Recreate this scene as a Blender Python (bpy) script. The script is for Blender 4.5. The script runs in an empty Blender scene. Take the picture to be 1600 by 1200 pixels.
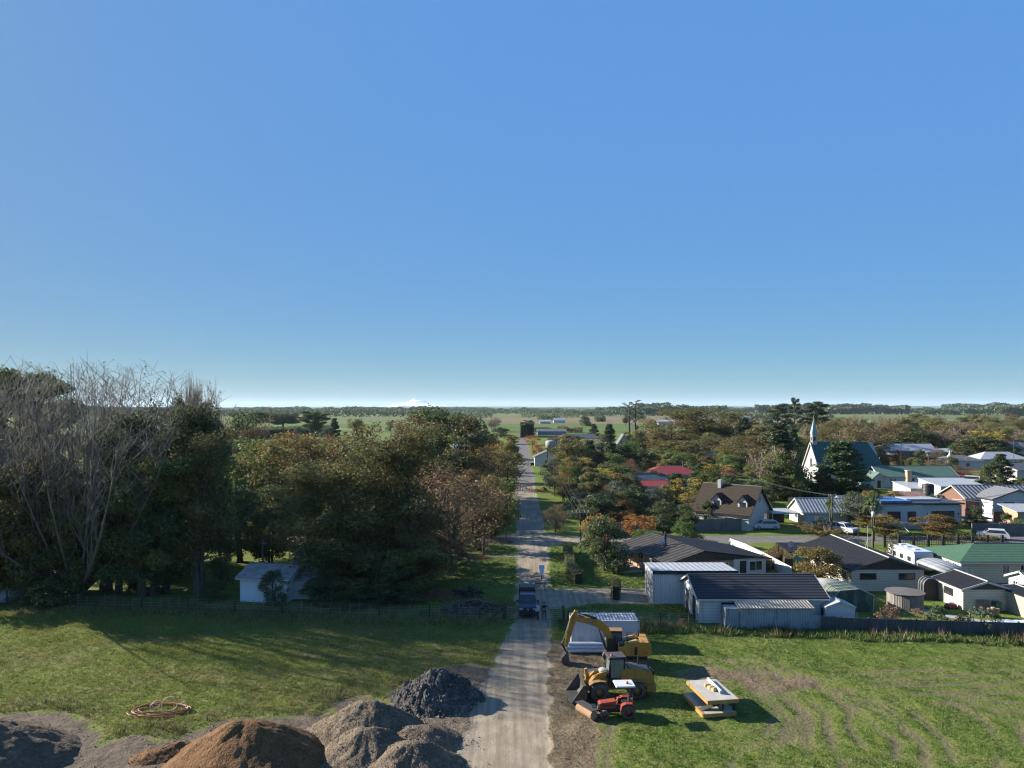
import bpy, math, random
import numpy as np
from mathutils import Vector, Matrix
random.seed(7); rng=np.random.default_rng(11)
S=bpy.context.scene; C=S.collection; R=math.radians
F=1130.0; H=21.3; HZ=637.0
def G(px,py):
    Y=F*H/(py-HZ); return ((px-800)*Y/F, Y)
def PX(px,Y): return (px-800)*Y/F
def PZ(py,Y): return H-(py-HZ)*Y/F
SUN_EL=R(23.5); SUN_AZ=math.atan2(-0.928,0.371)   # from +Y, clockwise
# ---------------------------------------------------------------- noise
def vnoise(x,y,seed=0):
    xi=np.floor(x).astype(np.int64); yi=np.floor(y).astype(np.int64)
    fx=x-xi; fy=y-yi; fx=fx*fx*(3-2*fx); fy=fy*fy*(3-2*fy)
    def h(a,b):
        n=(a*374761393+b*668265263+seed*974634533)&0x7fffffff
        n=((n^(n>>13))*1274126177)&0x7fffffff
        return ((n^(n>>16))&0xffff)/65535.0
    return (h(xi,yi)*(1-fx)+h(xi+1,yi)*fx)*(1-fy)+(h(xi,yi+1)*(1-fx)+h(xi+1,yi+1)*fx)*fy
def fbm(x,y,o=4,seed=0):
    a=0;s=.5;t=0
    for i in range(o):
        a=a+s*vnoise(x*2**i,y*2**i,seed+i*17); t+=s; s*=.5
    return a/t
def sstep(a,b,x):
    t=np.clip((x-a)/(b-a),0,1); return t*t*(3-2*t)
# ---------------------------------------------------------------- materials
def newmat(name):
    m=bpy.data.materials.new(name); m.use_nodes=True; nt=m.node_tree
    b=nt.nodes['Principled BSDF']; return m,nt,b
def nd(nt,t,**k):
    n=nt.nodes.new(t)
    for a,v in k.items():
        if a in n.bl_rna.properties: setattr(n,a,v)
        else: n.inputs[a].default_value=v
    return n
def ln(nt,a,b): nt.links.new(a,b)
def coords(nt,scale=(1,1,1),kind='Object'):
    tc=nd(nt,'ShaderNodeTexCoord'); mp=nd(nt,'ShaderNodeMapping'); mp.inputs['Scale'].default_value=scale
    ln(nt,tc.outputs[kind],mp.inputs['Vector']); return mp.outputs['Vector']
def ramp(nt,fac,stops):
    r=nd(nt,'ShaderNodeValToRGB'); e=r.color_ramp.elements
    while len(e)<len(stops): e.new(.5)
    for q,(p,c) in zip(e,stops): q.position=p; q.color=(*c,1)
    ln(nt,fac,r.inputs['Fac']); return r.outputs['Color']
def mixc(nt,fac,a,b,mode='MIX'):
    n=nd(nt,'ShaderNodeMix',data_type='RGBA',blend_type=mode)
    for s,v in ((n.inputs[0],fac),(n.inputs[6],a),(n.inputs[7],b)):
        if isinstance(v,(int,float)): s.default_value=v
        elif isinstance(v,tuple): s.default_value=(*v,1)
        else: ln(nt,v,s)
    return n.outputs[2]
def math_(nt,op,a,b=None,c=None):
    n=nd(nt,'ShaderNodeMath',operation=op)
    for i,v in enumerate((a,b,c)):
        if v is None: continue
        if isinstance(v,(int,float)): n.inputs[i].default_value=v
        else: ln(nt,v,n.inputs[i])
    return n.outputs[0]
def noise(nt,vec,scale,detail=4,rough=.55):
    n=nd(nt,'ShaderNodeTexNoise'); n.inputs['Scale'].default_value=scale; n.inputs['Detail'].default_value=detail
    n.inputs['Roughness'].default_value=rough; ln(nt,vec,n.inputs['Vector']); return n.outputs['Fac']
def bump(nt,b,h,dist,strength=1):
    n=nd(nt,'ShaderNodeBump'); n.inputs['Distance'].default_value=dist; n.inputs['Strength'].default_value=strength
    ln(nt,h,n.inputs['Height']); ln(nt,n.outputs['Normal'],b.inputs['Normal'])
def dull(c,k): return tuple(v*k for v in c)
MC={}
def surf(name,col,rough=.6,var=.25,scale=2.5,metal=0,stain=None,ridge=None,rw=.3,rd=.02,bumpd=.004,spec=.4):
    """weathered solid surface; ridge = axis vector of corrugation, rw = its pitch in metres"""
    if name in MC: return MC[name]
    m,nt,b=newmat(name); v=coords(nt)
    n1=noise(nt,v,scale,5); n2=noise(nt,v,scale*9,3)
    f=math_(nt,'ADD',math_(nt,'MULTIPLY',n1,.7),math_(nt,'MULTIPLY',n2,.3))
    c=ramp(nt,f,[(.3,dull(col,1-var)),(.7,dull(col,1+var*.6))])
    if stain:
        v2=coords(nt,(1.2,1.2,.25)); s=noise(nt,v2,1.7,6,.7)
        c=mixc(nt,ramp(nt,s,[(.5,(0,0,0)),(.72,(1,1,1))]),c,stain)
    ln(nt,c,b.inputs['Base Color']); b.inputs['Roughness'].default_value=rough; b.inputs['Metallic'].default_value=metal
    b.inputs['Specular IOR Level'].default_value=spec
    h=math_(nt,'MULTIPLY',n2,bumpd)
    if ridge:
        sx=coords(nt,tuple(abs(q) for q in ridge)); d=nd(nt,'ShaderNodeVectorMath',operation='DOT_PRODUCT'); ln(nt,sx,d.inputs[0]); d.inputs[1].default_value=(1,1,1)
        w=math_(nt,'SINE',math_(nt,'MULTIPLY',d.outputs['Value'],2*math.pi/rw))
        h=math_(nt,'ADD',h,math_(nt,'MULTIPLY',w,rd*.5))
        c2=mixc(nt,math_(nt,'MULTIPLY_ADD',w,.5,.5),mixc(nt,1.0,c,(.80,.80,.80),'MULTIPLY'),c); ln(nt,c2,b.inputs['Base Color'])
    bump(nt,b,h,1.0); MC[name]=m; return m
def glassmat():
    if 'window_glass' in MC: return MC['window_glass']
    m,nt,b=newmat('window_glass'); v=coords(nt)
    c=ramp(nt,noise(nt,v,.9,2),[(.35,(.012,.014,.016)),(.7,(.05,.055,.06))]); ln(nt,c,b.inputs['Base Color'])
    b.inputs['Roughness'].default_value=.06; b.inputs['Specular IOR Level'].default_value=.6; MC['window_glass']=m; return m
def leafmat(name,cols,trans=.34,var=.35):
    if name in MC: return MC[name]
    m=bpy.data.materials.new(name); m.use_nodes=True; nt=m.node_tree; nt.nodes.clear()
    out=nd(nt,'ShaderNodeOutputMaterial'); g=nd(nt,'ShaderNodeNewGeometry'); oi=nd(nt,'ShaderNodeObjectInfo')
    v=coords(nt); nz=noise(nt,v,.45,2)
    f=math_(nt,'ADD',math_(nt,'MULTIPLY',g.outputs['Random Per Island'],.55),math_(nt,'MULTIPLY',nz,.45))
    k=len(cols); c=ramp(nt,f,[(.2+.6*i/(k-1),q) for i,q in enumerate(cols)])
    hs=nd(nt,'ShaderNodeHueSaturation'); ln(nt,c,hs.inputs['Color'])
    ln(nt,math_(nt,'MULTIPLY_ADD',oi.outputs['Random'],.05,.475),hs.inputs['Hue'])
    ln(nt,math_(nt,'MULTIPLY_ADD',oi.outputs['Random'],var,1-var/2),hs.inputs['Value'])
    d=nd(nt,'ShaderNodeBsdfDiffuse'); t=nd(nt,'ShaderNodeBsdfTranslucent'); mx=nd(nt,'ShaderNodeMixShader'); mx.inputs[0].default_value=trans
    gl=nd(nt,'ShaderNodeBsdfGlossy'); gl.inputs['Roughness'].default_value=.5; gl.inputs['Color'].default_value=(.6,.6,.6,1)
    m2=nd(nt,'ShaderNodeMixShader'); m2.inputs[0].default_value=.03
    ln(nt,hs.outputs['Color'],d.inputs['Color']); ln(nt,hs.outputs['Color'],t.inputs['Color'])
    ln(nt,d.outputs[0],mx.inputs[1]); ln(nt,t.outputs[0],mx.inputs[2]); ln(nt,mx.outputs[0],m2.inputs[1]); ln(nt,gl.outputs[0],m2.inputs[2]); ln(nt,m2.outputs[0],out.inputs['Surface'])
    MC[name]=m; return m
# ---------------------------------------------------------------- mesh builder
class MB:
    def __init__(s): s.v=[]; s.f=[]; s.m=[]; s.sm=[]
    def add(s,vs,fs,m=0,smooth=False):
        o=len(s.v); s.v+= [tuple(q) for q in vs]
        for f in fs: s.f.append(tuple(i+o for i in f)); s.m.append(m); s.sm.append(smooth)
        return s
    def box(s,c,d,m=0,rz=0,rx=0,ry=0,taper=1.0,bev=0):
        x,y,z=d[0]/2,d[1]/2,d[2]/2
        if bev:
            q=[(-x+bev,-y),(x-bev,-y),(x,-y+bev),(x,y-bev),(x-bev,y),(-x+bev,y),(-x,y-bev),(-x,-y+bev)]
            vs=[(a,b,-z) for a,b in q]+[(a,b,z-bev) for a,b in q]+[(a*(1-bev/x),b*(1-bev/y),z) for a,b in q]
            fs=[tuple(range(7,-1,-1)),tuple(range(16,24))]+[(i+k,(i+1)%8+k,(i+1)%8+8+k,i+8+k) for k in (0,8) for i in range(8)]
        else:
            vs=[(-x,-y,-z),(x,-y,-z),(x,y,-z),(-x,y,-z)]+[(a*x*taper,b*y*taper,z) for a,b in ((-1,-1),(1,-1),(1,1),(-1,1))]
            fs=[(3,2,1,0),(4,5,6,7),(0,1,5,4),(1,2,6,5),(2,3,7,6),(3,0,4,7)]
        if rz or rx or ry:
            M=Matrix.Rotation(rz,3,'Z')@Matrix.Rotation(ry,3,'Y')@Matrix.Rotation(rx,3,'X'); vs=[M@Vector(q) for q in vs]
        return s.add([(q[0]+c[0],q[1]+c[1],q[2]+c[2]) for q in vs],fs,m)
    def prism(s,prof,y0,y1,m=0,axis='y',smooth=False):
        """closed (x,z) outline swept along y (or (y,z) along x)"""
        n=len(prof)
        mk=(lambda p,t:(p[0],t,p[1])) if axis=='y' else ((lambda p,t:(t,p[0],p[1])) if axis=='x' else (lambda p,t:(p[0],p[1],t)))
        vs=[mk(p,y0) for p in prof]+[mk(p,y1) for p in prof]
        fs=[tuple(range(n)),tuple(range(2*n-1,n-1,-1))]
        s.add(vs,fs,m); o=len(s.v)-2*n
        for i in range(n):
            s.f.append((o+(i+1)%n,o+i,o+n+i,o+n+(i+1)%n)); s.m.append(m); s.sm.append(smooth)
        return s
    def tube(s,pts,rad,n=8,m=0,smooth=True,cap=True):
        pts=[Vector(p) for p in pts]
        if not isinstance(rad,(list,tuple)): rad=[rad]*len(pts)
        vs=[];fs=[]; t=(pts[1]-pts[0]).normalized(); u=t.orthogonal().normalized()
        for i,p in enumerate(pts):
            a=pts[max(i-1,0)]; b=pts[min(i+1,len(pts)-1)]; t=(b-a).normalized()
            u=(u-t*u.dot(t)); u=u.normalized() if u.length>1e-6 else t.orthogonal().normalized(); w=t.cross(u)
            for k in range(n):
                q=2*math.pi*k/n; vs.append(p+(u*math.cos(q)+w*math.sin(q))*rad[i])
        for i in range(len(pts)-1):
            for k in range(n): fs.append((i*n+k,i*n+(k+1)%n,(i+1)*n+(k+1)%n,(i+1)*n+k))
        s.add(vs,fs,m,smooth)
        if cap: s.add(vs[:n],[tuple(range(n-1,-1,-1))],m); s.add(vs[-n:],[tuple(range(n))],m)
        return s
    def lathe(s,c,prof,n=20,m=0,axis='y',smooth=True):
        """profile (r,t) turned about axis through c"""
        vs=[];k=len(prof)
        for j in range(n):
            q=2*math.pi*j/n; co,si=math.cos(q),math.sin(q)
            for r,t in prof:
                p=(r*co,t,r*si) if axis=='y' else ((t,r*co,r*si) if axis=='x' else (r*co,r*si,t))
                vs.append((p[0]+c[0],p[1]+c[1],p[2]+c[2]))
        fs=[(j*k+i,j*k+i+1,((j+1)%n)*k+i+1,((j+1)%n)*k+i) for j in range(n) for i in range(k-1)]
        return s.add(vs,fs,m,smooth)
    def quad(s,a,b,c,d,m=0): return s.add([a,b,c,d],[(0,1,2,3)],m)
    def slab(s,poly,th,m=0):
        """planar polygon thickened downwards along its normal"""
        P=[Vector(p) for p in poly]; n=(P[1]-P[0]).cross(P[2]-P[0]).normalized()
        if n.z<0: P=P[::-1]; n=-n
        k=len(P); Q=[p-n*th for p in P]
        return s.add(P+Q,[tuple(range(k)),tuple(range(2*k-1,k-1,-1))]+[((i+1)%k,i,k+i,k+(i+1)%k) for i in range(k)],m)
    def mesh(s,name,mats):
        me=bpy.data.meshes.new(name); me.from_pydata(s.v,[],s.f)
        for q in (mats if isinstance(mats,(list,tuple)) else [mats]): me.materials.append(q)
        me.polygons.foreach_set('material_index',s.m); me.polygons.foreach_set('use_smooth',s.sm); me.update(); return me
    def build(s,name,mats,parent=None,loc=(0,0,0),rz=0):
        o=bpy.data.objects.new(name,s.mesh(name,mats)); C.objects.link(o); o.location=loc; o.rotation_euler=(0,0,rz)
        if parent: o.parent=parent
        return o
def npmesh(name,V,Fq,mat,smooth=False,attrs=None):
    """V (n,3), Fq (k,3|4)"""
    V=np.asarray(V,np.float32); Fq=np.asarray(Fq,np.int32); k,w=Fq.shape
    me=bpy.data.meshes.new(name); me.vertices.add(len(V)); me.vertices.foreach_set('co',V.ravel())
    me.loops.add(k*w); me.loops.foreach_set('vertex_index',Fq.ravel())
    me.polygons.add(k); me.polygons.foreach_set('loop_start',np.arange(k,dtype=np.int32)*w); me.polygons.foreach_set('loop_total',np.full(k,w,np.int32))
    me.polygons.foreach_set('use_smooth',np.full(k,smooth)); me.materials.append(mat)
    for an,a in (attrs or {}).items():
        at=me.attributes.new(an,'FLOAT_COLOR','POINT'); at.data.foreach_set('color',np.asarray(a,np.float32).ravel())
    me.update(calc_edges=True); return me
def link(name,me,parent=None,loc=(0,0,0),rz=0):
    o=bpy.data.objects.new(name,me); C.objects.link(o); o.location=loc; o.rotation_euler=(0,0,rz)
    if parent: o.parent=parent
    return o
def tag(o,label=None,cat=None,group=None,kind=None):
    if label: o['label']=label
    if cat: o['category']=cat
    if group: o['group']=group
    if kind: o['kind']=kind
    return o
def thing(name,label,cat,loc,rz=0,group=None):
    o=bpy.data.objects.new(name,None); C.objects.link(o); o.empty_display_size=.5
    o.location=loc if len(loc)==3 else (loc[0],loc[1],0); o.rotation_euler=(0,0,rz); return tag(o,label,cat,group)
def copy_tree(o,parent=None):
    c=o.copy(); C.objects.link(c)
    if parent: c.parent=parent
    for ch in list(o.children): copy_tree(ch,c)
    return c
# ---------------------------------------------------------------- world, sun, camera
def world():
    w=bpy.data.worlds.new('World'); S.world=w; w.use_nodes=True; nt=w.node_tree
    sk=nd(nt,'ShaderNodeTexSky',sky_type='NISHITA'); sk.sun_disc=False; sk.sun_elevation=SUN_EL; sk.sun_rotation=SUN_AZ
    sk.altitude=0; sk.air_density=SKY[1]; sk.dust_density=SKY[2]; sk.ozone_density=SKY[3]
    bg=nt.nodes['Background']; bg.inputs['Strength'].default_value=SKY[0]
    sp=nd(nt,'ShaderNodeSeparateColor'); ln(nt,sk.outputs[0],sp.inputs[0])      # soft shoulder: the bright horizon sky rolls off instead of clipping
    k=math_(nt,'DIVIDE',SKY[4]/SKY[0]/2**EXPO,math_(nt,'MULTIPLY_ADD',sp.outputs[2],9.0,math_(nt,'MULTIPLY_ADD',sp.outputs[0],10.0,.45)))
    vm=nd(nt,'ShaderNodeVectorMath',operation='SCALE'); ti=nd(nt,'ShaderNodeVectorMath',operation='MULTIPLY'); ln(nt,sk.outputs[0],ti.inputs[0]); ti.inputs[1].default_value=(.82,1.05,1.035); ln(nt,ti.outputs[0],vm.inputs[0]); ln(nt,k,vm.inputs['Scale']); ln(nt,vm.outputs[0],bg.inputs['Color'])
    l=bpy.data.lights.new('sun','SUN'); l.energy=SUN_E; l.angle=R(.5); l.color=(1,.93,.82)
    o=bpy.data.objects.new('sun',l); C.objects.link(o)
    d=Vector((math.cos(SUN_EL)*math.sin(SUN_AZ),math.cos(SUN_EL)*math.cos(SUN_AZ),math.sin(SUN_EL)))
    o.rotation_euler=d.to_track_quat('Z','Y').to_euler(); o.location=(-60,60,80)
    cam=bpy.data.cameras.new('camera'); co=bpy.data.objects.new('camera',cam); C.objects.link(co); S.camera=co
    co.location=(0,0,H); co.rotation_euler=(R(90),0,0); cam.sensor_width=36; cam.lens=36*F/1600; cam.shift_y=37/1600
    cam.clip_start=.5; cam.clip_end=80000
    S.view_settings.view_transform='Standard'; S.view_settings.look='None'; S.view_settings.exposure=EXPO; S.view_settings.gamma=1; S.cycles.use_denoising=DN; S.cycles.filter_width=1.2
DN=True; HAZE=3e-5; SKY=(.1,.7,.6,6.0,7.8); SUN_E=5.0; EXPO=1.5
world()
# ================================================================ GROUND
RY=[30,42.7,52,66.3,74.5,91.5,113,168,259,382,520,560]; RC=[-1.2,-.63,.1,1.4,2.25,2.65,3.2,3.3,4.5,5.9,7.5,7.8]; RW=[3.2,3.0,2.65,2.0,1.75,1.9,2.4,2.6,2.8,3.1,2.6,2.5]
def road_d(X,Y):
    return np.abs(X-np.interp(Y,RY,RC))-np.interp(Y,RY,RW)
def rect_d(X,Y,x0,x1,y0,y1):
    return np.maximum(np.maximum(x0-X,X-x1),np.maximum(y0-Y,Y-y1))
def seg_d(X,Y,pts):
    d=np.full(X.shape,1e9)
    for (ax,ay),(bx,by) in zip(pts[:-1],pts[1:]):
        t=np.clip(((X-ax)*(bx-ax)+(Y-ay)*(by-ay))/((bx-ax)**2+(by-ay)**2+1e-9),0,1)
        d=np.minimum(d,np.hypot(X-ax-t*(bx-ax),Y-ay-t*(by-ay)))
    return d
def GP(*pts): return [G(*p) for p in pts]
TRK=[GP((1180,1040),(1230,1075),(1270,1120),(1290,1200)),GP((1215,1040),(1262,1072),(1300,1110),(1335,1200)),GP((1120,1035),(1190,1070),(1225,1110),(1215,1150),(1160,1200)),
     GP((1600,1105),(1480,1095),(1350,1090),(1270,1078)),GP((1345,1110),(1390,1130),(1420,1160),(1425,1200)),GP((1380,1090),(1430,1125),(1460,1150),(1475,1200)),
     GP((1150,1035),(1215,1080),(1245,1130),(1230,1200)),GP((900,1085),(905,1120),(900,1200)),GP((930,1130),(925,1200)),
     GP((575,1070),(520,1115),(400,1150)),GP((555,1075),(470,1125),(350,1160)),GP((1600,1050),(1450,1052),(1320,1060)),GP((1600,1075),(1400,1078),(1320,1085)),GP((1500,1100),(1570,1130),(1590,1200))]
def masks(X,Y):
    r=road_d(X,Y)
    r=np.minimum(r,rect_d(X,Y,-75,130,114.2,120.2)-1.2*0)                       # cross street
    r=np.minimum(r,np.hypot(X-3.2,Y-117)-6.2)                                    # junction bell mouth
    r=np.minimum(r,rect_d(X,Y,3,18.5,78.6,85.2)); r=np.minimum(r,np.hypot(X-4.5,Y-81)-4.2)   # shed forecourt
    r=np.minimum(r,rect_d(X,Y,-12,2,103.2,104.4))
    r=np.minimum(r,rect_d(X,Y,4,60,286,299)); r=np.minimum(r,rect_d(X,Y,110,122,170,400)); r=np.minimum(r,rect_d(X,Y,84,92,119,140))
    dirt=np.full(X.shape,9.)
    for cx,cy,q in ((-15.8,43.2,6.6),(-9.5,47.1,4.6),(-8.6,44,4.4),(-5.8,42.5,4.4),(-6.2,45.8,3.8),(-5.2,53.2,3.8),(-3.6,56.5,3.2),(-33,43.5,7),(-24,41.5,5.2),(-11,51.5,1.6),(-2.5,49,3.2)):
        dirt=np.minimum(dirt,np.hypot(X-cx,Y-cy)-q)
    dirt=np.minimum(dirt,rect_d(X,Y,-60,0,20,42.6))
    e=np.interp(Y,RY,RC)+np.interp(Y,RY,RW)
    mud=np.where(Y<70,np.maximum(np.maximum(X-e-np.interp(Y,[38,50,56,62,66],[2.2,3.4,4.6,5.2,2.]),e-X-1.5),Y-66),9.)
    mud=np.minimum(mud,rect_d(X,Y,4,8,58,63)); mud=np.minimum(mud,np.hypot((X-21)/1.9,Y-56.5)-2.2+2.6*(fbm(X*.5,Y*.7,4,91)-.35))
    mud=np.minimum(mud,np.hypot((X-16)/1.8,Y-57.8)-1.2)
    lawn=-rect_d(X,Y,-14,30,73.2,150); lawn=np.maximum(lawn,-rect_d(X,Y,18,90,70,150)); lawn=np.maximum(lawn,-rect_d(X,Y,-6,24,150,600))
    n=(fbm(X*.7,Y*.7,3,5)-.5)*2.2
    trk=np.full(X.shape,9.)
    for t in TRK:
        jx=(fbm(X*.25,Y*.25,2,9)-.5)*1.6; trk=np.minimum(trk,np.abs(seg_d(X+jx,Y+jx*.5,t)-.8))
    fl=-.1088
    fence=np.abs(Y-(72.6+fl*X))
    dry=np.clip(1-(fence/4.5),0,1)*(np.abs(X)>4)*.9
    dry=np.maximum(dry,sstep(.48,.62,fbm(X*.12+4,Y*.3,4,21))*np.clip((Y<74)*1.0,0,1)*np.where(X<0,.85,.30))
    dry=np.maximum(dry,np.clip(1-np.abs(dirt-1.3)/1.8,0,1)*(fbm(X*.3,Y*.3,3,77)>.47)*.9)
    worn=np.clip(1-np.hypot((X-17)/10,(Y-55)/5),0,1)*sstep(.42,.6,fbm(X*.35,Y*.5,4,93)); dry=np.maximum(dry,worn*1.1)
    seal=np.maximum(sstep(185,225,Y),sstep(9,22,X)*(Y>100))
    M=np.stack([sstep(.5,-.4,r+n*np.where(Y<110,.55,.25)),sstep(.8,-.8,dirt+n*.75),sstep(1.1,-1.1,mud+n*.9),seal],-1)
    M2=np.stack([sstep(-1,1,lawn),dry,sstep(.48,.15,trk)*np.clip(fbm(X*.45,Y*.45,3,31)*2.6-.6,0,1),np.ones_like(X)],-1)
    return M,M2,r,dirt,mud
def groundmat():
    m,nt,b=newmat('ground_cover'); v=coords(nt); 
    def attr(n):
        a=nd(nt,'ShaderNodeAttribute'); a.attribute_name=n; s=nd(nt,'ShaderNodeSeparateColor'); ln(nt,a.outputs['Color'],s.inputs[0]); return list(s.outputs)+[a.outputs['Alpha']]
    a=attr('mask_a'); c2=attr('mask_b')
    nf=noise(nt,v,3.2,6,.65); nm=noise(nt,v,.55,5,.6); nl=noise(nt,v,.06,4); nff=noise(nt,v,14,3,.6)
    st=noise(nt,coords(nt,(.05,.55,1)),1,4,.6)
    g=ramp(nt,math_(nt,'ADD',math_(nt,'MULTIPLY',nf,.6),math_(nt,'MULTIPLY',nm,.4)),[(.3,(.045,.068,.012)),(.47,(.095,.132,.022)),(.6,(.145,.17,.034)),(.72,(.2,.18,.06))])
    g=mixc(nt,ramp(nt,math_(nt,'ADD',math_(nt,'MULTIPLY',nm,.6),math_(nt,'MULTIPLY',st,.5)),[(.5,(0,0,0)),(.72,(.6,.6,.6))]),g,(.18,.155,.06))
    lw=ramp(nt,math_(nt,'ADD',math_(nt,'MULTIPLY',nf,.4),math_(nt,'MULTIPLY',nm,.6)),[(.3,(.075,.11,.02)),(.7,(.135,.17,.035))])
    g=mixc(nt,math_(nt,'MULTIPLY',c2[0],.8),g,lw)
    dr=ramp(nt,nf,[(.3,(.07,.055,.028)),(.7,(.2,.165,.085))]); 
    g=mixc(nt,math_(nt,'MULTIPLY',c2[1],ramp(nt,nm,[(.35,(.15,.15,.15)),(.62,(.9,.9,.9))])),g,dr)
    g=mixc(nt,math_(nt,'MULTIPLY',c2[2],.9),g,ramp(nt,nff,[(.35,(.075,.062,.035)),(.65,(.17,.145,.085))]))
    gr=ramp(nt,math_(nt,'ADD',math_(nt,'MULTIPLY',nff,.5),math_(nt,'MULTIPLY',nm,.5)),[(.32,(.175,.142,.10)),(.5,(.26,.215,.155)),(.68,(.36,.305,.23))])
    ru=noise(nt,coords(nt,(1.7,.06,1)),1,4,.6); gr=mixc(nt,ramp(nt,ru,[(.42,(0,0,0)),(.62,(.8,.8,.8))]),gr,(.165,.13,.09))
    lng=math_(nt,'MULTIPLY',nl,1.0); gr=mixc(nt,ramp(nt,lng,[(.5,(0,0,0)),(.6,(.45,.45,.45))]),gr,(.20,.18,.155))
    asp=ramp(nt,math_(nt,'ADD',math_(nt,'MULTIPLY',nff,.4),math_(nt,'MULTIPLY',nm,.6)),[(.3,(.075,.074,.076)),(.7,(.145,.14,.138))]); gr=mixc(nt,math_(nt,'MULTIPLY',a[3],.85),gr,asp)
    di=ramp(nt,math_(nt,'ADD',math_(nt,'MULTIPLY',nf,.55),math_(nt,'MULTIPLY',nm,.45)),[(.3,(.055,.042,.031)),(.52,(.12,.093,.069)),(.72,(.2,.16,.12))])
    mu=ramp(nt,math_(nt,'ADD',math_(nt,'MULTIPLY',nf,.6),math_(nt,'MULTIPLY',nm,.4)),[(.3,(.05,.034,.022)),(.48,(.125,.088,.056)),(.64,(.21,.16,.11)),(.74,(.12,.12,.045))])
    def edge(x,k): # ragged edge
        return ramp(nt,math_(nt,'ADD',x,math_(nt,'MULTIPLY',math_(nt,'SUBTRACT',math_(nt,'ADD',math_(nt,'MULTIPLY',nf,.6),math_(nt,'MULTIPLY',nm,.4)),.5),k)),[(.4,(0,0,0)),(.6,(1,1,1))])
    c=mixc(nt,edge(a[1],1.5),g,di); c=mixc(nt,math_(nt,'MULTIPLY',edge(a[2],2.2),.9),c,mu); c=mixc(nt,edge(a[0],.9),c,gr)
    ln(nt,c,b.inputs['Base Color']); b.inputs['Roughness'].default_value=.95; b.inputs['Specular IOR Level'].default_value=.12
    soft=math_(nt,'MULTIPLY_ADD',a[0],-.8,1)
    bump(nt,b,math_(nt,'MULTIPLY',math_(nt,'ADD',math_(nt,'MULTIPLY',nf,.19),math_(nt,'MULTIPLY',nff,.05)),soft),1.0)
    return m
GM=groundmat()
def height(X,Y,M,M2):
    field=1-M[...,0]
    z=field*((fbm(X*1.3,Y*1.3,3,3)-.5)*.16*(1-M2[...,0]*.7)+(fbm(X*.22,Y*.22,2,4)-.5)*.25*(1-M2[...,0]))
    z+=M[...,1]*(fbm(X*2.2,Y*2.2,3,8)-.5)*.22+M[...,2]*(fbm(X*2.6,Y*1.2,3,12)-.5)*.2-M2[...,2]*.07*(1-M[...,0])
    z+=M[...,0]*(fbm(X*1.6,Y*.12,2,14)-.5)*.05
    f=sstep(0,4,74-np.abs(X))*sstep(0,6,129.5-Y)*sstep(36,39,Y)
    return z*f
NX,NY,ST=430,272,.35
gx=np.linspace(-75,75,NX); gy=np.linspace(36,131,NY); XX,YY=np.meshgrid(gx,gy)
MA,MBk,RD,DD,MD=masks(XX,YY); ZZ=height(XX,YY,MA,MBk)
def zat(x,y):
    i=int(np.clip((x+75)/150*(NX-1),0,NX-1)); j=int(np.clip((y-36)/95*(NY-1),0,NY-1)); return float(ZZ[j,i]) if abs(x)<75 and 36<y<131 else 0.
def split_grid(XX,YY,ZZ,MA,MB2,cls,names):
    ny,nx=XX.shape; V=np.stack([XX,YY,ZZ],-1).reshape(-1,3); idx=np.arange(nx*ny).reshape(ny,nx)
    Fq=np.stack([idx[:-1,:-1],idx[:-1,1:],idx[1:,1:],idx[1:,:-1]],-1).reshape(-1,4); fc=cls[:-1,:-1].reshape(-1)
    for k,(nm,cond) in enumerate(names):
        sel=Fq[fc==k]
        if not len(sel): continue
        u,inv=np.unique(sel,return_inverse=True)
        o=link(nm,npmesh(nm,V[u],inv.reshape(-1,4),GM,True,{'mask_a':MA.reshape(-1,4)[u],'mask_b':MB2.reshape(-1,4)[u]})); tag(o,kind='structure')
cl=np.zeros(XX.shape,int); cl[(XX>2)]=1; cl[YY>72.6-.1088*XX]=4; cl[DD<0]=2; cl[MD<-.3]=5; cl[RD<0]=3
split_grid(XX,YY,ZZ,MA,MBk,cl,[('field',0),('paddock',0),('dirt_yard',0),('road',0),('lawn',0),('muddy_ground',0)])
# middle distance
def plain(xs,ys,names=('grassland','road'),skip=None):
    x,y=np.meshgrid(xs,ys); a,b2,r,_,_=masks(x,y); a[...,1:3]=0; b2[...,1:]=0; b2[...,3]=1
    c=(r<0).astype(int); 
    if skip: c[(x>=-75-1e-6)&(x<75-1e-6)&(y<131-1e-6)&(y>=36-1e-6)]=9
    split_grid(x,y,x*0,a,b2,c,[(names[0],0),(names[1],0)])
xs=np.concatenate([np.linspace(-450,-75,70)[:-1],np.linspace(-75,-12,20)[:-1],np.linspace(-12,26,40)[:-1],np.linspace(26,75,18)[:-1],np.linspace(75,450,90)])
plain(xs,np.concatenate([np.linspace(131,200,30)[:-1],np.linspace(200,600,110)]))
plain(np.linspace(-300,-75,30),np.linspace(36,131,14)); plain(np.linspace(75,300,80),np.linspace(36,131,36))
plain(np.linspace(-300,300,8),np.linspace(-60,36,6))
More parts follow.
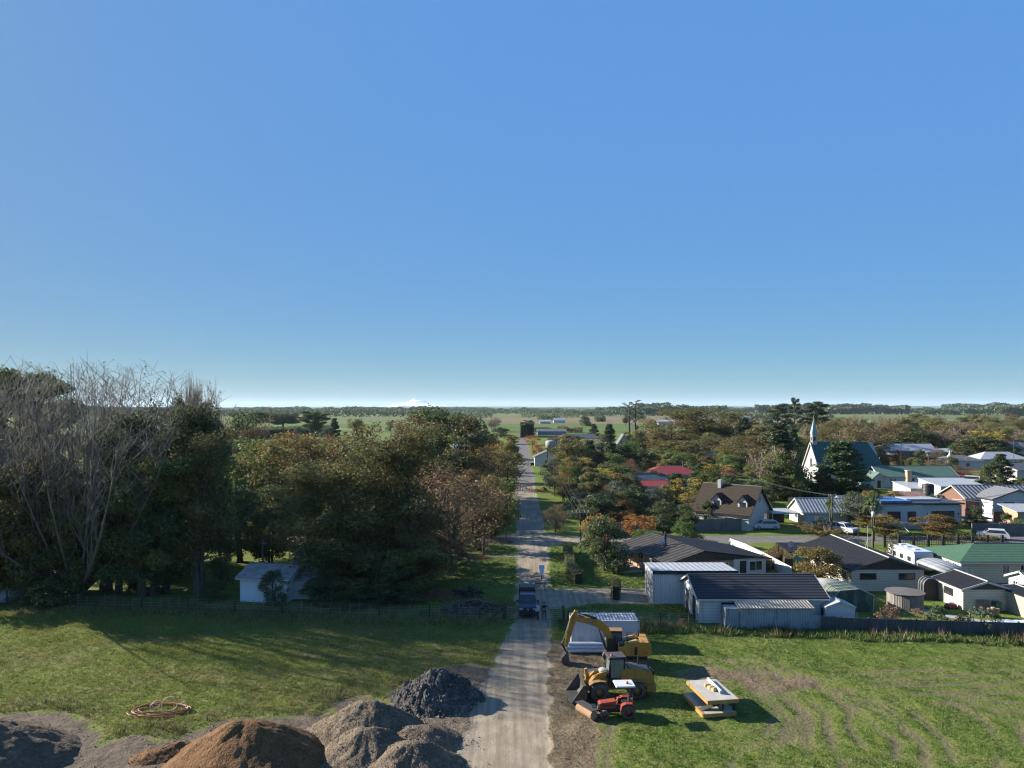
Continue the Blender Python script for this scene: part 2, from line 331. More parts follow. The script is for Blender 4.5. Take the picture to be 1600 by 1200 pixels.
# ---------------------------------------------------------------- far pasture, one colour per paddock
def farmat():
    m,nt,b=newmat('pasture'); a=nd(nt,'ShaderNodeAttribute'); a.attribute_name='paddock'; v=coords(nt)
    n=noise(nt,coords(nt,(.004,.03,1)),1,5,.6); c=mixc(nt,1.0,a.outputs['Color'],ramp(nt,n,[(.3,(.62,.62,.62)),(.7,(1.25,1.2,1.1))]),'MULTIPLY')
    c=mixc(nt,math_(nt,'MULTIPLY',noise(nt,v,.05,4),.35),c,(.05,.07,.025)); ln(nt,c,b.inputs['Base Color']); b.inputs['Roughness'].default_value=1; b.inputs['Specular IOR Level'].default_value=.05; return m
PAL=[(.13,.185,.07),(.18,.22,.095),(.12,.155,.065),(.22,.205,.12),(.27,.22,.15),(.17,.17,.09)]
V=[];Fq=[];CO=[]
rr=random.Random(5); ys=[600,680,760,850,960,1100,1270,1480,1750,2100,2600,3200,4000,5200,7000,10000,15000,24000]
for j in range(len(ys)-1):
    y0,y1=ys[j],ys[j+1]; x=-y1*1.0-100; i=0
    while x<y1+100:
        w=min(rr.uniform(.10,.32)*y1,y1+101-x); c=PAL[rr.choice([0,0,1,2,3,4,5])]
        if 900<y0<1300 and -100<x<400: c=(.21,.165,.115)
        if 1300<=y0<1800 and -250<x<500: c=(.19,.16,.11)
        if y0<900 and x>-150: c=rr.choice([(.10,.15,.05),(.12,.16,.05)])
        if y0<1800 and x<-150: c=rr.choice([(.11,.165,.055),(.13,.175,.065),(.15,.17,.08)])
        o=len(V); V+=[(x,y0,0),(x+w,y0,0),(x+w,y1,0),(x,y1,0)]; Fq.append((o,o+1,o+2,o+3)); CO+=[(*c,1)]*4; x+=w
FM=farmat(); tag(link('pasture',npmesh('pasture',V,Fq,FM,False,{'paddock':CO})),kind='structure')
b_=[];bf=[]
for x0,y0,x1,y1 in ((-900,-60,-450,600),(450,-60,900,600),(-450,-60,-300,131),(300,-60,450,131)):
    o=len(b_); b_+=[(x0,y0,0),(x1,y0,0),(x1,y1,0),(x0,y1,0)]; bf.append((o,o+1,o+2,o+3))
tag(link('grassland',npmesh('grassland',b_,bf,FM,False,{'paddock':[(.09,.13,.035,1)]*len(b_)})),kind='structure')
# hills and the snowy volcano
def hillmat(name,lo,hi,snow=None):
    m,nt,b=newmat(name); n=noise(nt,coords(nt,(.003,.003,.01)),1,6,.6); c=ramp(nt,n,[(.35,lo),(.65,hi)])
    if snow:
        g=nd(nt,'ShaderNodeNewGeometry'); sp=nd(nt,'ShaderNodeSeparateXYZ'); ln(nt,g.outputs['Position'],sp.inputs[0])
        s=math_(nt,'ADD',math_(nt,'MULTIPLY',sp.outputs['Z'],1/snow),math_(nt,'MULTIPLY',math_(nt,'SUBTRACT',n,.5),1.2)); c=mixc(nt,ramp(nt,s,[(.3,(0,0,0)),(.42,(1,1,1))]),c,(.72,.77,.84))
    ln(nt,c,b.inputs['Base Color']); b.inputs['Roughness'].default_value=1; return m
HM=hillmat('hill_cover',(.035,.05,.025),(.09,.12,.05))
def ridge(name,x0,x1,Y,dep,hf,mat,n=260,m=14):
    xs=np.linspace(x0,x1,n); t=np.linspace(0,1,m); x,tt=np.meshgrid(xs,t); y=Y+dep*tt
    z=hf(x)*np.sin(np.pi*np.clip(tt,0,1))**1.2*(.8+.4*fbm(x/dep*4,y/dep*4,4,41)); z[0]=-2; z[-1]=-2
    idx=np.arange(n*m).reshape(m,n); Fq=np.stack([idx[:-1,:-1],idx[:-1,1:],idx[1:,1:],idx[1:,:-1]],-1).reshape(-1,4)
    return tag(link(name,npmesh(name,np.stack([x,y,z],-1).reshape(-1,3),Fq,mat,True)),kind='structure')
ridge('hills',-9500,10500,8500,2500,lambda x:14+34*fbm(x/1900,x*0,4,51)*sstep(-1500,6000,x)+22*fbm(x/1200,x*0,3,53),HM)
ridge('hills',500,12000,10800,3000,lambda x:20+75*fbm(x/2600,x*0,4,57)*sstep(1500,7500,x),HM)
ridge('hills',-14000,3000,11800,2000,lambda x:24+20*fbm(x/2500,x*0,4,61),HM)
VM=hillmat('volcano_snow',(.10,.13,.18),(.2,.24,.3),165)
Yv=18000; cx=PX(637,Yv); 
n=90; xs=np.linspace(-1,1,n); x,y=np.meshgrid(xs,xs); r=np.hypot(x,y*.8)
ang=np.arctan2(y,x); z=258*np.maximum(0,(np.exp(-(r/.38)**1.15)-.055))*(1+.35*(fbm(x*7+20,y*7,5,71)-.5))
z+=19*np.exp(-((x-.10)**2+(y+.05)**2)/.004)-16*np.exp(-((x-.03)**2+(y+.05)**2)/.002)+23*np.exp(-((x+.03)**2+(y)**2)/.0012)
z*=sstep(1,.8,r); z-=3
idx=np.arange(n*n).reshape(n,n); Fq=np.stack([idx[:-1,:-1],idx[:-1,1:],idx[1:,1:],idx[1:,:-1]],-1).reshape(-1,4)
tag(link('mountain',npmesh('mountain',np.stack([cx+x*1990,Yv+1500+y*1400,z],-1).reshape(-1,3),Fq,VM,True)),'snow covered volcano rising faintly above the flat horizon','mountain',kind='structure')
# ---------------------------------------------------------------- haze
hm=bpy.data.materials.new('haze_air'); hm.use_nodes=True; nt=hm.node_tree; nt.nodes.clear(); out=nd(nt,'ShaderNodeOutputMaterial'); pv=nd(nt,'ShaderNodeVolumePrincipled')
pv.inputs['Color'].default_value=(.66,.84,1,1); pv.inputs['Density'].default_value=HAZE; pv.inputs['Anisotropy'].default_value=.1; ln(nt,pv.outputs[0],out.inputs['Volume'])
if HAZE>0: tag(MB().box((0,12000,157),(56000,60000,322)).build('haze',hm),kind='stuff')
# ================================================================ TREES
def leafgeo(cen,nor,size,asp=.6,rnd=None):
    n=len(cen); nor=nor/np.linalg.norm(nor,axis=1,keepdims=True)
    t=np.cross(nor,rng.normal(size=(n,3))); t/=np.linalg.norm(t,axis=1,keepdims=True)+1e-9; b=np.cross(nor,t)
    s=(size if np.ndim(size) else np.full(n,size))[:,None]*rng.uniform(.6,1.3,(n,1)); a=s*asp
    V=np.stack([cen-t*s*.5,cen+b*a*.5+nor*s*.08,cen+t*s*.5,cen-b*a*.5+nor*s*.08],1).reshape(-1,3)
    return V,np.arange(4*n).reshape(-1,4)
def clumpy(clumps,nper,size,shell=.5,flat=.8,up=.3,asp=.6):
    """leaves through the volume of many clumps; clumps = rows (x,y,z,r)"""
    P=[];N=[]
    for x,y,z,r in clumps:
        k=max(12,int(nper*(r*r)))
        d=rng.normal(size=(k,3)); d/=np.linalg.norm(d,axis=1,keepdims=True); q=r*(shell+(1-shell)*rng.random((k,1))**.6)
        q*=rng.uniform(.75,1.15,(k,1)); p=d*q; p[:,2]*=flat; P.append(p+np.array([x,y,z]))
        N.append(d*.7+rng.normal(size=(k,3))*.75+np.array([0,0,up]))
    return leafgeo(np.concatenate(P),np.concatenate(N),size,asp)
def limbs(mb,base,clumps,r0,zt,lean=(0,0),n=6,frac=1.0,seed=0):
    q=random.Random(seed); top=Vector((base[0]+lean[0],base[1]+lean[1],zt)); b=Vector(base)
    pts=[b+(top-b)*t+Vector((q.uniform(-.2,.2)*r0*4*t,q.uniform(-.2,.2)*r0*4*t,0)) for t in (0,.12,.4,.7,1)]
    mb.tube([b+Vector((0,0,-.3))]+pts,[r0*1.5,r0*1.35,r0,r0*.8,r0*.62,r0*.35],n)
    for c in clumps:
        if q.random()>frac: continue
        e=Vector(c[:3]); t=min(.97,max(.25,(e.z-base[2])/(zt-base[2])*.75-.12)); s=b+(top-b)*t
        m=s.lerp(e,.5)+Vector((q.uniform(-.3,.3),q.uniform(-.3,.3),-.06*(e-s).length)); r=r0*(1-t*.6)*.42
        mb.tube([s,m,e],[r,r*.65,r*.2],5,cap=False)
def twigs(mb,p,d,L,r,lev,q,up=.25,spread=.6,kids=(4,6),rmin=.014,tips=None,minz=None):
    n=3 if lev<=1 else 4; pts=[p]; rad=[r]; dd=d.copy()
    for i in range(n):
        dd=(dd+Vector((q.gauss(0,.13),q.gauss(0,.13),q.gauss(0,.08)+up*.22))).normalized(); pts.append(pts[-1]+dd*(L/n)); rad.append(max(rmin,r*(1-.78*(i+1)/n)))
    mb.tube(pts,rad,3 if r<.06 else 6,cap=False)
    if tips is not None and lev<=1: tips.append(tuple(pts[-1])); tips.append(tuple(pts[-2]))
    if lev<=0: return
    for k in range(q.randint(*kids)):
        t=q.uniform(.22,1.0); i=min(n-1,int(t*n)); b=pts[i].lerp(pts[i+1],t*n-i if i<n else 1)
        a=q.uniform(0,6.28); pr=dd.orthogonal(); pr.rotate(Matrix.Rotation(a,3,dd).to_quaternion() if False else Matrix.Rotation(a,3,dd)) 
        nd_=(dd+pr.normalized()*spread*q.uniform(.6,1.2)+Vector((0,0,up*.6))).normalized()
        twigs(mb,b,nd_,L*q.uniform(.45,.68)*(1.1-.3*t),max(rmin,rad[i]*.55),lev-1,q,up,spread,kids,rmin,tips)
BARK=surf('bark',(.085,.07,.055),.95,.45,3,bumpd=.03); PALEBARK=surf('pale_bark',(.11,.10,.085),.95,.4,3,bumpd=.02); TWIG=surf('grey_twigs',(.15,.135,.115),.95,.35,1.2); TANTWIG=surf('tan_twigs',(.21,.175,.135),.95,.35,1.2); RTWIG=surf('brown_twigs',(.14,.105,.075),.95,.35,1.2)
LEAF_T=.34
LEAF={
 'dark':leafmat('dark_evergreen_leaves',[(.039,.060,.027),(.082,.109,.043),(.152,.176,.060)]),
 'conifer':leafmat('conifer_needles',[(.026,.043,.022),(.050,.075,.033),(.091,.115,.045)],.12),
 'olive':leafmat('olive_leaves',[(.075,.081,.033),(.146,.139,.050),(.239,.201,.070)]),
 'green':leafmat('green_leaves',[(.047,.078,.023),(.094,.139,.034),(.158,.205,.052)]),
 'bluegreen':leafmat('blue_green_leaves',[(.047,.069,.048),(.085,.112,.075),(.141,.168,.112)]),
 'autumn':leafmat('autumn_brown_leaves',[(.081,.075,.035),(.150,.115,.048),(.213,.150,.057)]),
 'rust':leafmat('rust_leaves',[(.125,.085,.052),(.19,.122,.07),(.26,.165,.09)]),
 'orange':leafmat('orange_leaves',[(.171,.078,.028),(.310,.132,.039),(.434,.186,.054)]),
 'yellow':leafmat('yellow_leaves',[(.155,.155,.031),(.326,.248,.046),(.465,.264,.054)]),
 'red':leafmat('red_leaves',[(.075,.034,.024),(.12,.05,.034),(.16,.07,.045)]),
 'gold':leafmat('golden_brown_leaves',[(.105,.088,.031),(.176,.132,.042),(.253,.176,.061)]),
}
def crown_clumps(shape,n,q,W=1.,Hh=1.,z0=.25):
    """clump centres for a crown filling a W x Hh box"""
    out=[]
    for i in range(n):
        for _ in range(30):
            z=q.random(); a=q.uniform(0,6.283)
            if shape=='round': rm=math.sqrt(max(0,1-(2*z-1)**2*.92))*.5; rr=rm*math.sqrt(q.uniform(.12,1))
            elif shape=='dome': rm=.5*math.sqrt(max(.02,1-z**2.2)); rr=rm*math.sqrt(q.uniform(.1,1))
            elif shape=='vase': rm=.5*(.35+.65*z)*math.sqrt(max(.05,1-max(0,z-.6)**2*5)); rr=rm*math.sqrt(q.uniform(.1,1))
            elif shape=='cone': rm=.5*(1-z)**.8+.03; rr=rm*math.sqrt(q.uniform(.3,1))
            elif shape=='column': rm=.5*math.sin(math.pi*min(1,.12+z*.86))**.5; rr=rm*math.sqrt(q.uniform(.2,1))
            else: rm=.5*(.55+.45*math.sin(z*9+a*2)); rr=rm*math.sqrt(q.uniform(.1,1))
            x,y=rr*math.cos(a),rr*math.sin(a); zz=z0+(.96-z0)*z
            break
        rad={'round':.15,'dome':.15,'vase':.13,'cone':.13,'column':.2,'rough':.13}[shape]*q.uniform(.65,1.35)
        out.append((x*W,y*W,zz*Hh,rad*W))
    return out
PROTO={}
def proto(kind,i):
    """trunk mesh + crown mesh for a tree of real size; returns (trunk,crown,W,H)"""
    if (kind,i) in PROTO: return PROTO[kind,i]
    sp=KINDS[kind]; q=random.Random(kind+str(i)); W,Hh=sp['size']; mb=MB(); tips=[]
    bark=sp.get('bark',BARK)
    if sp['t']=='leaf':
        cl=crown_clumps(sp['shape'],sp['n'],q,W*.86,Hh,sp.get('z0',.22))
        if sp['shape']=='rough':
            cl=[(c[0]+.08*W*math.sin(c[2]),c[1],c[2],c[3]*q.uniform(.6,1.3)) for c in cl]
        V,Fq=clumpy(cl,sp['dens'],sp['leaf'],sp.get('shell',.35),sp.get('flat',.75),asp=sp.get('asp',.6))
        for k in range(sp.get('stems',1)):
            a=q.uniform(0,6.28); r=sp.get('r',.022)*Hh
            limbs(mb,(math.cos(a)*r*2*(k>0),math.sin(a)*r*2*(k>0),0),cl,r,Hh*sp.get('zt',.72),(q.uniform(-.08,.08)*W,q.uniform(-.08,.08)*W),frac=sp.get('frac',.7)/sp.get('stems',1),seed=i+k)
    elif sp['t']=='bare':
        for k in range(sp['stems']):
            a=6.28*k/sp['stems']+q.uniform(-.4,.4); tl=sp['tilt']*q.uniform(.5,1.2)
            twigs(mb,Vector((math.cos(a)*.15,math.sin(a)*.15,-.2)),Vector((math.cos(a)*tl,math.sin(a)*tl,1)).normalized(),Hh*sp['len']*q.uniform(.93,1.05),sp['r']*Hh,sp['lev'],q,sp.get('up',.3),sp.get('spread',.55),sp.get('kids',(4,6)),sp.get('rmin',.014),tips)
        T=np.array(tips); m=sp.get('leaves',0)
        if m:
            j=rng.integers(0,len(T),m); V,Fq=leafgeo(T[j]+rng.normal(size=(m,3))*sp.get('jit',.25),rng.normal(size=(m,3)),sp['leaf'])
        else: V=None
    elif sp['t']=='fan':
        Rm=W*.5; env=lambda r_: Hh*(1-.20*(r_/Rm)**2.2)
        def curve(p0,p1,p2,k): return [p0*(1-u)**2+p1*(2*u*(1-u))+p2*u*u for u in [i/k for i in range(k+1)]]
        def rad(a,b,k): return [a+(b-a)*(i/k)**.75 for i in range(k+1)]
        for i in range(sp['stems']):
            a=i*2.4+q.uniform(-.3,.3); ro=Rm*math.sqrt((i+.5)/sp['stems'])*q.uniform(.85,1.05); E=Vector((math.cos(a)*ro,math.sin(a)*ro,env(ro)*q.uniform(.9,1.0))); b0=Vector((math.cos(a)*.3*q.random(),math.sin(a)*.3*q.random(),-.2))
            c1=Vector((E.x*.62,E.y*.62,E.z*q.uniform(.28,.42))); r0=Hh*sp['r']*q.uniform(.7,1.15); st=curve(b0,c1,E,9); mb.tube(st,rad(r0,.016,9),6,cap=False)
            for j in range(sp['n2']):
                t=q.uniform(.22,.92); p=st[int(t*9)]; e2=p+Vector((q.gauss(0,.055)*W+E.x*.16*(1-t),q.gauss(0,.055)*W+E.y*.16*(1-t),0)); r2=min(Rm,math.hypot(e2.x,e2.y)); e2.z=max(p.z+Hh*.08,p.z+(env(r2)*q.uniform(.86,1.0)-p.z)*q.uniform(.55,1.0))
                s2=curve(p,Vector(((p.x+e2.x*2)/3,(p.y+e2.y*2)/3,p.z+(e2.z-p.z)*.35)),e2,5); mb.tube(s2,rad(max(.028,r0*.32*(1.1-t)),.013,5),4,cap=False)
                for k in range(sp['n3']):
                    t3=q.uniform(.2,1); p3=s2[min(5,int(t3*5.99))]; l3=Hh*q.uniform(.05,.12); d3=Vector((q.gauss(0,.42),q.gauss(0,.42),1)).normalized(); e3=p3+d3*l3; e3.z=min(e3.z,env(min(Rm,math.hypot(e3.x,e3.y)))*1.02); mb.tube([p3,(p3+e3)/2+Vector((q.gauss(0,.05),q.gauss(0,.05),0)),e3],[.017,.014,.010],3,cap=False); tips.append(tuple(e3))
                    for m_ in range(2):
                        p4=p3.lerp(e3,q.uniform(.3,.9)); e4=p4+Vector((q.gauss(0,.5),q.gauss(0,.5),1)).normalized()*l3*q.uniform(.3,.6); mb.tube([p4,e4],[.012,.009],3,cap=False); tips.append(tuple(e4))
        T=np.array(tips); m=sp['leaves']; hi=T[T[:,2]>Hh*.55]; j=rng.integers(0,len(hi),m); V,Fq=leafgeo(hi[j]+rng.normal(size=(m,3))*.1,rng.normal(size=(m,3)),sp['leaf'])
    elif sp['t']=='pine':
        mb.tube([(0,0,-.3),(.1,0,Hh*.3),(-.1,.1,Hh*.65),(0,0,Hh*.95)],[.030*Hh,.024*Hh,.018*Hh,.006*Hh],7); cl=[]
        for k in range(sp['n']):
            z=Hh*(sp['z0']+(1-sp['z0'])*(k+q.random()*.6)/sp['n']); a=k*2.4+q.uniform(-.4,.4); L=W*.5*(sp['prof'](z/Hh))*q.uniform(.6,1.1)
            e=Vector((math.cos(a)*L,math.sin(a)*L,z+L*.18)); mb.tube([(0,0,z-.05*Hh),e*0.5+Vector((0,0,z*.5-.01*Hh)),e],[.008*Hh,.006*Hh,.003*Hh],4,cap=False)
            for t in sp.get('pads',(.55,.8,1.)): cl.append((e.x*t+q.uniform(-.3,.3),e.y*t+q.uniform(-.3,.3),z+L*.18*t+q.uniform(0,.5),W*sp['pad']*q.uniform(.7,1.2)))
        V,Fq=clumpy(cl,sp['dens'],sp['leaf'],.2,.42,.6,.35)
    elif sp['t']=='palm':
        mb.tube([(0,0,-.2),(.05,0,Hh*.4),(0,.05,Hh*.86)],[.16,.12,.10],7); P=[];FF=[]
        heads=[(0,0,Hh*.86)] if i%2 else [(0,0,Hh*.86),(.5,.1,Hh*.74),(-.45,.2,Hh*.78)]
        for hx,hy,hz in heads:
            if hx: mb.tube([(0,0,Hh*.5),(hx*.8,hy*.8,Hh*.62),(hx,hy,hz)],[.09,.08,.07],6)
            for k in range(60):
                a=q.uniform(0,6.28); e=q.uniform(-.7,1.35); L=W*.5*q.uniform(.75,1.1); d=Vector((math.cos(a)*math.cos(e),math.sin(a)*math.cos(e),math.sin(e))); sd=d.cross(Vector((0,0,1.01))).normalized()*.06
                p0=Vector((hx,hy,hz)); p1=p0+d*L*.6; p2=p0+d*L+Vector((0,0,-.25*L)); o=len(P); P+=[p0-sd*.5,p0+sd*.5,p1+sd,p1-sd,p2+sd*.2,p2-sd*.2]; FF+=[(o,o+1,o+2,o+3),(o+3,o+2,o+4,o+5)]
        V=np.array([tuple(p) for p in P]); Fq=np.array(FF)
    tm=mb.mesh('trunk',bark)
    cm=npmesh('crown',V,Fq,LEAF[sp['leafmat']]) if V is not None else None
    # true extents so that placed trees have the size asked for
    allv=np.array(mb.v) if V is None else np.concatenate([np.array(mb.v),V]); zt=np.percentile(allv[:,2],99.95 if V is None or sp['t'] in('bare','fan') else 99.7); wx=np.percentile(allv[:,0],99)-np.percentile(allv[:,0],1)
    PROTO[kind,i]=(tm,cm,wx,zt,(np.percentile(allv[:,0],99)+np.percentile(allv[:,0],1))/2,(np.percentile(allv[:,1],99)+np.percentile(allv[:,1],1))/2); return PROTO[kind,i]
L=dict
KINDS={
 'evergreen':L(t='leaf',shape='rough',n=62,size=(9,14),dens=180,leaf=.26,leafmat='dark',stems=2,r=.018,z0=.14),
 'gum':L(t='leaf',shape='rough',n=80,size=(12,17),dens=125,leaf=.26,leafmat='olive',stems=3,r=.011,bark=PALEBARK,z0=.2,zt=.8),
 'olive':L(t='leaf',shape='round',n=60,size=(9,11),dens=140,leaf=.34,leafmat='olive',stems=2,z0=.14),
 'autumn':L(t='leaf',shape='vase',n=60,size=(9,11),dens=100,leaf=.25,leafmat='autumn',stems=3,z0=.15,r=.014),
 'rust':L(t='leaf',shape='round',n=75,size=(10,12),dens=46,leaf=.24,leafmat='rust',stems=3,z0=.12,r=.012,shell=.1,bark=RTWIG,frac=1.6),
 'gold':L(t='leaf',shape='round',n=65,size=(7,9),dens=170,leaf=.28,leafmat='gold',stems=2,z0=.15,r=.015),
 'orange':L(t='leaf',shape='round',n=34,size=(5,6),dens=150,leaf=.22,leafmat='orange',z0=.3,r=.018),
 'yellow':L(t='leaf',shape='vase',n=34,size=(5,6.5),dens=110,leaf=.24,leafmat='yellow',stems=2,z0=.25,r=.015),
 'red':L(t='leaf',shape='round',n=40,size=(6,7),dens=130,leaf=.25,leafmat='red',z0=.12),
 'conifer':L(t='leaf',shape='cone',n=110,size=(6.5,12),dens=230,leaf=.3,leafmat='conifer',z0=.05,shell=.3,flat=.6,r=.02),
 'column':L(t='leaf',shape='column',n=50,size=(3.4,10),dens=260,leaf=.28,leafmat='conifer',z0=.03,flat=1.1,r=.016),
 'poplar':L(t='bare',size=(3.2,13),stems=7,tilt=.10,len=.8,r=.009,lev=2,up=.75,spread=.35,kids=(7,10),rmin=.02,leaves=3500,leaf=.24,leafmat='gold',jit=.35,bark=RTWIG),
 'greypoplar':L(t='bare',size=(3,14),stems=7,tilt=.09,len=.85,r=.008,lev=2,up=.75,spread=.32,kids=(10,14),rmin=.03,leaves=700,leaf=.2,leafmat='olive',bark=TWIG),
 'bigbare':L(t='fan',size=(21,25),stems=24,n2=12,n3=8,r=.0052,leaves=1400,leaf=.17,leafmat='olive',bark=TWIG),
 'bare':L(t='fan',size=(9,12),stems=11,n2=8,n3=6,r=.009,leaves=500,leaf=.16,leafmat='autumn',bark=TWIG),
 'woodbare':L(t='bare',size=(7,11),stems=5,tilt=.3,len=.6,r=.010,lev=3,up=.4,spread=.42,kids=(5,6),rmin=.03,leaves=1500,leaf=.3,leafmat='autumn',bark=TANTWIG,jit=.4),
 'pine':L(t='pine',size=(11,18),n=22,z0=.28,prof=lambda z:1.0-.55*max(0,z-.6)/.4,pad=.13,dens=150,leaf=.4,leafmat='conifer'),
 'flatpine':L(t='pine',size=(14,15),n=26,z0=.38,prof=lambda z:.55+.5*math.sin(min(1,max(0,(z-.38)/.62))*2.2),pad=.15,dens=130,leaf=.5,leafmat='dark'),
 'tallpine':L(t='pine',size=(9,26),n=24,z0=.5,prof=lambda z:.6+.4*z,pad=.10,dens=60,leaf=.6,leafmat='bluegreen',pads=(.7,1.)),
 'bluegreen':L(t='leaf',shape='round',n=45,size=(6,7),dens=150,leaf=.28,leafmat='bluegreen',z0=.1),
 'green':L(t='leaf',shape='round',n=45,size=(6,7),dens=150,leaf=.28,leafmat='green',z0=.1,stems=2),
 'dark':L(t='leaf',shape='dome',n=50,size=(7,7),dens=170,leaf=.28,leafmat='dark',z0=.06,stems=2),
 'palm':L(t='palm',size=(2.6,6),leafmat='green',bark=BARK),
 'shrub':L(t='leaf',shape='dome',n=26,size=(2.4,1.9),dens=420,leaf=.16,leafmat='olive',z0=.08,r=.02,stems=2),
 'darkshrub':L(t='leaf',shape='dome',n=26,size=(2.4,1.9),dens=420,leaf=.16,leafmat='dark',z0=.08,r=.02,stems=2),
 'rustshrub':L(t='leaf',shape='dome',n=26,size=(2.4,1.9),dens=330,leaf=.15,leafmat='rust',z0=.08,r=.02,stems=3),
 'greyshrub':L(t='leaf',shape='dome',n=26,size=(2.4,1.9),dens=330,leaf=.15,leafmat='bluegreen',z0=.08,r=.02,stems=3),
 'flowering':L(t='leaf',shape='vase',n=30,size=(4,3.2),dens=180,leaf=.16,leafmat='gold',z0=.2,r=.02,stems=3,bark=RTWIG),
}
NAMES={'evergreen':'evergreen_tree','gum':'gum_tree','olive':'broadleaf_tree','autumn':'autumn_tree','rust':'birch_tree','gold':'golden_tree','orange':'orange_tree','yellow':'yellow_tree','red':'red_leaved_tree','conifer':'conifer','column':'cypress','poplar':'poplar_tree','greypoplar':'poplar_tree','bigbare':'bare_tree','bare':'bare_tree','woodbare':'leafless_tree','pine':'pine_tree','flatpine':'pine_tree','tallpine':'pine_tree','bluegreen':'broadleaf_tree','green':'green_tree','dark':'dark_tree','palm':'cabbage_palm','shrub':'shrub','darkshrub':'shrub','rustshrub':'shrub','greyshrub':'shrub','flowering':'cherry_tree'}
TCOUNT={}; NVAR=L(bigbare=1,rust=2,gum=3,evergreen=3)
def tree(kind,x,y,w,h,label,group=None,rz=None,var=None,cat=None):
    k=TCOUNT[kind]=TCOUNT.get(kind,-1)+1; i=k%NVAR.get(kind,3) if var is None else var
    tm,cm,W0,H0,ox,oy=proto(kind,i); z=zat(x,y)
    nm=NAMES[kind]; cat=cat or ('shrub' if 'shrub' in kind else 'tree')
    sx=w/W0; sz=h/H0; rz=(k*2.1)%6.28 if rz is None else rz
    c_,s_=math.cos(rz)*sx,math.sin(rz)*sx
    t=thing(nm,label,cat,(x-(ox*c_-oy*s_),y-(ox*s_+oy*c_),z),rz,group); t.scale=(sx,sx,sz)
    link('trunk',tm,t)
    if cm: link('crown',cm,t)
    return t
def tp(kind,px,top,Y,wpx,label,group=None,**k):
    """tree whose crown spans wpx photo pixels round px, top at photo row top, standing Y metres away"""
    return tree(kind,PX(px,Y),Y,1.12*wpx*Y/F,max(1.0,PZ(top,Y)*1.03),label,group,**k)
MARKS=[('red hip roof',1053,198),('dormered house',1150,131),('church',1318,203),('long hall',1432,196),('crossarm pole',905,105),('road works',830,172),('far grey roofs',905,400),('twin thin pines',988,440),('small white roof',1112,252),('white flat roofed house',1440,132),('white school roofs',1425,305),('tall clipped hedge',822,525),('white cottage',420,83),('red brown roof',738,272),('silver garage roof',1283,134),('grey hip roof',1508,252),('black tank',1450,158),('skyline pines',1245,365),('yellow crowned tree',1535,306),('russet birch',698,92),('orange diamond sign',797,146),('white hip roof',1570,255),('umbrella pine',492,480),('road junction',830,117)]
KW={'dark':'dark bushy tree','olive':'rounded olive tree','green':'mid green tree','bluegreen':'blue green tree','conifer':'dark conical tree','autumn':'brown leaved tree','gold':'golden brown tree','evergreen':'shaggy dark evergreen','gum':'spreading olive gum','rust':'russet twiggy tree','woodbare':'leafless brown tree','yellow':'yellow leaved tree','flatpine':'flat topped pine','red':'dark red tree'}
def marked(kind,where,px,Y,h):
    m=min(MARKS,key=lambda m:math.hypot(m[1]-px,(HZ+F*H/m[2])-(HZ+F*H/Y))); hz='tall ' if h>11 else ('low ' if h<5 else '')
    return hz+KW[kind]+' '+where+', nearest the '+m[0]
# ================================================================ TREE PLACEMENT (photo column, photo row of the top, metres away, width in photo pixels)
g='trees behind the left field fence'
tp('bigbare',112,571,83,350,'huge bare grey tree fanning its twigs against the sky behind the field fence',g,rz=.4)
tp('bare',236,690,90,70,'bare grey tree right of the huge fan shaped one',g)
tp('flatpine',32,583,106,135,'dark pine showing through the bare branches at the far left',g)
tp('evergreen',-40,640,104,120,'dark evergreen cut by the left edge of the view',g)
for px,top,Y,w in ((-15,735,81,120),(60,720,84,120),(120,760,82,90),(20,800,80,90)): tp('olive',px,top,Y,w,'olive ivy clad tree low under the bare trees at the left','undergrowth trees at the left')
for px,top,Y,w in ((165,690,84,110),(222,655,86,110),(272,640,90,120),(185,760,83,70)): tp('evergreen',px,top,Y,w,'tall dark evergreen in the shaded row left of the white cottage','shaded evergreens')
tp('evergreen',325,652,89,120,'broad dark evergreen directly behind the small white cottage',g)
tp('evergreen',240,720,82,110,'dark tree with low crown close behind the fence at the left',g); tp('gum',295,680,83,140,'pale trunked dark tree right behind the fence, left of the cottage',g)
tp('gum',225,715,82,110,'slim pale trunked tree in the deep shade behind the fence',g)
tp('evergreen',345,790,84,60,'small ivy covered tree against the left end of the cottage',g)
tp('greypoplar',299,585,150,24,'tallest slim grey poplar above the dark evergreens',g); tp('greypoplar',314,592,152,22,'second slim grey poplar beside the tallest one',g)
tp('greypoplar',338,618,160,12,'thin leaning poplar right of the two tall slim ones',g); tp('evergreen',284,625,140,30,'small dark tree top left of the slim poplars',g)
tp('poplar',330,640,170,40,'brown poplar below the thin leaning one',g); tp('poplar',362,655,180,22,'narrow golden poplar at the field edge',g); tp('poplar',398,640,175,42,'broad brown poplar in front of the far dark pines',g); tp('poplar',378,672,168,26,'pale yellowish poplar trunk clump beside the brown poplar',g)
tp('conifer',345,678,160,50,'rounded dark conifer left of the yellowish poplar',g)
for px,top,Y,w,k in ((420,690,130,110,'green'),(455,682,125,110,'autumn'),(400,715,115,90,'green'),(505,688,128,80,'autumn'),(438,700,112,100,'autumn')):
    tp(k,px,top,Y,w,'green and orange tinged autumn tree in the middle of the left wood' if k=='autumn' else 'dull green leafy tree in the middle of the left wood','autumn trees of the left wood' if k=='autumn' else 'green trees of the left wood')
tp('orange',456,679,150,60,'orange topped tree against the distant green field',g); tp('orange',512,684,150,42,'smaller orange topped tree against the distant green field',g)
tp('gum',540,690,85,170,'wide dark olive gum tree with a leaning trunk, behind the cottage',g); tp('gum',612,668,86,150,'tall dark gum tree with several pale trunks in the middle of the wood',g); tp('evergreen',600,705,89,80,'dark tree beside the russet birch',g)
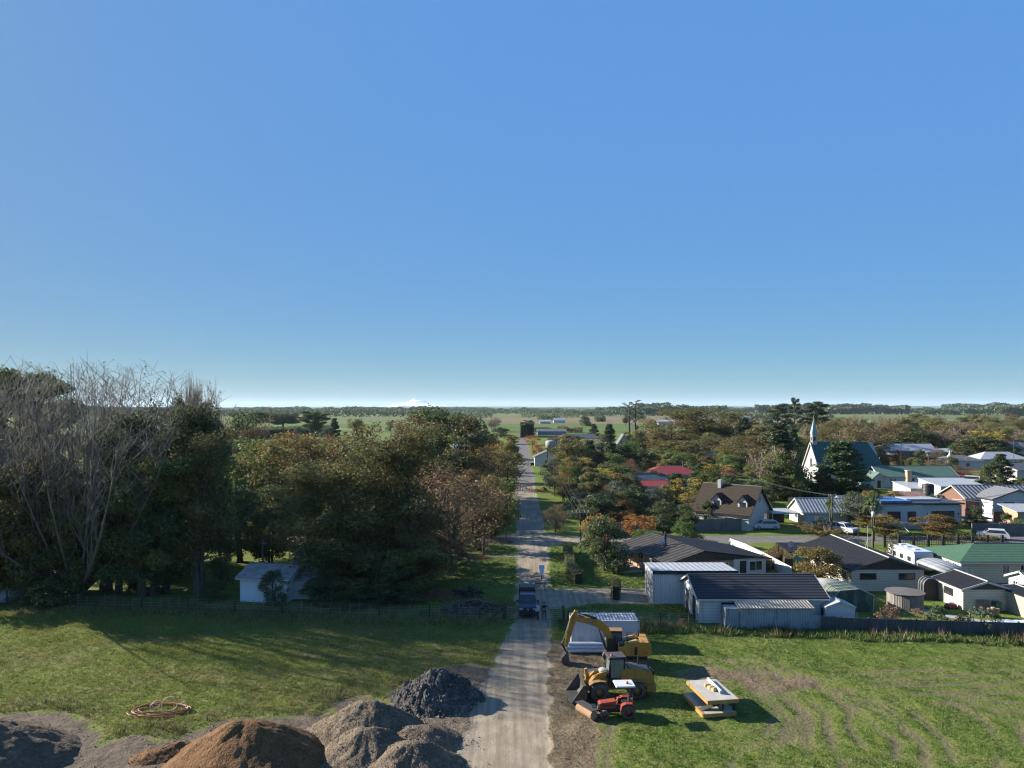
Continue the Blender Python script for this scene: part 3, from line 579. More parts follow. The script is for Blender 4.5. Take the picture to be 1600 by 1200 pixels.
tp('gum',490,730,88,110,'dark gum tree just right of the cottage chimney',g)
tp('evergreen',690,641,150,110,'tall shaggy dark tree standing highest above the birch',g); tp('olive',720,655,165,80,'brownish tree top right of the tall shaggy one',g); tp('autumn',655,650,170,70,'feathery brown tree left of the tall shaggy one',g)
for px,top,Y,w in ((612,672,230,50),(640,660,210,46),(585,690,230,40)): tp('woodbare',px,top,Y,w,'reddish leafless tree behind the left wood','reddish leafless trees of the left wood')
tp('rust',698,728,92,160,'big russet birch with fine hanging twigs left of the road',g); tp('rust',648,790,85,80,'russet birch partly hidden behind the bigger one',g); tp('autumn',745,745,108,80,'brown green tree between birch and road verge',g)
tp('olive',640,835,84,110,'dull green bushy tree behind the fence, below the birch',g); tp('olive',575,850,82,90,'dark leafy tree just behind the fence right of the cottage',g); tp('evergreen',520,850,83,80,'dark ivy bush tree covering the cottage right end',g); tp('gold',665,850,88,70,'yellowish leafy tree at the foot of the birch',g); tp('dark',428,893,79,40,'dark round bush in front of the cottage wall',g); tp('dark',600,880,80,80,'black green thicket behind the fence right of the cottage',g); tp('dark',705,855,104,45,'dark clipped bush under the birch beside the lawn',g)
tp('evergreen',545,800,90,90,'dark tree in the deep shade behind the cottage',g); tp('olive',690,830,98,70,'olive tree low under the birch',g); tp('gum',655,790,90,60,'pale double trunk tree right at the lawn edge',g)
tp('evergreen',440,770,108,70,'dark bushy tree behind the cottage roof',g); tp('evergreen',270,810,84,80,'shaded ivy trunk tree left of the cottage',g); tp('dark',85,850,80,90,'dark undergrowth bush by the pale water tank',g)
g='street trees left of the road'
for k,px,top,Y,w,l in (('autumn',778,705,150,70,'brown leafed street tree nearest the road on its left'),('red',768,752,132,46,'dark red street tree left of the road by the road works'),('autumn',745,720,165,60,'brown street tree behind the dark red one'),('yellow',760,690,240,34,'yellow green street tree left of the far road'),('gold',792,692,205,40,'golden street tree leaning over the road from the left'),
    ('gold',770,684,300,30,'small golden tree far up the left side of the road'),('yellow',735,705,190,30,'yellow bush tree in front of the left far roofs'),('gold',800,681,420,18,'last golden tree before the tall hedge'),('green',728,715,175,40,'mid green tree in front of the left far roofs'),('green',792,755,125,34,'green tree hanging over the orange diamond sign'),('olive',765,780,118,60,'olive tree at the verge left of the junction'),('autumn',720,735,140,60,'dull brown tree behind the birch crown')): tp(k,px,top,Y,w,l,g)
g='trees by the far paddocks'
tp('flatpine',400,645,700,60,'big dark spreading pine in the left far pasture',g); tp('flatpine',441,647,690,50,'second dark spreading pine in the left far pasture',g); tp('flatpine',492,644,480,36,'umbrella shaped pine standing alone in the left pasture',g); tp('bluegreen',470,668,500,26,'grey green tree left of the umbrella pine foot',g); tp('conifer',524,655,420,20,'slim dark tree in front of the left pasture',g); tp('gum',553,655,430,25,'grey gum tree in front of the left pasture',g); tp('bluegreen',512,668,440,22,'small grey tree beside the umbrella pine',g)
tp('dark',782,668,520,30,'dark round tree left of the tall clipped hedge',g); tp('woodbare',768,652,640,26,'grey leafless tree behind the dark round tree',g); tp('conifer',830,668,560,12,'dark narrow tree right of the tall hedge',g)
tp('tallpine',984,630,440,22,'tall thin pine with bare trunk standing left of its twin',g); tp('tallpine',993,627,445,22,'tall thin pine with bare trunk standing right of its twin',g)
tp('conifer',953,664,330,24,'dark conical tree beside the steep roofed house',g); tp('dark',999,674,330,26,'dark round tree hiding half of the steep roofed house',g); tp('dark',849,668,600,40,'dark tree in front of the low blue grey shed',g)
g='street trees right of the road'
tp('orange',832,681,380,18,'small orange street tree far up the right side of the road',g); tp('orange',840,694,283,17,'orange lollipop street tree beside the far road',g)
g='garden trees right of the road'
for k,px,top,Y,w,l in (('olive',893,688,212,58,'round olive tree leading the dark garden row'),('conifer',924,690,218,30,'dark conifer right of the round olive tree'),('column',938,695,215,20,'narrow dark cypress in the garden row'),('conifer',956,694,220,36,'broad dark conifer in the middle of the garden row'),('column',975,698,214,26,'dark cypress right of the broad conifer'),('dark',1003,702,214,55,'massive dark green tree ending the garden row'),('green',985,690,260,40,'green tree behind the dark garden row'),
  ('yellow',887,722,182,28,'yellow and orange tree beside the power pole'),('autumn',882,745,165,40,'rusty brown tree beside the road verge'),('bluegreen',860,718,190,26,'blue grey conifer like bush at the road edge'),('dark',868,685,330,30,'dark tree below the white house front'),('red',872,680,360,16,'small red tree in front of the far grey roofs'),
  ('green',925,740,158,60,'bright green tree in the garden beside the fence'),('gold',957,742,155,66,'orange brown tree beside the bright green one'),('bluegreen',912,770,136,56,'blue green bush tree behind the crossarm pole'),('dark',940,775,132,60,'dark bush tree behind the grey garden fence'),('dark',985,765,140,60,'dark tree below the red roofs'),('woodbare',1005,772,142,50,'purplish leafless tree below the red roofs'),('dark',1040,785,128,60,'dark bush tree behind the topiary'),('yellow',1074,748,150,40,'bright yellow and orange tree left of the brown roofed house'),('orange',890,752,170,22,'small rusty orange tree by the verge'),('rust',868,790,124,34,'low rusty hedge bush at the lawn corner'),('dark',915,745,175,60,'dark shrub mass behind the bright green tree'),
  ('autumn',1100,775,134,50,'brown bush tree in front of the brown roofed house'),('dark',1105,782,130,26,'small dark conifer shaped bush by the dormers'),('dark',1070,790,126,40,'dark bush tree under the yellow tree'),
  ('dark',945,812,95,62,'dense dark round headed tree leaning over its thin trunk'),('orange',940,808,97,40,'rusty orange climber crown over the dark round tree'),('orange',998,806,116,46,'coral leafed bush tree behind the brown house roof'),('column',1036,806,118,27,'clipped round topped conifer behind the brown house roof'),('green',1010,828,112,40,'leafy green bush behind the brown house roof'),('green',1068,815,112,34,'bright leafy fruit tree at the side street corner'),('dark',1076,800,113,34,'dark columnar tree at the side street corner'),
  ): tp(k,px,top,Y,w,l,g)
g='big trees beyond the red roofs'
for k,px,top,Y,w,l in (('gum',1092,641,310,130,'largest olive brown tree above the red roofs'),('autumn',1045,658,300,80,'brownish tree left of the largest olive tree'),('gum',1130,652,300,80,'tall olive tree right of the largest one'),('conifer',1163,655,290,40,'dark pointed conifer above the white roof'),('olive',1060,690,255,80,'olive tree in front of the big brown trees'),('dark',1035,705,240,70,'dark tree left of the white roofed house'),('green',1072,708,215,45,'lit green tree left of the white roofed house'),('dark',1140,700,245,60,'dark tree behind the white roofed house'),('green',1145,712,220,40,'leafy green tree right of the white roofed house'),
  ('dark',1020,735,190,40,'dark shrub tree above the left red roof'),('green',1113,733,180,45,'green tree right of the red hip roof'),('dark',1140,742,172,40,'dark green bush tree right of the red hip roof'),('olive',1190,668,270,60,'olive brown tree left of the tall dark conifer'),('autumn',1160,690,230,60,'faded brown tree behind the grey bare tree'),('woodbare',1030,668,330,50,'mauve leafless tree at the left edge of the brown trees'),
  ('woodbare',1200,700,172,62,'golden grey half bare tree in front of the dark conifers'),('conifer',1222,664,190,58,'tall dark conifer left of the church'),('conifer',1240,672,226,32,'dark conifer close behind the church steeple'),('autumn',1238,728,183,30,'orange tinged green tree at the church front'),('green',1258,748,176,36,'green bush tree below the church front'),('conifer',1318,692,168,80,'large spreading conifer in front of the church roof'),('conifer',1290,738,166,46,'lower conifer in front of the church'),('dark',1335,735,166,50,'dark tree at the right end of the church'),('dark',1218,735,178,44,'dark tree between grey tree and church'),('dark',1180,752,160,50,'dark hedge tree behind the brown roofed house')): tp(k,px,top,Y,w,l,g)
for px,top,Y,w in ((1216,633,360,40),(1241,624,370,22),(1276,630,365,42)): tp('pine',px,top,Y,w,{1216:'left tall dark pine of three on the skyline',1241:'middle tallest dark pine of three on the skyline',1276:'right dark pine of three on the skyline'}[px],'tall pines on the skyline')
q=random.Random(3); wood=[]
for i in range(58):
    px=1255+350*((i*0.618)%1); Y=265+i*5.2+q.uniform(-8,8); k=q.choice(['woodbare','woodbare','gum','autumn','olive','woodbare','evergreen'])
    hh=q.uniform(10,15) if Y<380 else q.uniform(12,18); wood.append((k,px,Y,hh))
WL={'woodbare':('brown leafless tree of the wood behind church and hall','leafless trees of the wood'),'gum':('olive gum tree of the wood behind church and hall','gum trees of the wood'),'autumn':('autumn brown tree of the wood behind church and hall','autumn trees of the wood'),'olive':('round olive tree of the wood behind church and hall','olive trees of the wood'),'evergreen':('dark evergreen of the wood behind church and hall','evergreens of the wood')}
for k,px,Y,hh in wood:
    if px>1370 and Y<330: Y=q.uniform(340,420)
    tree(k,PX(px,Y),Y,q.uniform(9,14),hh,marked(k,'in the wood behind church and school',px,Y,hh),WL[k][1])
for px,top,Y,w in ((1150,665,420,60),(1180,660,440,50),(1300,660,300,50),(1345,690,245,40),(1360,668,260,60)): tp('autumn',px,top,Y,w,'faded autumn tree along the edge between church and pines','edge trees near the church')
g='garden trees of the right hand houses'
for k,px,top,Y,w,l in (('dark',1440,672,330,60,'dark green spreading tree above the white school roofs'),('green',1410,682,330,60,'lower green tree mass above the white school roofs'),('dark',1528,682,300,80,'large dark dome shaped tree above the right houses'),('yellow',1535,674,306,50,'yellow crowned tree on top of the dark dome shaped one'),('dark',1560,690,300,60,'dark tree right of the yellow crowned one'),('column',1507,697,290,9,'narrow golden green cypress before the dark dome tree'),
  ('red',1400,703,268,26,'dark bare limbed tree beside the brick building'),('rust',1432,708,262,42,'rust red hedge like tree in front of the school'),('rust',1455,714,258,40,'second rust red tree in front of the school'),('dark',1374,702,262,24,'dark tree right of the church roof'),('rust',1465,718,230,40,'rusty street tree near the red car'),('rust',1505,728,220,40,'rusty street tree behind the white van'),('rust',1530,735,210,34,'rusty hedge tree right of the white van'),
  ('dark',1548,722,195,34,'dark evergreen left of the dark pointed one'),('conifer',1565,711,196,38,'dark pointed evergreen before the grey building'),('dark',1335,770,133,44,'grey green tree beside the silver metal roof'),('bluegreen',1338,775,130,40,'pale green tree in front of the silver metal roof'),('gold',1362,768,135,30,'brown topped palm like tree by the white flat roofed house'),
  ('flowering',1285,820,119,62,'low spreading orange brown tree on the verge by the silver truck'),('gold',1372,806,122,58,'orange brown tree at the left corner of the white flat roofed house'),('flowering',1393,825,118,40,'small orange brown tree on the verge near the black fence'),('gold',1464,806,121,56,'larger orange brown tree before the glass doors'),('flowering',1470,832,117,60,'orange shrub tree below the larger one'),('flowering',1527,832,117,52,'low orange brown tree left of the white car'),
  ('green',1598,812,124,30,'green bush at the right edge of the view near the white car'),('gold',1279,857,85,68,'dense round golden brown tree left of the dark gabled house'),('gold',1312,885,88,30,'small pointed bush beside the dense round tree'),('shrub',1395,846,98,36,'leafy green shrub beside the caravan'),('dark',1596,745,190,16,'dark bush beside the dark grey building')): tp(k,px,top,Y,w,l,g)
tp('palm',1364,772,116,34,'tall cabbage palm beside the transformer pole',g); tp('palm',1297,778,125,22,'cabbage palm in front of the silver metal garage',g,var=0); tp('palm',1365,822,110,22,'short cabbage palm at the black lattice fence',g,var=1); tp('palm',1488,693,268,16,'cabbage palm left of the narrow golden cypress',g,var=0); tp('palm',1085,836,110,14,'spiky cabbage palm behind the brown house',g,var=0)
g='shrubs along the dark yard fence'
for k,px,top,Y,w,l in (('rustshrub',1390,946,69.5,34,'brownish bush behind the dark fence, leftmost of the row'),('rustshrub',1432,953,69,36,'reddish brown low bush behind the dark fence'),('darkshrub',1463,945,69.5,34,'dark green rounded bush by the concrete path'),('shrub',1475,968,68.7,26,'low olive bush next to the dark green one'),('greyshrub',1530,950,68.5,44,'pale grey flowering bush beside the garden post'),('darkshrub',1555,962,68.3,26,'green bush right of the pale grey one'),('shrub',1502,962,69,20,'small garden flower bush by the path'),
   ('rustshrub',1067,966,69.6,16,'dark small bush at the paddock fence'),('shrub',1305,838,113,14,'small verge shrub near the side street')): tp(k,px,top,Y,w,l,g)
for px,top,Y,w in ((630,910,79,60),(560,915,78,60),(500,905,79,50),(335,905,80,36),(60,905,79.5,70)): tp('dark',px,top,Y,w,'dark low thicket bush in the shade right behind the field fence','thicket behind the field fence')
tp('evergreen',385,765,100,90,'dark tree filling the gap behind the left end of the cottage','trees behind the left field fence'); tp('olive',420,800,97,60,'olive bush tree over the cottage roof','trees behind the left field fence')
tp('evergreen',508,862,80.5,58,'leafy dark tree hanging over the right half of the cottage','trees behind the left field fence')
# ---- hedges (leafy boxes)
def hedge(name,pts,w,h,leaf,lab,cat='hedge',size=.14,dens=90,top=None,wob=.12):
    t=thing(name,lab,cat,(pts[0][0],pts[0][1],0)); P=[];N=[]
    for (a,b) in zip(pts[:-1],pts[1:]):
        a=np.array(a)-pts[0];b=np.array(b)-pts[0]; Ln=np.hypot(*(b-a)); n=int(Ln*(2*h+w)*dens); u=rng.random(n)*Ln; s=rng.random(n)*(2*h+w); d=(b-a)/Ln; nn=np.array([-d[1],d[0]])
        off=np.where(s<h,-w/2,np.where(s<2*h,w/2,s-2*h-w/2)); z=np.where(s<h,s,np.where(s<2*h,s-h,h))
        wv=1+wob*(fbm(u*.9,s*.4,3,5)-.5)*2.; nx=np.where(s<h,-1,np.where(s<2*h,1,0.)); nz=np.where(s<2*h,.2,1.)
        p=a[None]+d[None]*u[:,None]+nn[None]*(off*wv)[:,None]; P.append(np.c_[p,z*wv]+rng.normal(size=(n,3))*.05); N.append(np.c_[nn[0]*nx,nn[1]*nx,nz]+rng.normal(size=(n,3))*.6)
    V,Fq=leafgeo(np.concatenate(P),np.concatenate(N),size); link('foliage',npmesh('foliage',V,Fq,LEAF[leaf]),t)
    mb=MB()
    for (a,b) in zip(pts[:-1],pts[1:]):
        a=Vector((a[0]-pts[0][0],a[1]-pts[0][1])); b=Vector((b[0]-pts[0][0],b[1]-pts[0][1])); d=b-a
        mb.box(((a.x+b.x)/2,(a.y+b.y)/2,h*.43),(d.length*.98,w*.72,h*.84),0,math.atan2(d.y,d.x))
    mb.build('stems',surf('hedge_inside',(.03,.028,.016),1,.4,3),t); return t
hedge('clipped_hedge',[G(1190,893),G(1228,862)],2.0,1.3,'gold','clipped golden hedge beside the long pale fence wall')
hedge('clipped_hedge',[G(1232,893),G(1236,868)],1.2,1.9,'gold','narrow golden hedge end beside the teal carport wall')
hedge('ivy_hedge',[G(886,862),G(892,898),G(904,913)],1.1,1.5,'dark','dark ivy hedge running down the verge right of the road')
hedge('clipped_hedge',[G(963,925),G(962,938)],.9,1.7,'olive','short clipped hedge stump at the forecourt corner')
hedge('tall_hedge',[(PX(818,520),520),(PX(818,520),548)],4,10,'green','very tall clipped hedge standing beside the far end of the road',size=.6,dens=30)
hedge('tall_hedge',[(PX(829,530),530),(PX(829,530),550)],4.5,9.5,'green','dark clipped hedge directly right of the very tall one',size=.6,dens=30)
hedge('shelter_hedge',[(PX(420,560),470),(PX(520,560),560)],6,7,'dark','long dark shelter hedge below the left far pasture',size=.7,dens=6,wob=.3)
# ---- distant shelter belts: woods that read as one mass
q=random.Random(9)
def belt(x0,x1,Y,h,dep,leaf,lab=None):
    n=int((x1-x0)*h*.32*(1200/Y)**.5)+500; n=min(n,14000); u=rng.random(n); x=x0+(x1-x0)*u; top=h*(.55+.75*fbm(x/ (h*1.3),x*0+Y,4,int(Y)))
    z=top*rng.random(n)**.6; y=Y+(rng.random(n)-.5)*dep; V,Fq=leafgeo(np.stack([x,y,z],-1),np.stack([rng.normal(size=n),rng.normal(size=n)-.4,rng.random(n)],-1),np.full(n,h*.28),.8)
    o=link('treeline',npmesh('treeline',V,Fq,LEAF[leaf])); tag(o,kind='stuff')
def bp(a,b,Y,h,leaf='dark',dep=30): belt(PX(a,Y),PX(b,Y),Y,h,dep,leaf)
for a,b,Y,h in ((480,680,1650,15),(690,770,1500,11),(745,1000,2400,16),(815,905,1500,10),(1000,1125,1900,26),(1010,1135,2300,28),(1130,1180,3000,20),(340,480,2100,15),(540,680,2600,24),(880,960,1800,13),(905,1000,1900,14),(1180,1330,2600,30),(1290,1420,2300,26),(1440,1600,2000,20),(1400,1500,2800,22),(1560,1640,1800,24),(250,420,1700,14),(100,330,1900,18),(0,200,1800,18),(1480,1700,3200,40),(1100,1220,1500,12),(690,880,3300,20),(1150,1300,1250,12),(840,870,1250,9),(930,945,1100,9),(975,1010,1300,9)): bp(a,b,Y,h)
for i in range(48):
    Y=q.uniform(2300,7000); c=q.uniform(-50,1650); w=q.uniform(40,170); bp(c-w/2,c+w/2,Y,q.uniform(14,26) if c<1000 else q.uniform(20,40),'dark',60)
for px,Y,w in ((735,560,50),(700,600,40),(890,620,40)): bp(px-w/2,px+w/2,Y,5,'olive',10)
# ================================================================ BUILDINGS
WHITE=surf('white_weatherboard',(.52,.52,.505),.6,.07,1.5,ridge=(0,0,1),rw=.3,rd=.012); CREAM=surf('cream_weatherboard',(.46,.43,.345),.6,.08,1.5,ridge=(0,0,1),rw=.3,rd=.012); PALE=surf('pale_plaster',(0.361,0.369,0.369),.7,.08,1.2,stain=(.36,.36,.35))
GREYW=surf('grey_blockwork',(.36,.36,.35),.85,.15,2); TRIM=surf('white_trim',(0.410,0.410,0.402),.5,.05); BRICK=surf('brown_brick',(.16,.085,.06),.9,.3,6); TAN=surf('tan_brick',(.36,.25,.17),.9,.2,6); DARKW=surf('dark_cladding',(.045,.04,.036),.7,.25,3,ridge=(1,0,0),rw=.4,rd=.02)
SHEETW=surf('white_corrugated_steel',(.52,.53,.54),.4,.06,1,ridge=(1,0,0),rw=.22,rd=.03); SHEETB=surf('weathered_blue_grey_iron',(.26,.31,.34),.6,.25,1.4,stain=(.12,.13,.13),ridge=(1,0,0),rw=.25,rd=.03)
def roofmat(n,c,ax=(1,0,0),rw=.76,rd=.025,rough=.7,var=.18,stain=None): return surf(n,c,rough,var,1.3,ridge=ax,rw=rw,rd=rd,stain=stain,spec=.2)
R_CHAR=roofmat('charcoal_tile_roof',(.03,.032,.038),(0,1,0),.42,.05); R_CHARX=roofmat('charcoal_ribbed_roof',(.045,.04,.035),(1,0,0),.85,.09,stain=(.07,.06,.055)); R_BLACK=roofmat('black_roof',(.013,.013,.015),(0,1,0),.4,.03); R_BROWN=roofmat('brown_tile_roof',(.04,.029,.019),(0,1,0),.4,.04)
R_GREEN=roofmat('green_tile_roof',(.06,.125,.075),(0,1,0),.4,.03,stain=(.05,.11,.07)); R_TEAL=roofmat('teal_church_roof',(.05,.105,.10),(1,0,0),.7,.03); R_GREENP=roofmat('faded_green_iron_roof',(.10,.17,.125),(1,0,0),.7,.03,stain=(.16,.2,.15)); R_SILV=roofmat('silver_iron_roof',(0.271,0.279,0.287),(1,0,0),.6,.04,.4,stain=(.3,.3,.3)); R_WHITE=roofmat('white_iron_roof',(0.377,0.385,0.394),(1,0,0),.6,.03,.4); R_RED=roofmat('red_roof',(.24,.045,.045),(0,1,0),.4,.03); R_SUNRUST=roofmat('sun_streaked_rusty_iron',(.34,.32,.31),(1,0,0),.3,.03,.6,.3,stain=(.2,.11,.07)); R_GREY=roofmat('grey_tile_roof',(.13,.135,.145),(0,1,0),.4,.04)  # cottage iron roof: sun streaks put into its pale base, over rust stains
R_STRIPE=roofmat('grey_striped_roof',(.17,.175,.185),(1,0,0),.8,.09); FRAME=surf('dark_window_frame',(.03,.03,.032),.4,.1); FRAMEW=surf('white_window_frame',(.6,.6,.6),.4,.05); GLASS=glassmat(); DOORB=surf('dark_doorway',(.02,.02,.022),.6,.1); CONC=surf('concrete',(.30,.285,.26),.9,.2,2)
FOOT=[(21.6,95.2,9),(73.9,133.5,8),(PX(1318,202),203,9),(25,70,4),(PX(1220,131),131.5,3.5)]
def side_frame(sd,W,D):
    return {'f':((0,-D/2),0),'b':((0,D/2),math.pi),'r':((W/2,0),math.pi/2),'l':((-W/2,0),-math.pi/2)}[sd]
def opening(p,W,D,sd,u,z,w,h,kind='window',fm=None,mull=1,mat=None):
    """window or door set on wall side sd, u metres along it from its middle"""
    (cx,cy),a=side_frame(sd,W,D); mb=MB(); t=.06; fm=fm or FRAMEW
    x=cx+u*math.cos(a); y=cy+u*math.sin(a)
    if kind=='window':
        for bx,bz,bw,bh in [(0,h/2-t/2,w,t),(0,-h/2+t/2,w,t),(-w/2+t/2,0,t,h-2*t),(w/2-t/2,0,t,h-2*t)]+[((i/(mull+1)-.5)*w,0,t*.8,h-2*t) for i in range(1,mull+1)]: mb.box((bx,-.035,bz),(bw,.075,bh))
        o=mb.build('window',fm,p,(x,y,z+h/2),a); MB().box((0,-.018,0),(w-2*t,.03,h-2*t)).build('pane',mat or GLASS,o)
    else:
        mb.box((0,-.025,0),(w,.055,h)); o=mb.build('door' if kind=='door' else kind,mat or DOORB,p,(x,y,z+h/2),a)
        if kind=='door': MB().box((w*.36,-.08,-.05),(.04,.06,.14)).build('handle',FRAME,o)
    return o
def house(name,label,cat,x,y,rz,W,D,h,rise,wall,roof,over=.35,hip=0,ops=(),gable=None,mono=False,th=.13,trim=TRIM,z0=0,group=None,gut=True):
    """W along local x (the ridge), D along y. ops: (side,u,z,w,h[,kind,frame,mull])"""
    t=thing(name,label,cat,(x,y,0),rz,group); w2,d2=W/2,D/2; mb=MB(); FOOT.append((x,y,math.hypot(W,D)/2))
    if mono:
        mb.prism([(-d2,-.3),(d2,-.3),(d2,h+rise),(-d2,h)],-w2,w2,0,'x'); mb.build('wall',wall,t)
        r=MB(); a=(rise/D); zf=h+.02-a*over; zb=h+.02+a*(D+over)
        r.slab([(-w2-over,-d2-over,zf+th),(w2+over,-d2-over,zf+th),(w2+over,d2+over,zb+th),(-w2-over,d2+over,zb+th)],th); r.build('roof',roof,t)
    else:
        if hip or not gable: 
            mb.box((0,0,h/2-.15),(W,D,h+.3)) if hip else mb.prism([(-d2,-.3),(d2,-.3),(d2,h),(0,h+rise),(-d2,h)],-w2,w2,0,'x'); mb.build('wall',wall,t)
        else:
            mb.box((0,0,h/2-.15),(W,D,h+.3)); mb.build('wall',wall,t)
            MB().prism([(-d2,h+.002),(d2,h+.002),(0,h+rise)],-w2-.02,w2+.02,0,'x').build('gable',gable,t)
        s=rise/d2; ze=h-s*over+.03+th; zr=h+rise+.03+th; r=MB(); hx=hip*d2 if hip else 0; o=over
        rx=w2+o-(d2+o)*hip if hip else w2+o
        r.slab([(-w2-o,-d2-o,ze),(w2+o,-d2-o,ze),(rx,0,zr),(-rx,0,zr)],th); r.slab([(w2+o,d2+o,ze),(-w2-o,d2+o,ze),(-rx,0,zr),(rx,0,zr)],th)
        if hip:
            r.slab([(-w2-o,d2+o,ze),(-w2-o,-d2-o,ze),(-rx,0,zr)],th); r.slab([(w2+o,-d2-o,ze),(w2+o,d2+o,ze),(rx,0,zr)],th)
        ro=r.build('roof',roof,t); MB().tube([(-rx,0,zr),(rx,0,zr)],.09,6).build('ridge_cap',surf(roof.name+'_cap',(.30,.30,.30) if roof in(R_BLACK,R_SILV) else (.12,.12,.12),.6,.2),ro)
        if gut:
            for sy in (-1,1): MB().box((0,sy*(d2+o+.05),ze-th-.02),(W+2*o,.1,.14)).build('gutter',trim,t)
        if not hip:
            for sx in (-1,1):
                bb=MB()
                for sy in (-1,1): bb.slab([(sx*(w2+o)+ (0 if sx<0 else .0),sy*(d2+o),ze+.015),(sx*(w2+o+.05),sy*(d2+o),ze+.015),(sx*(w2+o+.05),0,zr+.015),(sx*(w2+o),0,zr+.015)],.2)
                bb.build('bargeboard',trim,t)
    for q in ops: opening(t,W,D,*q)
    return t
# ---- A: white garage with dark tile roof
A=house('garage','white garage with dark tiled roof behind the corrugated lean-to','garage',24.75,75.0,0,12.5,7,2.5,1.4,WHITE,R_CHAR,.3,ops=[('f',-3.45,1.0,1.25,1.05,'window',FRAME,1),('f',4.0,0,.75,2.1,'door'),('l',1.6,0,1.0,2.2,'doorway'),('l',-1.2,0,1.0,2.2,'doorway')])
MB().box((18.9-24.75,-3.62,1.3),(.09,.1,2.5)).build('downpipe',TRIM,A)
t=thing('lean_to_shed','weathered blue grey corrugated lean-to against the white garage','shed',(25.0,70.4,0)); 
MB().prism([(-.95,-.2),(.95,-.2),(.95,2.32),(-.95,2.02)],-3.1,3.9,0,'x').build('wall',SHEETB,t); MB().box((-3.75,0,.95),(1.25,1.5,2.0)).build('side_bay',SHEETB,t)
MB().slab([(-3.25,-1.15,2.1),(4.05,-1.15,2.1),(4.05,.98,2.44),(-3.25,.98,2.44)],.06).build('roof',surf('old_rusty_corrugated_roof',(.40,.33,.25),.7,.2,1.5,ridge=(1,0,0),rw=.3,rd=.06,stain=(.25,.2,.16)),t)
B=house('tall_garage','tall white corrugated garage with a navy fascia beside the forecourt','garage',19.9,81.2,0,9.0,5.2,3.45,-.25,SHEETW,R_WHITE,.12,mono=True,ops=[('l',0,0,3.2,2.9,'roller_door',None,0,surf('grey_roller_door',(.25,.27,.29),.5,.1,2,ridge=(0,0,1),rw=.12)),('f',3.2,2.35,.9,.5),('f',5.0-1.2,0,.02,.02)][:2])
MB().box((0,-2.76,3.42),(9.3,.06,.4)).build('fascia',surf('navy_fascia',(.018,.024,.045),.4,.1),B); MB().box((-4.6,-2.68,1.6),(.14,.14,3.3)).build('corner_trim',TRIM,B)
# ---- C: charcoal roofed brown house (ridge runs away from the camera, turned a little)
Cc=thing('house','brown brick house with striped charcoal roof, chimney pipe and verandah','house',(21.6,95.2,0),math.atan2(102.5-88,19.5-23.6)-math.pi/2)
MB().box((.1,0,1.15),(8.8,13,2.7)).build('wall',TAN,Cc); MB().box((6.6,-3.5,1.1),(4.6,6.5,2.7)).build('side_wall',WHITE,Cc)
MB().prism([(-4.2,2.5),(9.0,2.3),(0,3.62)],-6.75,6.4,0,'y').build('gable',DARKW,Cc)
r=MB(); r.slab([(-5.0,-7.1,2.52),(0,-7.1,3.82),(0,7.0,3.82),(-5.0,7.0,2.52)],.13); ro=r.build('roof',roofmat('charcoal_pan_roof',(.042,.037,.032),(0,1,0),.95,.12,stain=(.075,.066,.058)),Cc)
MB().slab([(0,-7.1,3.82),(9.6,-7.1,2.35),(9.6,2.6,2.35),(0,7.0,3.82)],.13).build('shaded_roof_side',R_BLACK,Cc)  # shade of the right slope put into a blacker material than the left
MB().slab([(-7.4,.2,2.28),(-5.0,.2,2.52),(-5.0,7.2,2.52),(-7.4,7.2,2.28)],.1).build('verandah_roof',R_CHARX,Cc)
for yy in (.5,2.7,4.9,7.0): MB().box((-7.2,yy,1.1),(.14,.14,2.2)).build('post',FRAME,Cc)
MB().box((-6.2,3.6,.1),(2.8,7.4,.22)).build('verandah_floor',CONC,Cc)
MB().tube([(-1.9,-.6,3.0),(-1.9,-.6,5.0)],.17,10).build('chimney_pipe',surf('black_flue',(.02,.02,.022),.5,.1),Cc)
dsh=MB(); dsh.lathe((-2.6,-1.2,3.95),[(.02,-.1),(.25,-.05),(.4,.06)],14,0,'y'); dsh.tube([(-2.6,-1.1,3.3),(-2.6,-1.1,3.9)],.03,5); dsh.build('satellite_dish',TRIM,Cc)
for u in (-4.6,-1.5,2.5,5): opening(Cc,8.6,13,'l',u,.6,1.5,1.4,'window',FRAMEW,1)
for u,w in ((-2.6,1.6),(.6,2.2),(3.2,1.0)): opening(Cc,8.8,13,'f',u,1.2,w,.9,'window',FRAMEW,1)
opening(Cc,13.4,13.5,'f',5.6,.1,.9,2.1,'door'); opening(Cc,13.4,13.5,'f',7.4,.9,1.9,1.2,'window',FRAMEW,1)
# ---- D: dark gabled house
Dd=house('house','cream house with wide black gabled roof and aerial mast, gable facing the paddock','house',43.6,91.2,math.pi/2,14.6,8.4,2.5,1.3,CREAM,R_BLACK,.35,gable=DARKW,ops=[('l',2.2,1.35,1.9,.75,'window',FRAME,1),('l',-2.3,1.35,1.9,.75,'window',FRAME,1),('b',3,1,1.6,1.1,'window',FRAMEW,1),('b',5.5,1,1.2,1.1,'window',FRAMEW,1),('b',-2,1,1.8,1.1,'window',FRAMEW,1)],trim=FRAME)
m=MB(); m.tube([(-.5,-1.0,3.6),(-.5,-1.0,6.5)],.025,5); m.tube([(-.2,-.9,3.7),(-.5,-1.0,4.8)],.03,5)
for zz in (5.7,6.1,6.4): m.box((-.5,-1.0,zz),(.03,.9,.03))
m.build('aerial',TRIM,Dd)
t=thing('carport','small black roofed carport with a teal end wall','carport',(38.6,96.6,0)); MB().box((0,0,1.1),(3.0,.12,1.9)).build('teal_wall',surf('teal_board',(.02,.22,.19),.5,.15),t); MB().box((.2,2.2,2.2),(3.8,5,.12),0,0,R(4)).build('roof',R_BLACK,t); 
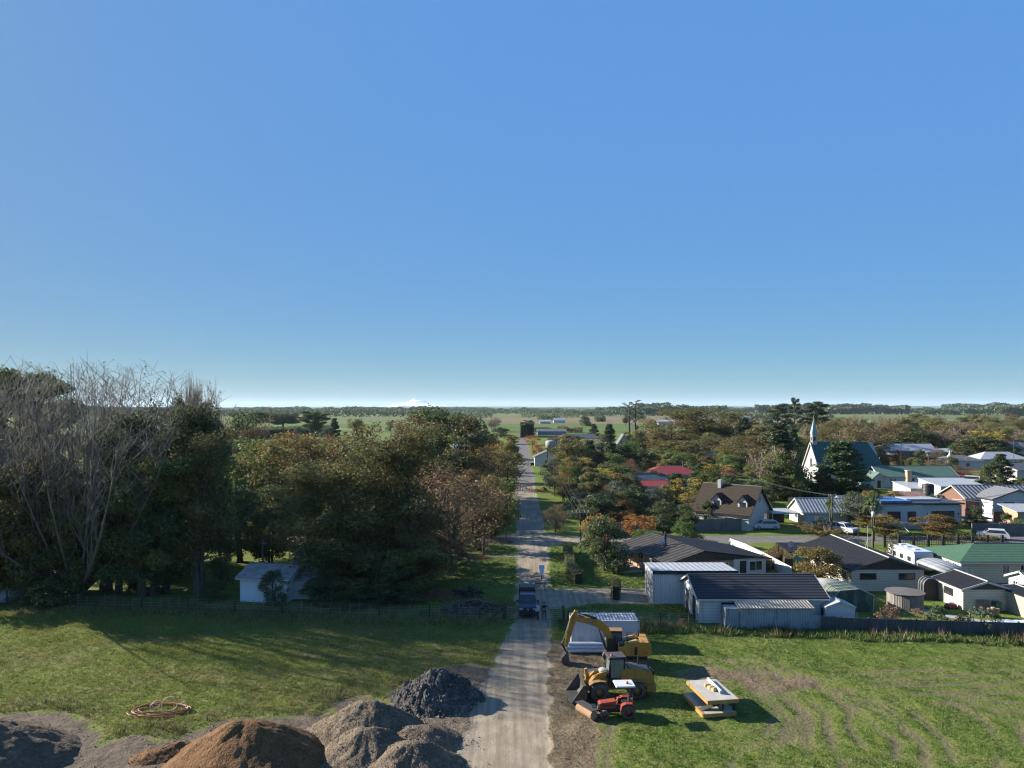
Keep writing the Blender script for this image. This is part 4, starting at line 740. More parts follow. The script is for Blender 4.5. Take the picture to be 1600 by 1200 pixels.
for a,b in ((-1.4,4.4),(1.4,4.4),(-1.4,.3)): MB().box((a,b,1.05),(.1,.1,2.1)).build('post',FRAME,t)
t=thing('satellite_dish','grey satellite dish on a pole by the teal walled carport','satellite dish',(PX(1235,96),96,0)); MB().tube([(0,0,0),(0,0,3.0)],.04,6).build('pole',FRAME,t); d=MB(); d.lathe((0,-.12,3.2),[(.03,.08),(.28,.03),(.42,-.06)],16,0,'y'); d.build('dish',surf('dish_grey',(.3,.31,.33),.5,.1),t)
# ---- E: cream house with green hip roof
E=house('house','long cream house with green tiled roof and dark hip line at the right edge','house',62.6,91.9,0,16,8.0,2.65,1.25,CREAM,R_GREEN,.5,hip=1,ops=[('f',-2.6,1.1,.9,1.1),('f',-.4,1.1,.9,1.1),('f',2.2,1.1,1.6,1.1),('l',-2.2,.9,.8,1.3),('l',-.8,.9,1.5,1.3),('l',1.4,.9,.8,1.3),('l',2.8,.9,.8,1.3)])
Fg=house('garage','small white garage with black roof, dark door and row of three panes','garage',49.8,78.5,math.pi/2,5.2,4.9,2.2,.75,CREAM,R_BLACK,.2,gable=DARKW,ops=[('b',.1,1.05,1.5,.8,'window',FRAME,2),('b',2.05-4.1,0,.75,1.95,'door')])
Gg=house('cottage','white weatherboard cottage with faded green roof cut by the right edge','house',61.0,80.6,0,8.4,4.2,2.1,.85,WHITE,R_GREENP,.3,ops=[('l',-.9,1,.8,.8,'window',FRAMEW,1),('l',.9,1,.8,.8,'window',FRAMEW,1),('f',-2,1,.9,.9)])
house('garden_shed','cream shed with dark flat roof at the lower right edge','shed',53.9,74.8,math.pi/2,5.0,4.0,2.1,.15,surf('cream_ply',(0.377,0.344,0.262),.7,.1,1.5,ridge=(1,0,0),rw=.3,rd=.015),R_BLACK,.15,ops=[('l',1.2,0,1.0,1.9,'doorway')],gut=False)
t=thing('carport','silver curved corrugated carport between cream house and small garage','carport',(52.4,87.6,0)); MB().prism([(1.8*math.cos(a),1.9+.62*math.sin(a)) for a in np.linspace(0,math.pi,12)],-3,3,0,'y',True).build('roof',R_SILV,t); 
for a,b in ((-1.7,-2.8),(1.7,-2.8),(-1.7,2.8),(1.7,2.8)): MB().box((a,b,.97),(.1,.1,1.94)).build('post',TRIM,t)
# kitset shed, aviary/greenhouse, tank
house('garden_shed','little white metal kitset shed at the dark fence','shed',PX(1308,71.2),71.6,math.pi/2,2.2,2.9,1.75,.55,SHEETW,R_WHITE,.08,ops=[('b',.2,0,.9,1.6,'doorway')],gut=False,trim=TRIM)
t=thing('greenhouse','old green shade cloth greenhouse behind the white kitset shed','greenhouse',(PX(1325,77),77,0)); MB().prism([(-2.0,-.1),(1.8,-.1),(1.9,1.7),(.5,2.35),(-1.6,2.2),(-2.1,1.6)],-1.6,1.6,0,'y').build('cover',surf('green_shade_cloth',(.05,.075,.05),.6,.35,1.2,stain=(.16,.19,.15)),t)
f=MB(); 
for yy in (-1.66,-.55,.55,1.66): f.tube([(1.84,yy,0),(1.94,yy,1.72),(.5,yy,2.42),(-1.6,yy,2.26),(-2.16,yy,1.6)],.035,5)
f.build('frame',TRIM,t)
t=thing('water_tank','round concrete water tank with pale lid behind the tiled garage','water tank',(PX(1292,80.5),80.5,0)); MB().lathe((0,0,0),[(1.7,-.2),(1.7,1.9),(1.6,2.0),(0,2.15)],28,0,'z').build('tank',CONC,t)
t=thing('aviary','weathered round timber pen with sloping lid on the back lawn','pen',(PX(1414,77.2),77.2,0)); MB().lathe((0,0,0),[(1.75,-.1),(1.75,1.55),(.1,1.62)],14,0,'z',False).build('palings',surf('weathered_palings',(.20,.18,.16),.9,.3,2,ridge=(1,0,0),rw=.16,rd=.03),t); MB().lathe((0,0,1.64),[(1.95,0),(1.95,.07),(0,.2)],14,0,'z',False).build('lid',surf('faded_pink_lid',(.11,.095,.09),.9,.2),t)
t=thing('garden_arch','hooped dark mesh garden arch beside the small white garage','garden arch',(PX(1455,80),80,0)); a=MB()
for yy in (0,.5,1.0): a.tube([(-.85,yy,0),(-.85,yy,1.6)]+[(-.85*math.cos(q),yy,1.6+.85*math.sin(q)) for q in np.linspace(.3,math.pi-.3,7)]+[(.85,yy,1.6),(.85,yy,0)],.05,5)
a.build('hoops',surf('grey_hoops',(.25,.25,.25),.5,.1),t); MB().prism([(-.8,0),(-.8,1.6)]+[(-.8*math.cos(q),1.6+.8*math.sin(q)) for q in np.linspace(.2,math.pi-.2,8)]+[(.8,1.6),(.8,0)],.08,.98,0,'y').build('mesh',DOORB,t)
t=thing('pallet','wooden pallet leaning on the white garage wall','pallet',(PX(1537,75.5),75.6,0)); p=MB()
for i in range(6): p.box((-.55+i*.22,0,.6),(.12,.04,1.2),0,0,R(-10))
for zz in (.15,.6,1.05): p.box((0,.06,zz),(1.25,.08,.1))
p.build('boards',surf('pallet_wood',(.16,.13,.11),.9,.3),t)
t=thing('wheelie_bin','green wheelie bin next to the leaning pallet','bin',(PX(1558,75.3),75.4,0)); MB().box((0,0,.5),(.55,.6,1.0),taper=1.15).build('body',surf('bin_green',(.02,.09,.07),.5,.1),t); MB().box((0,-.03,1.06),(.66,.74,.1)).build('lid',surf('bin_lid',(.02,.07,.06),.5,.1),t)
t=thing('timber_stack','short orange timber rounds standing by the cream shed','timber',(PX(1554,73.5),73.6,0)); k=MB()
for dx,hh in ((-.5,.9),(-.1,1.0),(.35,.85)): k.tube([(dx,0,0),(dx,0,hh)],.19,10)
k.build('rounds',surf('fresh_timber',(.42,.25,.13),.8,.25),t)
t=thing('ride_on_toy','red and white ride-on machine by the garage door','mower',(PX(1487,76.6),76.7,0)); MB().box((0,0,.35),(1.0,.55,.4),bev=.08).build('body',surf('toy_red',(.4,.05,.03),.4,.1),t); MB().box((-.1,0,.62),(.6,.5,.16),bev=.05).build('seat',TRIM,t); [MB().lathe((sx,sy,.17),[(.0,-.06),(.17,-.06),(.17,.06),(0,.06)],12,0,'y').build('wheel',FRAME,t) for sx in (-.4,.4) for sy in (-.3,.3)]
tag(MB().box((0,0,0.005),(1.3,6.0,.03),rz=.75).build('path',CONC,None,(PX(1490,73.5),73.6,zat(50,73)+.04)),kind='structure')
t=thing('plastic_sheet','pale blue plastic sheeting lying by the fence in the corner','sheet',(PX(1588,69.5),70.1,.1)); n=14; xs=np.linspace(-2,2,n); x,y=np.meshgrid(xs,np.linspace(-1.1,1.1,8)); z=.15+.3*fbm(x*1.3+3,y*1.5,3,88); idx=np.arange(n*8).reshape(8,n); link('sheet',npmesh('sheet',np.stack([x,y,z],-1).reshape(-1,3),np.stack([idx[:-1,:-1],idx[:-1,1:],idx[1:,1:],idx[1:,:-1]],-1).reshape(-1,4),surf('blue_sheet',(.45,.5,.56),.35,.1),True),t)
# ---- J: brown roofed house with two dormers
aJ=math.atan2(6.5,-7.5); J=house('house','brown roofed house with two white dormers and a tall pale gable','house',39.9,131.3,aJ,10.2,9.2,3.0,4.2,surf('pale_grey_weatherboard',(.42,.41,.40),.7,.08,1.5,ridge=(0,0,1),rw=.3,rd=.012),R_BROWN,.5,ops=[('l',.2,4.4,1.2,1.3,'window',FRAMEW,1),('l',2.6,.9,1.6,1.4,'window',FRAMEW,1),('b',-2.5,.8,1.5,1.3,'window',FRAMEW,1),('b',1.5,.8,1.5,1.3,'window',FRAMEW,1)],trim=FRAME)
for u in (-3.6,1.2):
    d=MB(); d.prism([(-.85,3.2),(.85,3.2),(.85,5.0),(0,5.9),(-.85,5.0)],1.6,3.7,0,'y'); o=d.build('dormer',WHITE,J,(u,0,0)); MB().slab([(-1.1,1.2,4.75),(-1.1,3.95,4.75),(0,3.95,6.0),(0,1.2,6.0)],.1).slab([(1.1,3.95,4.75),(1.1,1.2,4.75),(0,1.2,6.0),(0,3.95,6.0)],.1).build('dormer_roof',R_BROWN,o); MB().box((0,3.73,4.3),(1.0,.06,.95)).build('dormer_window',GLASS,o)
MB().box((2.0,.6,7.4),(.6,.6,1.5)).build('chimney',GREYW,J)
t=thing('carport','flat white roofed carport beside the dormered house','carport',(PX(1220,131),131.5,0)); MB().box((0,0,2.5),(5.0,6,.16)).build('roof',R_WHITE,t); MB().box((-.3,2.9,1.2),(4.4,.12,2.4)).build('back_wall',DARKW,t); [MB().box((a,b,1.2),(.13,.13,2.4)).build('post',TRIM,t) for a in (-2.3,2.3) for b in (-2.7,)]
K=house('garage','silver iron roofed garage with pale roller door beside the carport','garage',PX(1283,134.5),134.6,0,9.2,6.6,2.35,2.0,CREAM,R_SILV,.3,ops=[('f',-2.1,.05,4.2,2.1,'roller_door',None,0,surf('pale_roller_door',(.5,.5,.48),.5,.06,2,ridge=(0,0,1),rw=.2)),('l',0,.9,1.2,1.2)])
house('house','dull silver roofed house end right of the roller door garage','house',PX(1330,138),138.5,0,4.5,6,2.4,1.9,WHITE,R_SILV,.3)
# ---- L: white modern house
Lh=thing('house','white flat roofed modern house with large black framed glass doors','house',(73.9,133.5,0)); W,D=14.6,6.5
mb=MB(); mb.box((-3.7,0,1.8),(7.2,D,4.2)); mb.box((3.65,.35,1.72),(7.3,D,4.0)); mb.build('wall',surf('white_render',(0.394,0.410,0.435),.6,.05,1),Lh)
MB().box((0,.1,4.03),(15.1,7.3,.25)).build('roof',surf('dark_fascia',(.03,.034,.045),.4,.1),Lh); MB().box((-4.6,.2,4.32),(5.6,6.6,.3)).build('blue_roof_panel',surf('blue_membrane',(.05,.12,.27),.4,.1),Lh); MB().box((1.9,1.6,4.32),(6.4,4.0,.3)).build('white_roof_panel',R_WHITE,Lh)
for u,z,w,h,m in ((-5.1,.9,2.3,1.7,0),(-1.9,.2,1.5,2.4,0)): opening(Lh,14.6,6.5,'f',u,z,w,h,'window',FRAME,m)
opening(Lh,14.6,5.8,'f',3.9,.15,4.1,2.5,'window',FRAME,3)
for u in (1.1,6.7): MB().box((u,-2.98,2.2),(.12,.12,.3)).build('wall_lamp',FRAME,Lh)
t=thing('terrace_wall','low grey retaining wall below the white flat roofed house','wall',(PX(1430,127),127,0)); MB().box((0,0,.55),(9,.25,1.1)).build('wall',GREYW,t)
MB().box((PX(1413,125.5)-PX(1430,127),-1.5,.5),(.08,3.2,.08),0,0,R(18)).build('rail',TRIM,t)
M_=house('shop_building','plain grey box building with white sloping roof behind the modern house','building',PX(1500,165),168,0,10.5,9,3.4,1.0,surf('grey_green_render',(.40,.41,.38),.7,.1,1),R_WHITE,.2,mono=True,ops=[('f',-2.2,1.0,2.6,1.3,'window',FRAMEW,2)])
MB().box((-2.2,-4.75,2.55),(3.0,.55,.2),0,0,R(18)).build('awning',FRAME,M_)
house('shed','long white low roof left of the grey box building','shed',PX(1455,172),173,0,13,8,2.3,.8,CREAM,R_WHITE,.2,mono=True)
house('shed','rusty roofed small green shed behind the blue roof','shed',PX(1425,152),154,-.3,6,4,2.6,.5,surf('mint_board',(.32,.42,.36),.7,.1),surf('rust_red_iron',(.17,.075,.055),.7,.35,.8,stain=(.35,.33,.31)),.2,mono=True)
t=thing('water_tank','black plastic water tank between the white roofs','water tank',(PX(1450,158),158,0)); MB().lathe((0,0,0),[(1.2,-.1),(1.2,4.3),(1.05,4.6),(.3,4.75),(0,4.75)],20,0,'z').build('tank',surf('black_plastic',(.02,.02,.022),.5,.1,3,ridge=(0,0,1),rw=.3,rd=.03),t)
t=thing('chimney_stack','orange brick chimney stack behind the long white roof','chimney',(PX(1423,176),177,0)); MB().box((0,0,2.9),(1.1,1.1,5.8)).build('stack',TAN,t); MB().box((0,0,5.9),(1.3,1.3,.25)).build('cap',CONC,t)
N=house('house','house with long grey striped roof behind the white car','house',PX(1572,142),143.5,0,19,8,3.9,1.9,BRICK,R_STRIPE,.4,ops=[('f',-5,2.2,1.6,1.2)])
N2=house('house','pale blue gabled house front with dark upper windows and brown basement','house',PX(1580,137),138.4,math.pi/2,6,9.0,4.2,1.6,surf('pale_blue_board',(.42,.45,.49),.6,.06,1.5,ridge=(0,0,1),rw=.3,rd=.012),R_STRIPE,.4,trim=FRAME,ops=[('l',1.1,2.3,1.1,1.2,'window',FRAME,0),('l',-1.5,2.2,1.9,1.4,'window',FRAME,1)])
MB().box((-3.08,0,.9),(.1,8.9,1.9)).build('brick_base',BRICK,N2)
t=thing('balcony','dark timber deck frame with white rail beside the pale blue gable','deck',(PX(1525,134),134.5,0)); MB().box((0,0,.85),(5.2,3,.15)).build('deck',BRICK,t); MB().box((0,-1.45,1.8),(5.2,.06,.08)).build('rail',TRIM,t); [MB().box((a,-1.4,1.3),(.12,.12,2.9)).build('post',TRIM,t) for a in (-2.5,2.5)]; MB().box((0,0,3.9),(6.4,3.2,.1),0,0,R(-3),R(6)).build('shade_sail',R_WHITE,t)
house('shed','pale roofed brick outbuilding at the right edge by the pale blue gable','shed',PX(1606,129),130,0,5,4,2.9,.6,TAN,R_WHITE,.6,mono=True)
# ---- O hall and P church
O=house('church_hall','long white hall with faded green iron roof beside the church','hall',PX(1432,194),197,0,20.5,8.5,3.0,2.3,WHITE,R_GREENP,.4,ops=[('f',-7.4,1.0,.6,1.5),('f',-6.4,1.0,.6,1.5),('f',-2.0,.9,1.4,1.5,'window',FRAME,0),('f',3.6,.9,1.4,1.5,'window',FRAME,1),('f',7.8,.9,1.2,1.3,'window',FRAME,1)])
house('porch','little white porch with green roof linking church and hall','porch',PX(1369,193),194,math.pi/2,5,3.2,2.7,1.3,CREAM,R_GREENP,.2,ops=[('l',0,0,.9,2,'doorway')])
house('shed','small pale blue shed below the church eaves','shed',PX(1354,188),189,0,3.4,3,2.4,.4,surf('pale_blue_shed',(.38,.42,.48),.6,.06),R_BLACK,.15,mono=True,ops=[('f',0,.9,.7,.8)])
CHW=surf('church_boards',(.36,.36,.345),.6,.08,1.5,ridge=(0,0,1),rw=.3,rd=.012)
Pc=thing('church','white timber church with steep teal roof and slender belfry spire','church',(PX(1318,202),203,0)); 
w2=8.6; d2=5.6; hh=4.4; rs=7.2
MB().prism([(-d2,-.3),(d2,-.3),(d2,hh),(0,hh+rs),(-d2,hh)],-w2,w2,0,'x').build('wall',CHW,Pc)
r=MB(); zr=hh+rs+.2; ze=hh-.45
r.slab([(-w2-.3,-d2-.45,ze),(w2+1.2,-d2-.45,ze),(w2-1.6,0,zr),(-w2-.3,0,zr)],.14); r.slab([(w2+1.2,d2+.45,ze),(-w2-.3,d2+.45,ze),(-w2-.3,0,zr),(w2-1.6,0,zr)],.14); r.slab([(w2+1.2,-d2-.45,ze),(w2+1.2,d2+.45,ze),(w2-1.6,0,zr)],.14); r.build('roof',R_TEAL,Pc)
for sy in (-1,1): MB().slab([(-w2-.42,sy*(d2+.5),ze+.05),(-w2-.2,sy*(d2+.5),ze+.05),(-w2-.2,0,zr+.06),(-w2-.42,0,zr+.06)],.3).build('bargeboard',TRIM,Pc)
s=MB(); s.box((-w2+.7,0,11.9),(1.3,1.3,4.2)); b=s.build('belfry',CHW,Pc)
sp=MB(); o=[(-w2+.7+a,bb,13.9) for a,bb in ((-.8,-.8),(.8,-.8),(.8,.8),(-.8,.8))]; sp.add(o+[(-w2+.7,0,18.3)],[(0,1,4),(1,2,4),(2,3,4),(3,0,4),(3,2,1,0)]); sp.build('spire',surf('pale_teal_spire',(.22,.29,.29),.5,.1),Pc); MB().tube([(-w2+.7,0,17.8),(-w2+.7,0,19.2)],.05,5).build('finial',TRIM,Pc)
MB().box((-w2+.7,-.67,12.6),(.6,.06,1.1)).box((-w2+.7-.67,0,12.6),(.06,.6,1.1)).build('louvre',FRAME,b)
opening(Pc,2*w2,2*d2,'l',0,4.6,1.3,2.6,'window',FRAMEW,1); opening(Pc,2*w2,2*d2,'l',0,0,1.6,2.6,'door'); opening(Pc,2*w2,2*d2,'f',6.6,1.7,.7,1.6,'window',FRAMEW,0); opening(Pc,2*w2,2*d2,'f',7.7,1.7,.7,1.6,'window',FRAMEW,0)
# ---- S and the far houses: (label,cx px,Y,W,D,h,rise,rz,wall,roof,hip)
for lab,px,Y,W,D,h,rise,rz,wl,rf,hip,ops in (
 ('red hip roofed house with pale eaves behind the dark roof',1053,198,15,9,3.0,1.9,0,GREYW,R_RED,1,[('f',3,.9,1.6,1.2),('f',-2,.9,1.4,1.2)]),
 ('dark grey roofed house just left of the red hip roof',1008,183,10,7,2.6,1.6,.5,GREYW,R_GREY,0,[]),
 ('grey walled house under a long bright red roof behind the garden trees',1027,172,12,6,2.6,1.0,0,GREYW,R_RED,0,[('f',1,.9,1.6,1.1)]),
 ('white roofed house among the dark trees above the red roofs',1112,252,10,8,3.0,2.0,.35,surf('blue_grey_board',(.3,.35,.4),.6,.1),R_WHITE,0,[('f',0,.9,2.,1.2)]),
 ('small red roof half hidden right of the red hip roof',1131,205,6,5,2.3,1.2,.2,GREYW,R_RED,1,[]),
 ('white gabled school block with dark roof beside the brick building',1376,300,9,8,3.2,2.4,math.pi/2,WHITE,R_GREY,0,[]),
 ('long white roofed school block with blue grey front',1425,305,20,9,3.2,2.6,0,surf('slate_blue_wall',(.12,.15,.18),.6,.1),R_WHITE,0,[('f',-2,.9,7.,1.0,'window',FRAMEW,5)]),
 ('lower white roofed end block of the school',1471,302,11,8,2.8,1.2,0,GREYW,R_WHITE,0,[]),
 ('orange brick building with white canopy in front of the school',1388,285,7,5,2.8,.6,0,surf('orange_brick',(.3,.11,.06),.9,.2,5),R_WHITE,0,[]),
 ('grey hip roofed house below the dark dome tree',1508,252,13,9,2.8,1.6,0,WHITE,R_GREY,1,[('f',-4,.9,1.4,1.1),('f',1,.9,1.4,1.1)]),
 ('white walled house with white hip roof at the right',1570,255,17,9,3.2,2.2,0,CREAM,R_WHITE,1,[('f',-5,.9,1.4,1.2),('f',2,.9,1.4,1.2)]),
 ('dark grey roofed building before the right edge street',1597,206,9,9,3.6,1.6,.4,GREYW,R_GREY,0,[('l',0,.9,1.4,1.2)]),
 ('two storey white house with dark roof at the far right edge',1592,300,14,8,5.0,1.8,0,CREAM,R_GREY,1,[('f',-3,3,1.4,1.2),('f',0,3,1.4,1.2)]),
 ('red roofed house far right beyond the dark dome tree',1575,345,9,7,4.5,1.8,0,GREYW,R_RED,1,[]),
 ('low blue grey shed beside the far end of the road',862,560,22,12,3,1.6,0,surf('blue_grey_steel',(.2,.25,.3),.6,.1),R_GREY,0,[]),
 ('long grey roofed house at the far edge of the village',905,420,26,10,3.4,2.4,.1,GREYW,R_GREY,1,[]),
 ('grey hip roofed house right of the long far roof',925,365,15,9,3,2.2,0,GREYW,R_GREY,1,[]),
 ('grey roofed house behind the dark garden row',940,300,14,9,3,2.,.2,GREYW,R_GREY,1,[]),
 ('steep roofed grey house with blue gable windows near the twin pines',975,345,7,8,2.5,6.0,math.pi/2,GREYW,R_GREY,0,[('l',0,3.5,3,2)]),
 ('white far house with bright front beside the conical tree',955,350,4,6,3.5,1,0,WHITE,R_GREY,0,[]),
 ('far white roofed farm shed in the tan paddock',874,1000,16,10,4,3,0,WHITE,R_WHITE,0,[]),
 ('small white farm house in the tan paddock left of the white shed',852,960,14,10,3,2,0,CREAM,R_WHITE,0,[]),
 ('far long white shed below the shelter belt',1045,900,26,12,4,1.5,0,WHITE,R_WHITE,0,[]),
 ('far white house in front of the right hills',1166,1200,14,10,5,3,0,WHITE,R_WHITE,0,[]),
 ('pale blue far shed left of the road beyond the trees',742,340,20,9,3,2,0,surf('pale_blue_steel',(.3,.36,.4),.6,.1),surf('pale_blue_roof',(.27,.33,.36),.5,.1,1,ridge=(1,0,0),rw=.6),0,[]),
 ('brown brick house with red brown roof left of the far road',738,272,17,9,3,2.2,0,BRICK,roofmat('red_brown_roof',(.13,.06,.045),(0,1,0)),1,[]),
 ('white gabled house corner left of the yellow street tree',758,250,6,8,3,2,math.pi/2,WHITE,R_GREY,0,[]),
 ('blue grey roof showing between the trees left of the road',712,215,9,8,3,2,.3,GREYW,R_GREY,1,[]),
 ('distant grey roofed house behind the left street trees',730,420,20,9,3.5,2,0,BRICK,R_GREY,1,[]),
 ('white house front at the roadside below the water tank',855,262,7,9,3.4,2,math.pi/2,WHITE,R_GREY,0,[('l',0,.9,1.4,1.4)])):
    house('house',lab,'house',PX(px,Y),Y+D/2,rz,W,D,h,rise,wl,rf,.4,hip=hip,ops=ops)
t=thing('water_tower','pale round tank lifted above the dark roadside trees','water tank',(PX(861,250),250,0)); MB().lathe((0,0,7.4),[(0,0),(1.9,0),(1.9,2.2),(1.6,2.5),(0,2.7)],18,0,'z').build('tank',CONC,t); [MB().box((a,b,3.7),(.25,.25,7.4)).build('leg',DARKW,t) for a in(-1.2,1.2) for b in(-1.2,1.2)]
t=thing('chimney_tower','white cylinder flue tower beside the grey hip roofed house','tower',(PX(1484,251),251,0)); MB().lathe((0,0,0),[(.85,0),(.85,4.6),(.4,5.0),(.12,6.4),(0,6.4)],16,0,'z').build('flue',WHITE,t)
# ---- U: cottage in the left trees
U=house('cottage','small white cottage with sun streaked iron roof in the shade of the left trees','house',-26.9,82.4,-.12,5.4,6.2,2.6,.8,surf('shaded_white_wall',(.60,.63,.68),.6,.05),R_SUNRUST,.35,ops=[('l',0,.9,1.2,1.2)])  # bluish tint of the tree shade mixed into the wall white
house('cottage_wing','low lean-to wing of the white cottage under patchy iron','house',-22.0,83.0,-.12,4.8,5.0,2.0,.9,WHITE,R_SUNRUST,.3,ops=[('f',.8,1.0,1.6,.9,'window',FRAME,0)])
house('shed','shed with patchy bluish iron roof behind the white cottage','shed',-22.5,92.5,.1,9,6,2.2,1.0,GREYW,R_SUNRUST,.3)
house('shed','small pale shed with green edged roof between the trunks','shed',PX(590,86),87,.1,2.6,2.6,2.9,.4,WHITE,R_GREENP,.2,mono=True)
t=thing('chimney_pipe','thin wooden post with a cross piece behind the cottage','post',(PX(408,88),88.5,0)); MB().box((0,0,2.6),(.12,.12,5.2)).box((.25,0,4.7),(.7,.08,.2)).build('post',surf('grey_wood',(.2,.18,.16),.9,.2),t)
t=thing('water_tank','pale blue grey tank half hidden behind the fence at the far left','water tank',(PX(10,80),80.6,0)); MB().lathe((0,0,0),[(1.7,-.1),(1.7,1.4),(1.5,1.6),(0,1.7)],22,0,'z').build('tank',surf('tank_blue',(.3,.36,.42),.6,.15),t)

# ---- trees filling the gardens between the houses
def fill(label,group,n,px0,px1,Y0,Y1,kinds,h0,h1,seed,wr=(.75,1.1),gap=1.0,minroad=2.0):
    q=random.Random(seed); k=0; tries=0
    while k<n and tries<n*30:
        tries+=1; px=q.uniform(px0,px1); Y=q.uniform(Y0,Y1); x=PX(px,Y); h=q.uniform(h0,h1); w=h*q.uniform(*wr)
        if any(math.hypot(x-a,Y-b)<r*.85+w*.32 for a,b,r in FOOT) or road_d(np.array([x]),np.array([Y]))[0]<minroad+w*.3 or 112<Y<123 or (x<14 and 284<Y<300) or (108<x<124 and 165<Y<400): continue
        kd=q.choice(kinds); tree(kd,x,Y,w,h,marked(kd,label,px,Y,h),group); k+=1
mix=['dark','olive','green','bluegreen','conifer','autumn','gold','rust','dark','yellow','evergreen']
fill('in the right roadside gardens','garden trees by the right roadside',36,875,1000,128,215,mix,4,8.5,21,minroad=5)
fill('around the red roofed houses','garden trees around the red roofs',26,985,1200,140,260,mix,4,8,22)
fill('behind the dark garden row','garden trees at the far end of the village',26,850,1010,225,430,mix,5,9,23,minroad=7)
fill('beyond the red roofs','tall trees behind the red roofs',22,1010,1260,245,330,['gum','olive','autumn','evergreen','conifer','gum'],8,12,24)
fill('along the road on its left','left roadside trees',18,690,800,118,330,['autumn','gold','rust','green','rust','olive','yellow'],4,8,25,minroad=3.2)
fill('in the left wood','back rows of the left wood',26,340,690,108,210,['autumn','olive','evergreen','green','gum','rust','autumn'],8,13,26)
fill('at the back of the left wood','back rows of the far left wood',8,-60,330,108,170,['evergreen','olive','gum'],10,16,27)
fill('among the far right houses','bushes among the far right houses',26,1365,1640,205,330,['dark','rust','green','gold','olive','dark'],2.5,6,28)
fill('beside the church','trees around the church',8,1200,1232,165,190,['conifer','evergreen','olive','green'],6,11,29)
fill('along the side street','side street garden bushes',12,1180,1600,124,160,['dark','green','gold','bluegreen'],2,4,30)
fill('on the plain beyond the village','scattered trees beyond the village',30,300,1250,480,900,['dark','evergreen','olive','conifer','flatpine'],6,12,31)
fill('deep in the wood','trees of the wood behind the school',34,1380,1680,345,560,['woodbare','gum','olive','woodbare','autumn'],11,17,32)
# ================================================================ HEAPS
STN=[]; NST=dict(gravel_pile=1100,sand_pile=300,rubble_pile=1300); NSZ=dict(gravel_pile=.038,sand_pile=.03,rubble_pile=.075)
def heap(name,label,cat,cx,cy,rx,ry,h,mat,seed,rough=.12,fine=.05,ridge_=0.,peak=1.25,rz=0,n=110,res=1.):
    t=np.linspace(-1.35,1.35,n); x,y=np.meshgrid(t,t); X=x*rx; Y=y*ry; c_,s_=math.cos(rz),math.sin(rz)
    wx=x+.16*(fbm(X*.5,Y*.5,3,seed)-.5); wy=y+.16*(fbm(X*.5+9,Y*.5,3,seed+1)-.5); r=np.sqrt((np.maximum(np.abs(wx)-ridge_,0)/(1-ridge_))**2+wy**2)
    z=h*np.clip(1-np.sqrt(r*r+.012)+.06,-.25,1)*1.04
    ang=np.arctan2(wy,wx); g=np.clip(1-r,0,1)
    z=z+g*h*rough*(fbm(ang*3.2+r*.7,r*2+seed,4,seed+3)-.5)*2*np.clip(r*2.2,0,1)+(fine*(fbm(X*3.3,Y*3.3,4,seed+5)-.5)*2+fine*2.2*(fbm(X*.9,Y*.9,3,seed+6)-.5)*2)*sstep(1.25,.8,r)-.12*sstep(.9,1.3,r)
    V=np.stack([X*c_-Y*s_,X*s_+Y*c_,z],-1).reshape(-1,3); idx=np.arange(n*n).reshape(n,n); Fq=np.stack([idx[:-1,:-1],idx[:-1,1:],idx[1:,1:],idx[1:,:-1]],-1).reshape(-1,4)
    vi=np.nonzero((r.reshape(-1)<1.12)&(r.reshape(-1)>.1))[0]; vi=rng.choice(vi,NST.get(name,0)); STN.append((mat,V[vi]+np.array([cx,cy,zat(cx,cy)-.03])+rng.normal(size=(len(vi),3))*.02,NSZ.get(name,.05)*rng.uniform(.35,1.5,len(vi))**1.5))
    keep=(r.reshape(-1)[Fq].min(1)<1.22); return tag(link(name,npmesh(name,V,Fq[keep],mat,True),None,(cx,cy,zat(cx,cy)-.03)),label,cat)
def spoil(name,stops,sc=9,stop2=None,bd=.05):
    m,nt,b=newmat(name); v=coords(nt); f=math_(nt,'ADD',math_(nt,'MULTIPLY',noise(nt,v,sc,4,.7),.6),math_(nt,'MULTIPLY',noise(nt,v,1.1,4),.4)); c=ramp(nt,f,stops)
    vo=nd(nt,'ShaderNodeTexVoronoi'); vo.inputs['Scale'].default_value=sc*1.1; ln(nt,v,vo.inputs['Vector']); c=mixc(nt,.35,c,mixc(nt,1.,c,ramp(nt,vo.outputs['Color'],[(.1,(.45,.45,.45)),(.9,(1.5,1.45,1.4))]),'MULTIPLY'))
    ln(nt,c,b.inputs['Base Color']); b.inputs['Roughness'].default_value=.95; b.inputs['Specular IOR Level'].default_value=.15; bump(nt,b,math_(nt,'ADD',math_(nt,'MULTIPLY',vo.outputs['Distance'],.5),noise(nt,v,sc*2.2,3)),bd); return m
SAND=spoil('brown_sand',[(.3,(.06,.031,.014)),(.52,(.14,.075,.033)),(.74,(.225,.13,.062))],6,bd=.09); GRAVEL=spoil('gravel_chip',[(.3,(.045,.035,.025)),(.5,(.125,.096,.067)),(.7,(.25,.2,.14))],6,bd=.1); RUB=spoil('broken_asphalt',[(.3,(.03,.028,.026)),(.52,(.085,.08,.074)),(.72,(.22,.205,.185))],4.5,bd=.16); DSAND=spoil('grey_sand',[(.3,(.06,.042,.028)),(.55,(.13,.092,.062)),(.75,(.2,.145,.1))],4,bd=.08)
heap('sand_pile','large rust brown sand pile in the foreground','sand pile',-15.9,43.3,4.7,4.3,2.5,SAND,3,.17,.05,.12)
heap('gravel_pile','tallest gravel heap behind the other gravel heaps','gravel pile',-9.6,47.4,3.7,3.3,2.02,GRAVEL,11,.14,.05,.1)
heap('gravel_pile','middle gravel heap with a double ridged top between sand and front heap','gravel pile',-8.9,44.1,3.1,3.0,1.8,GRAVEL,15,.2,.05,.15)
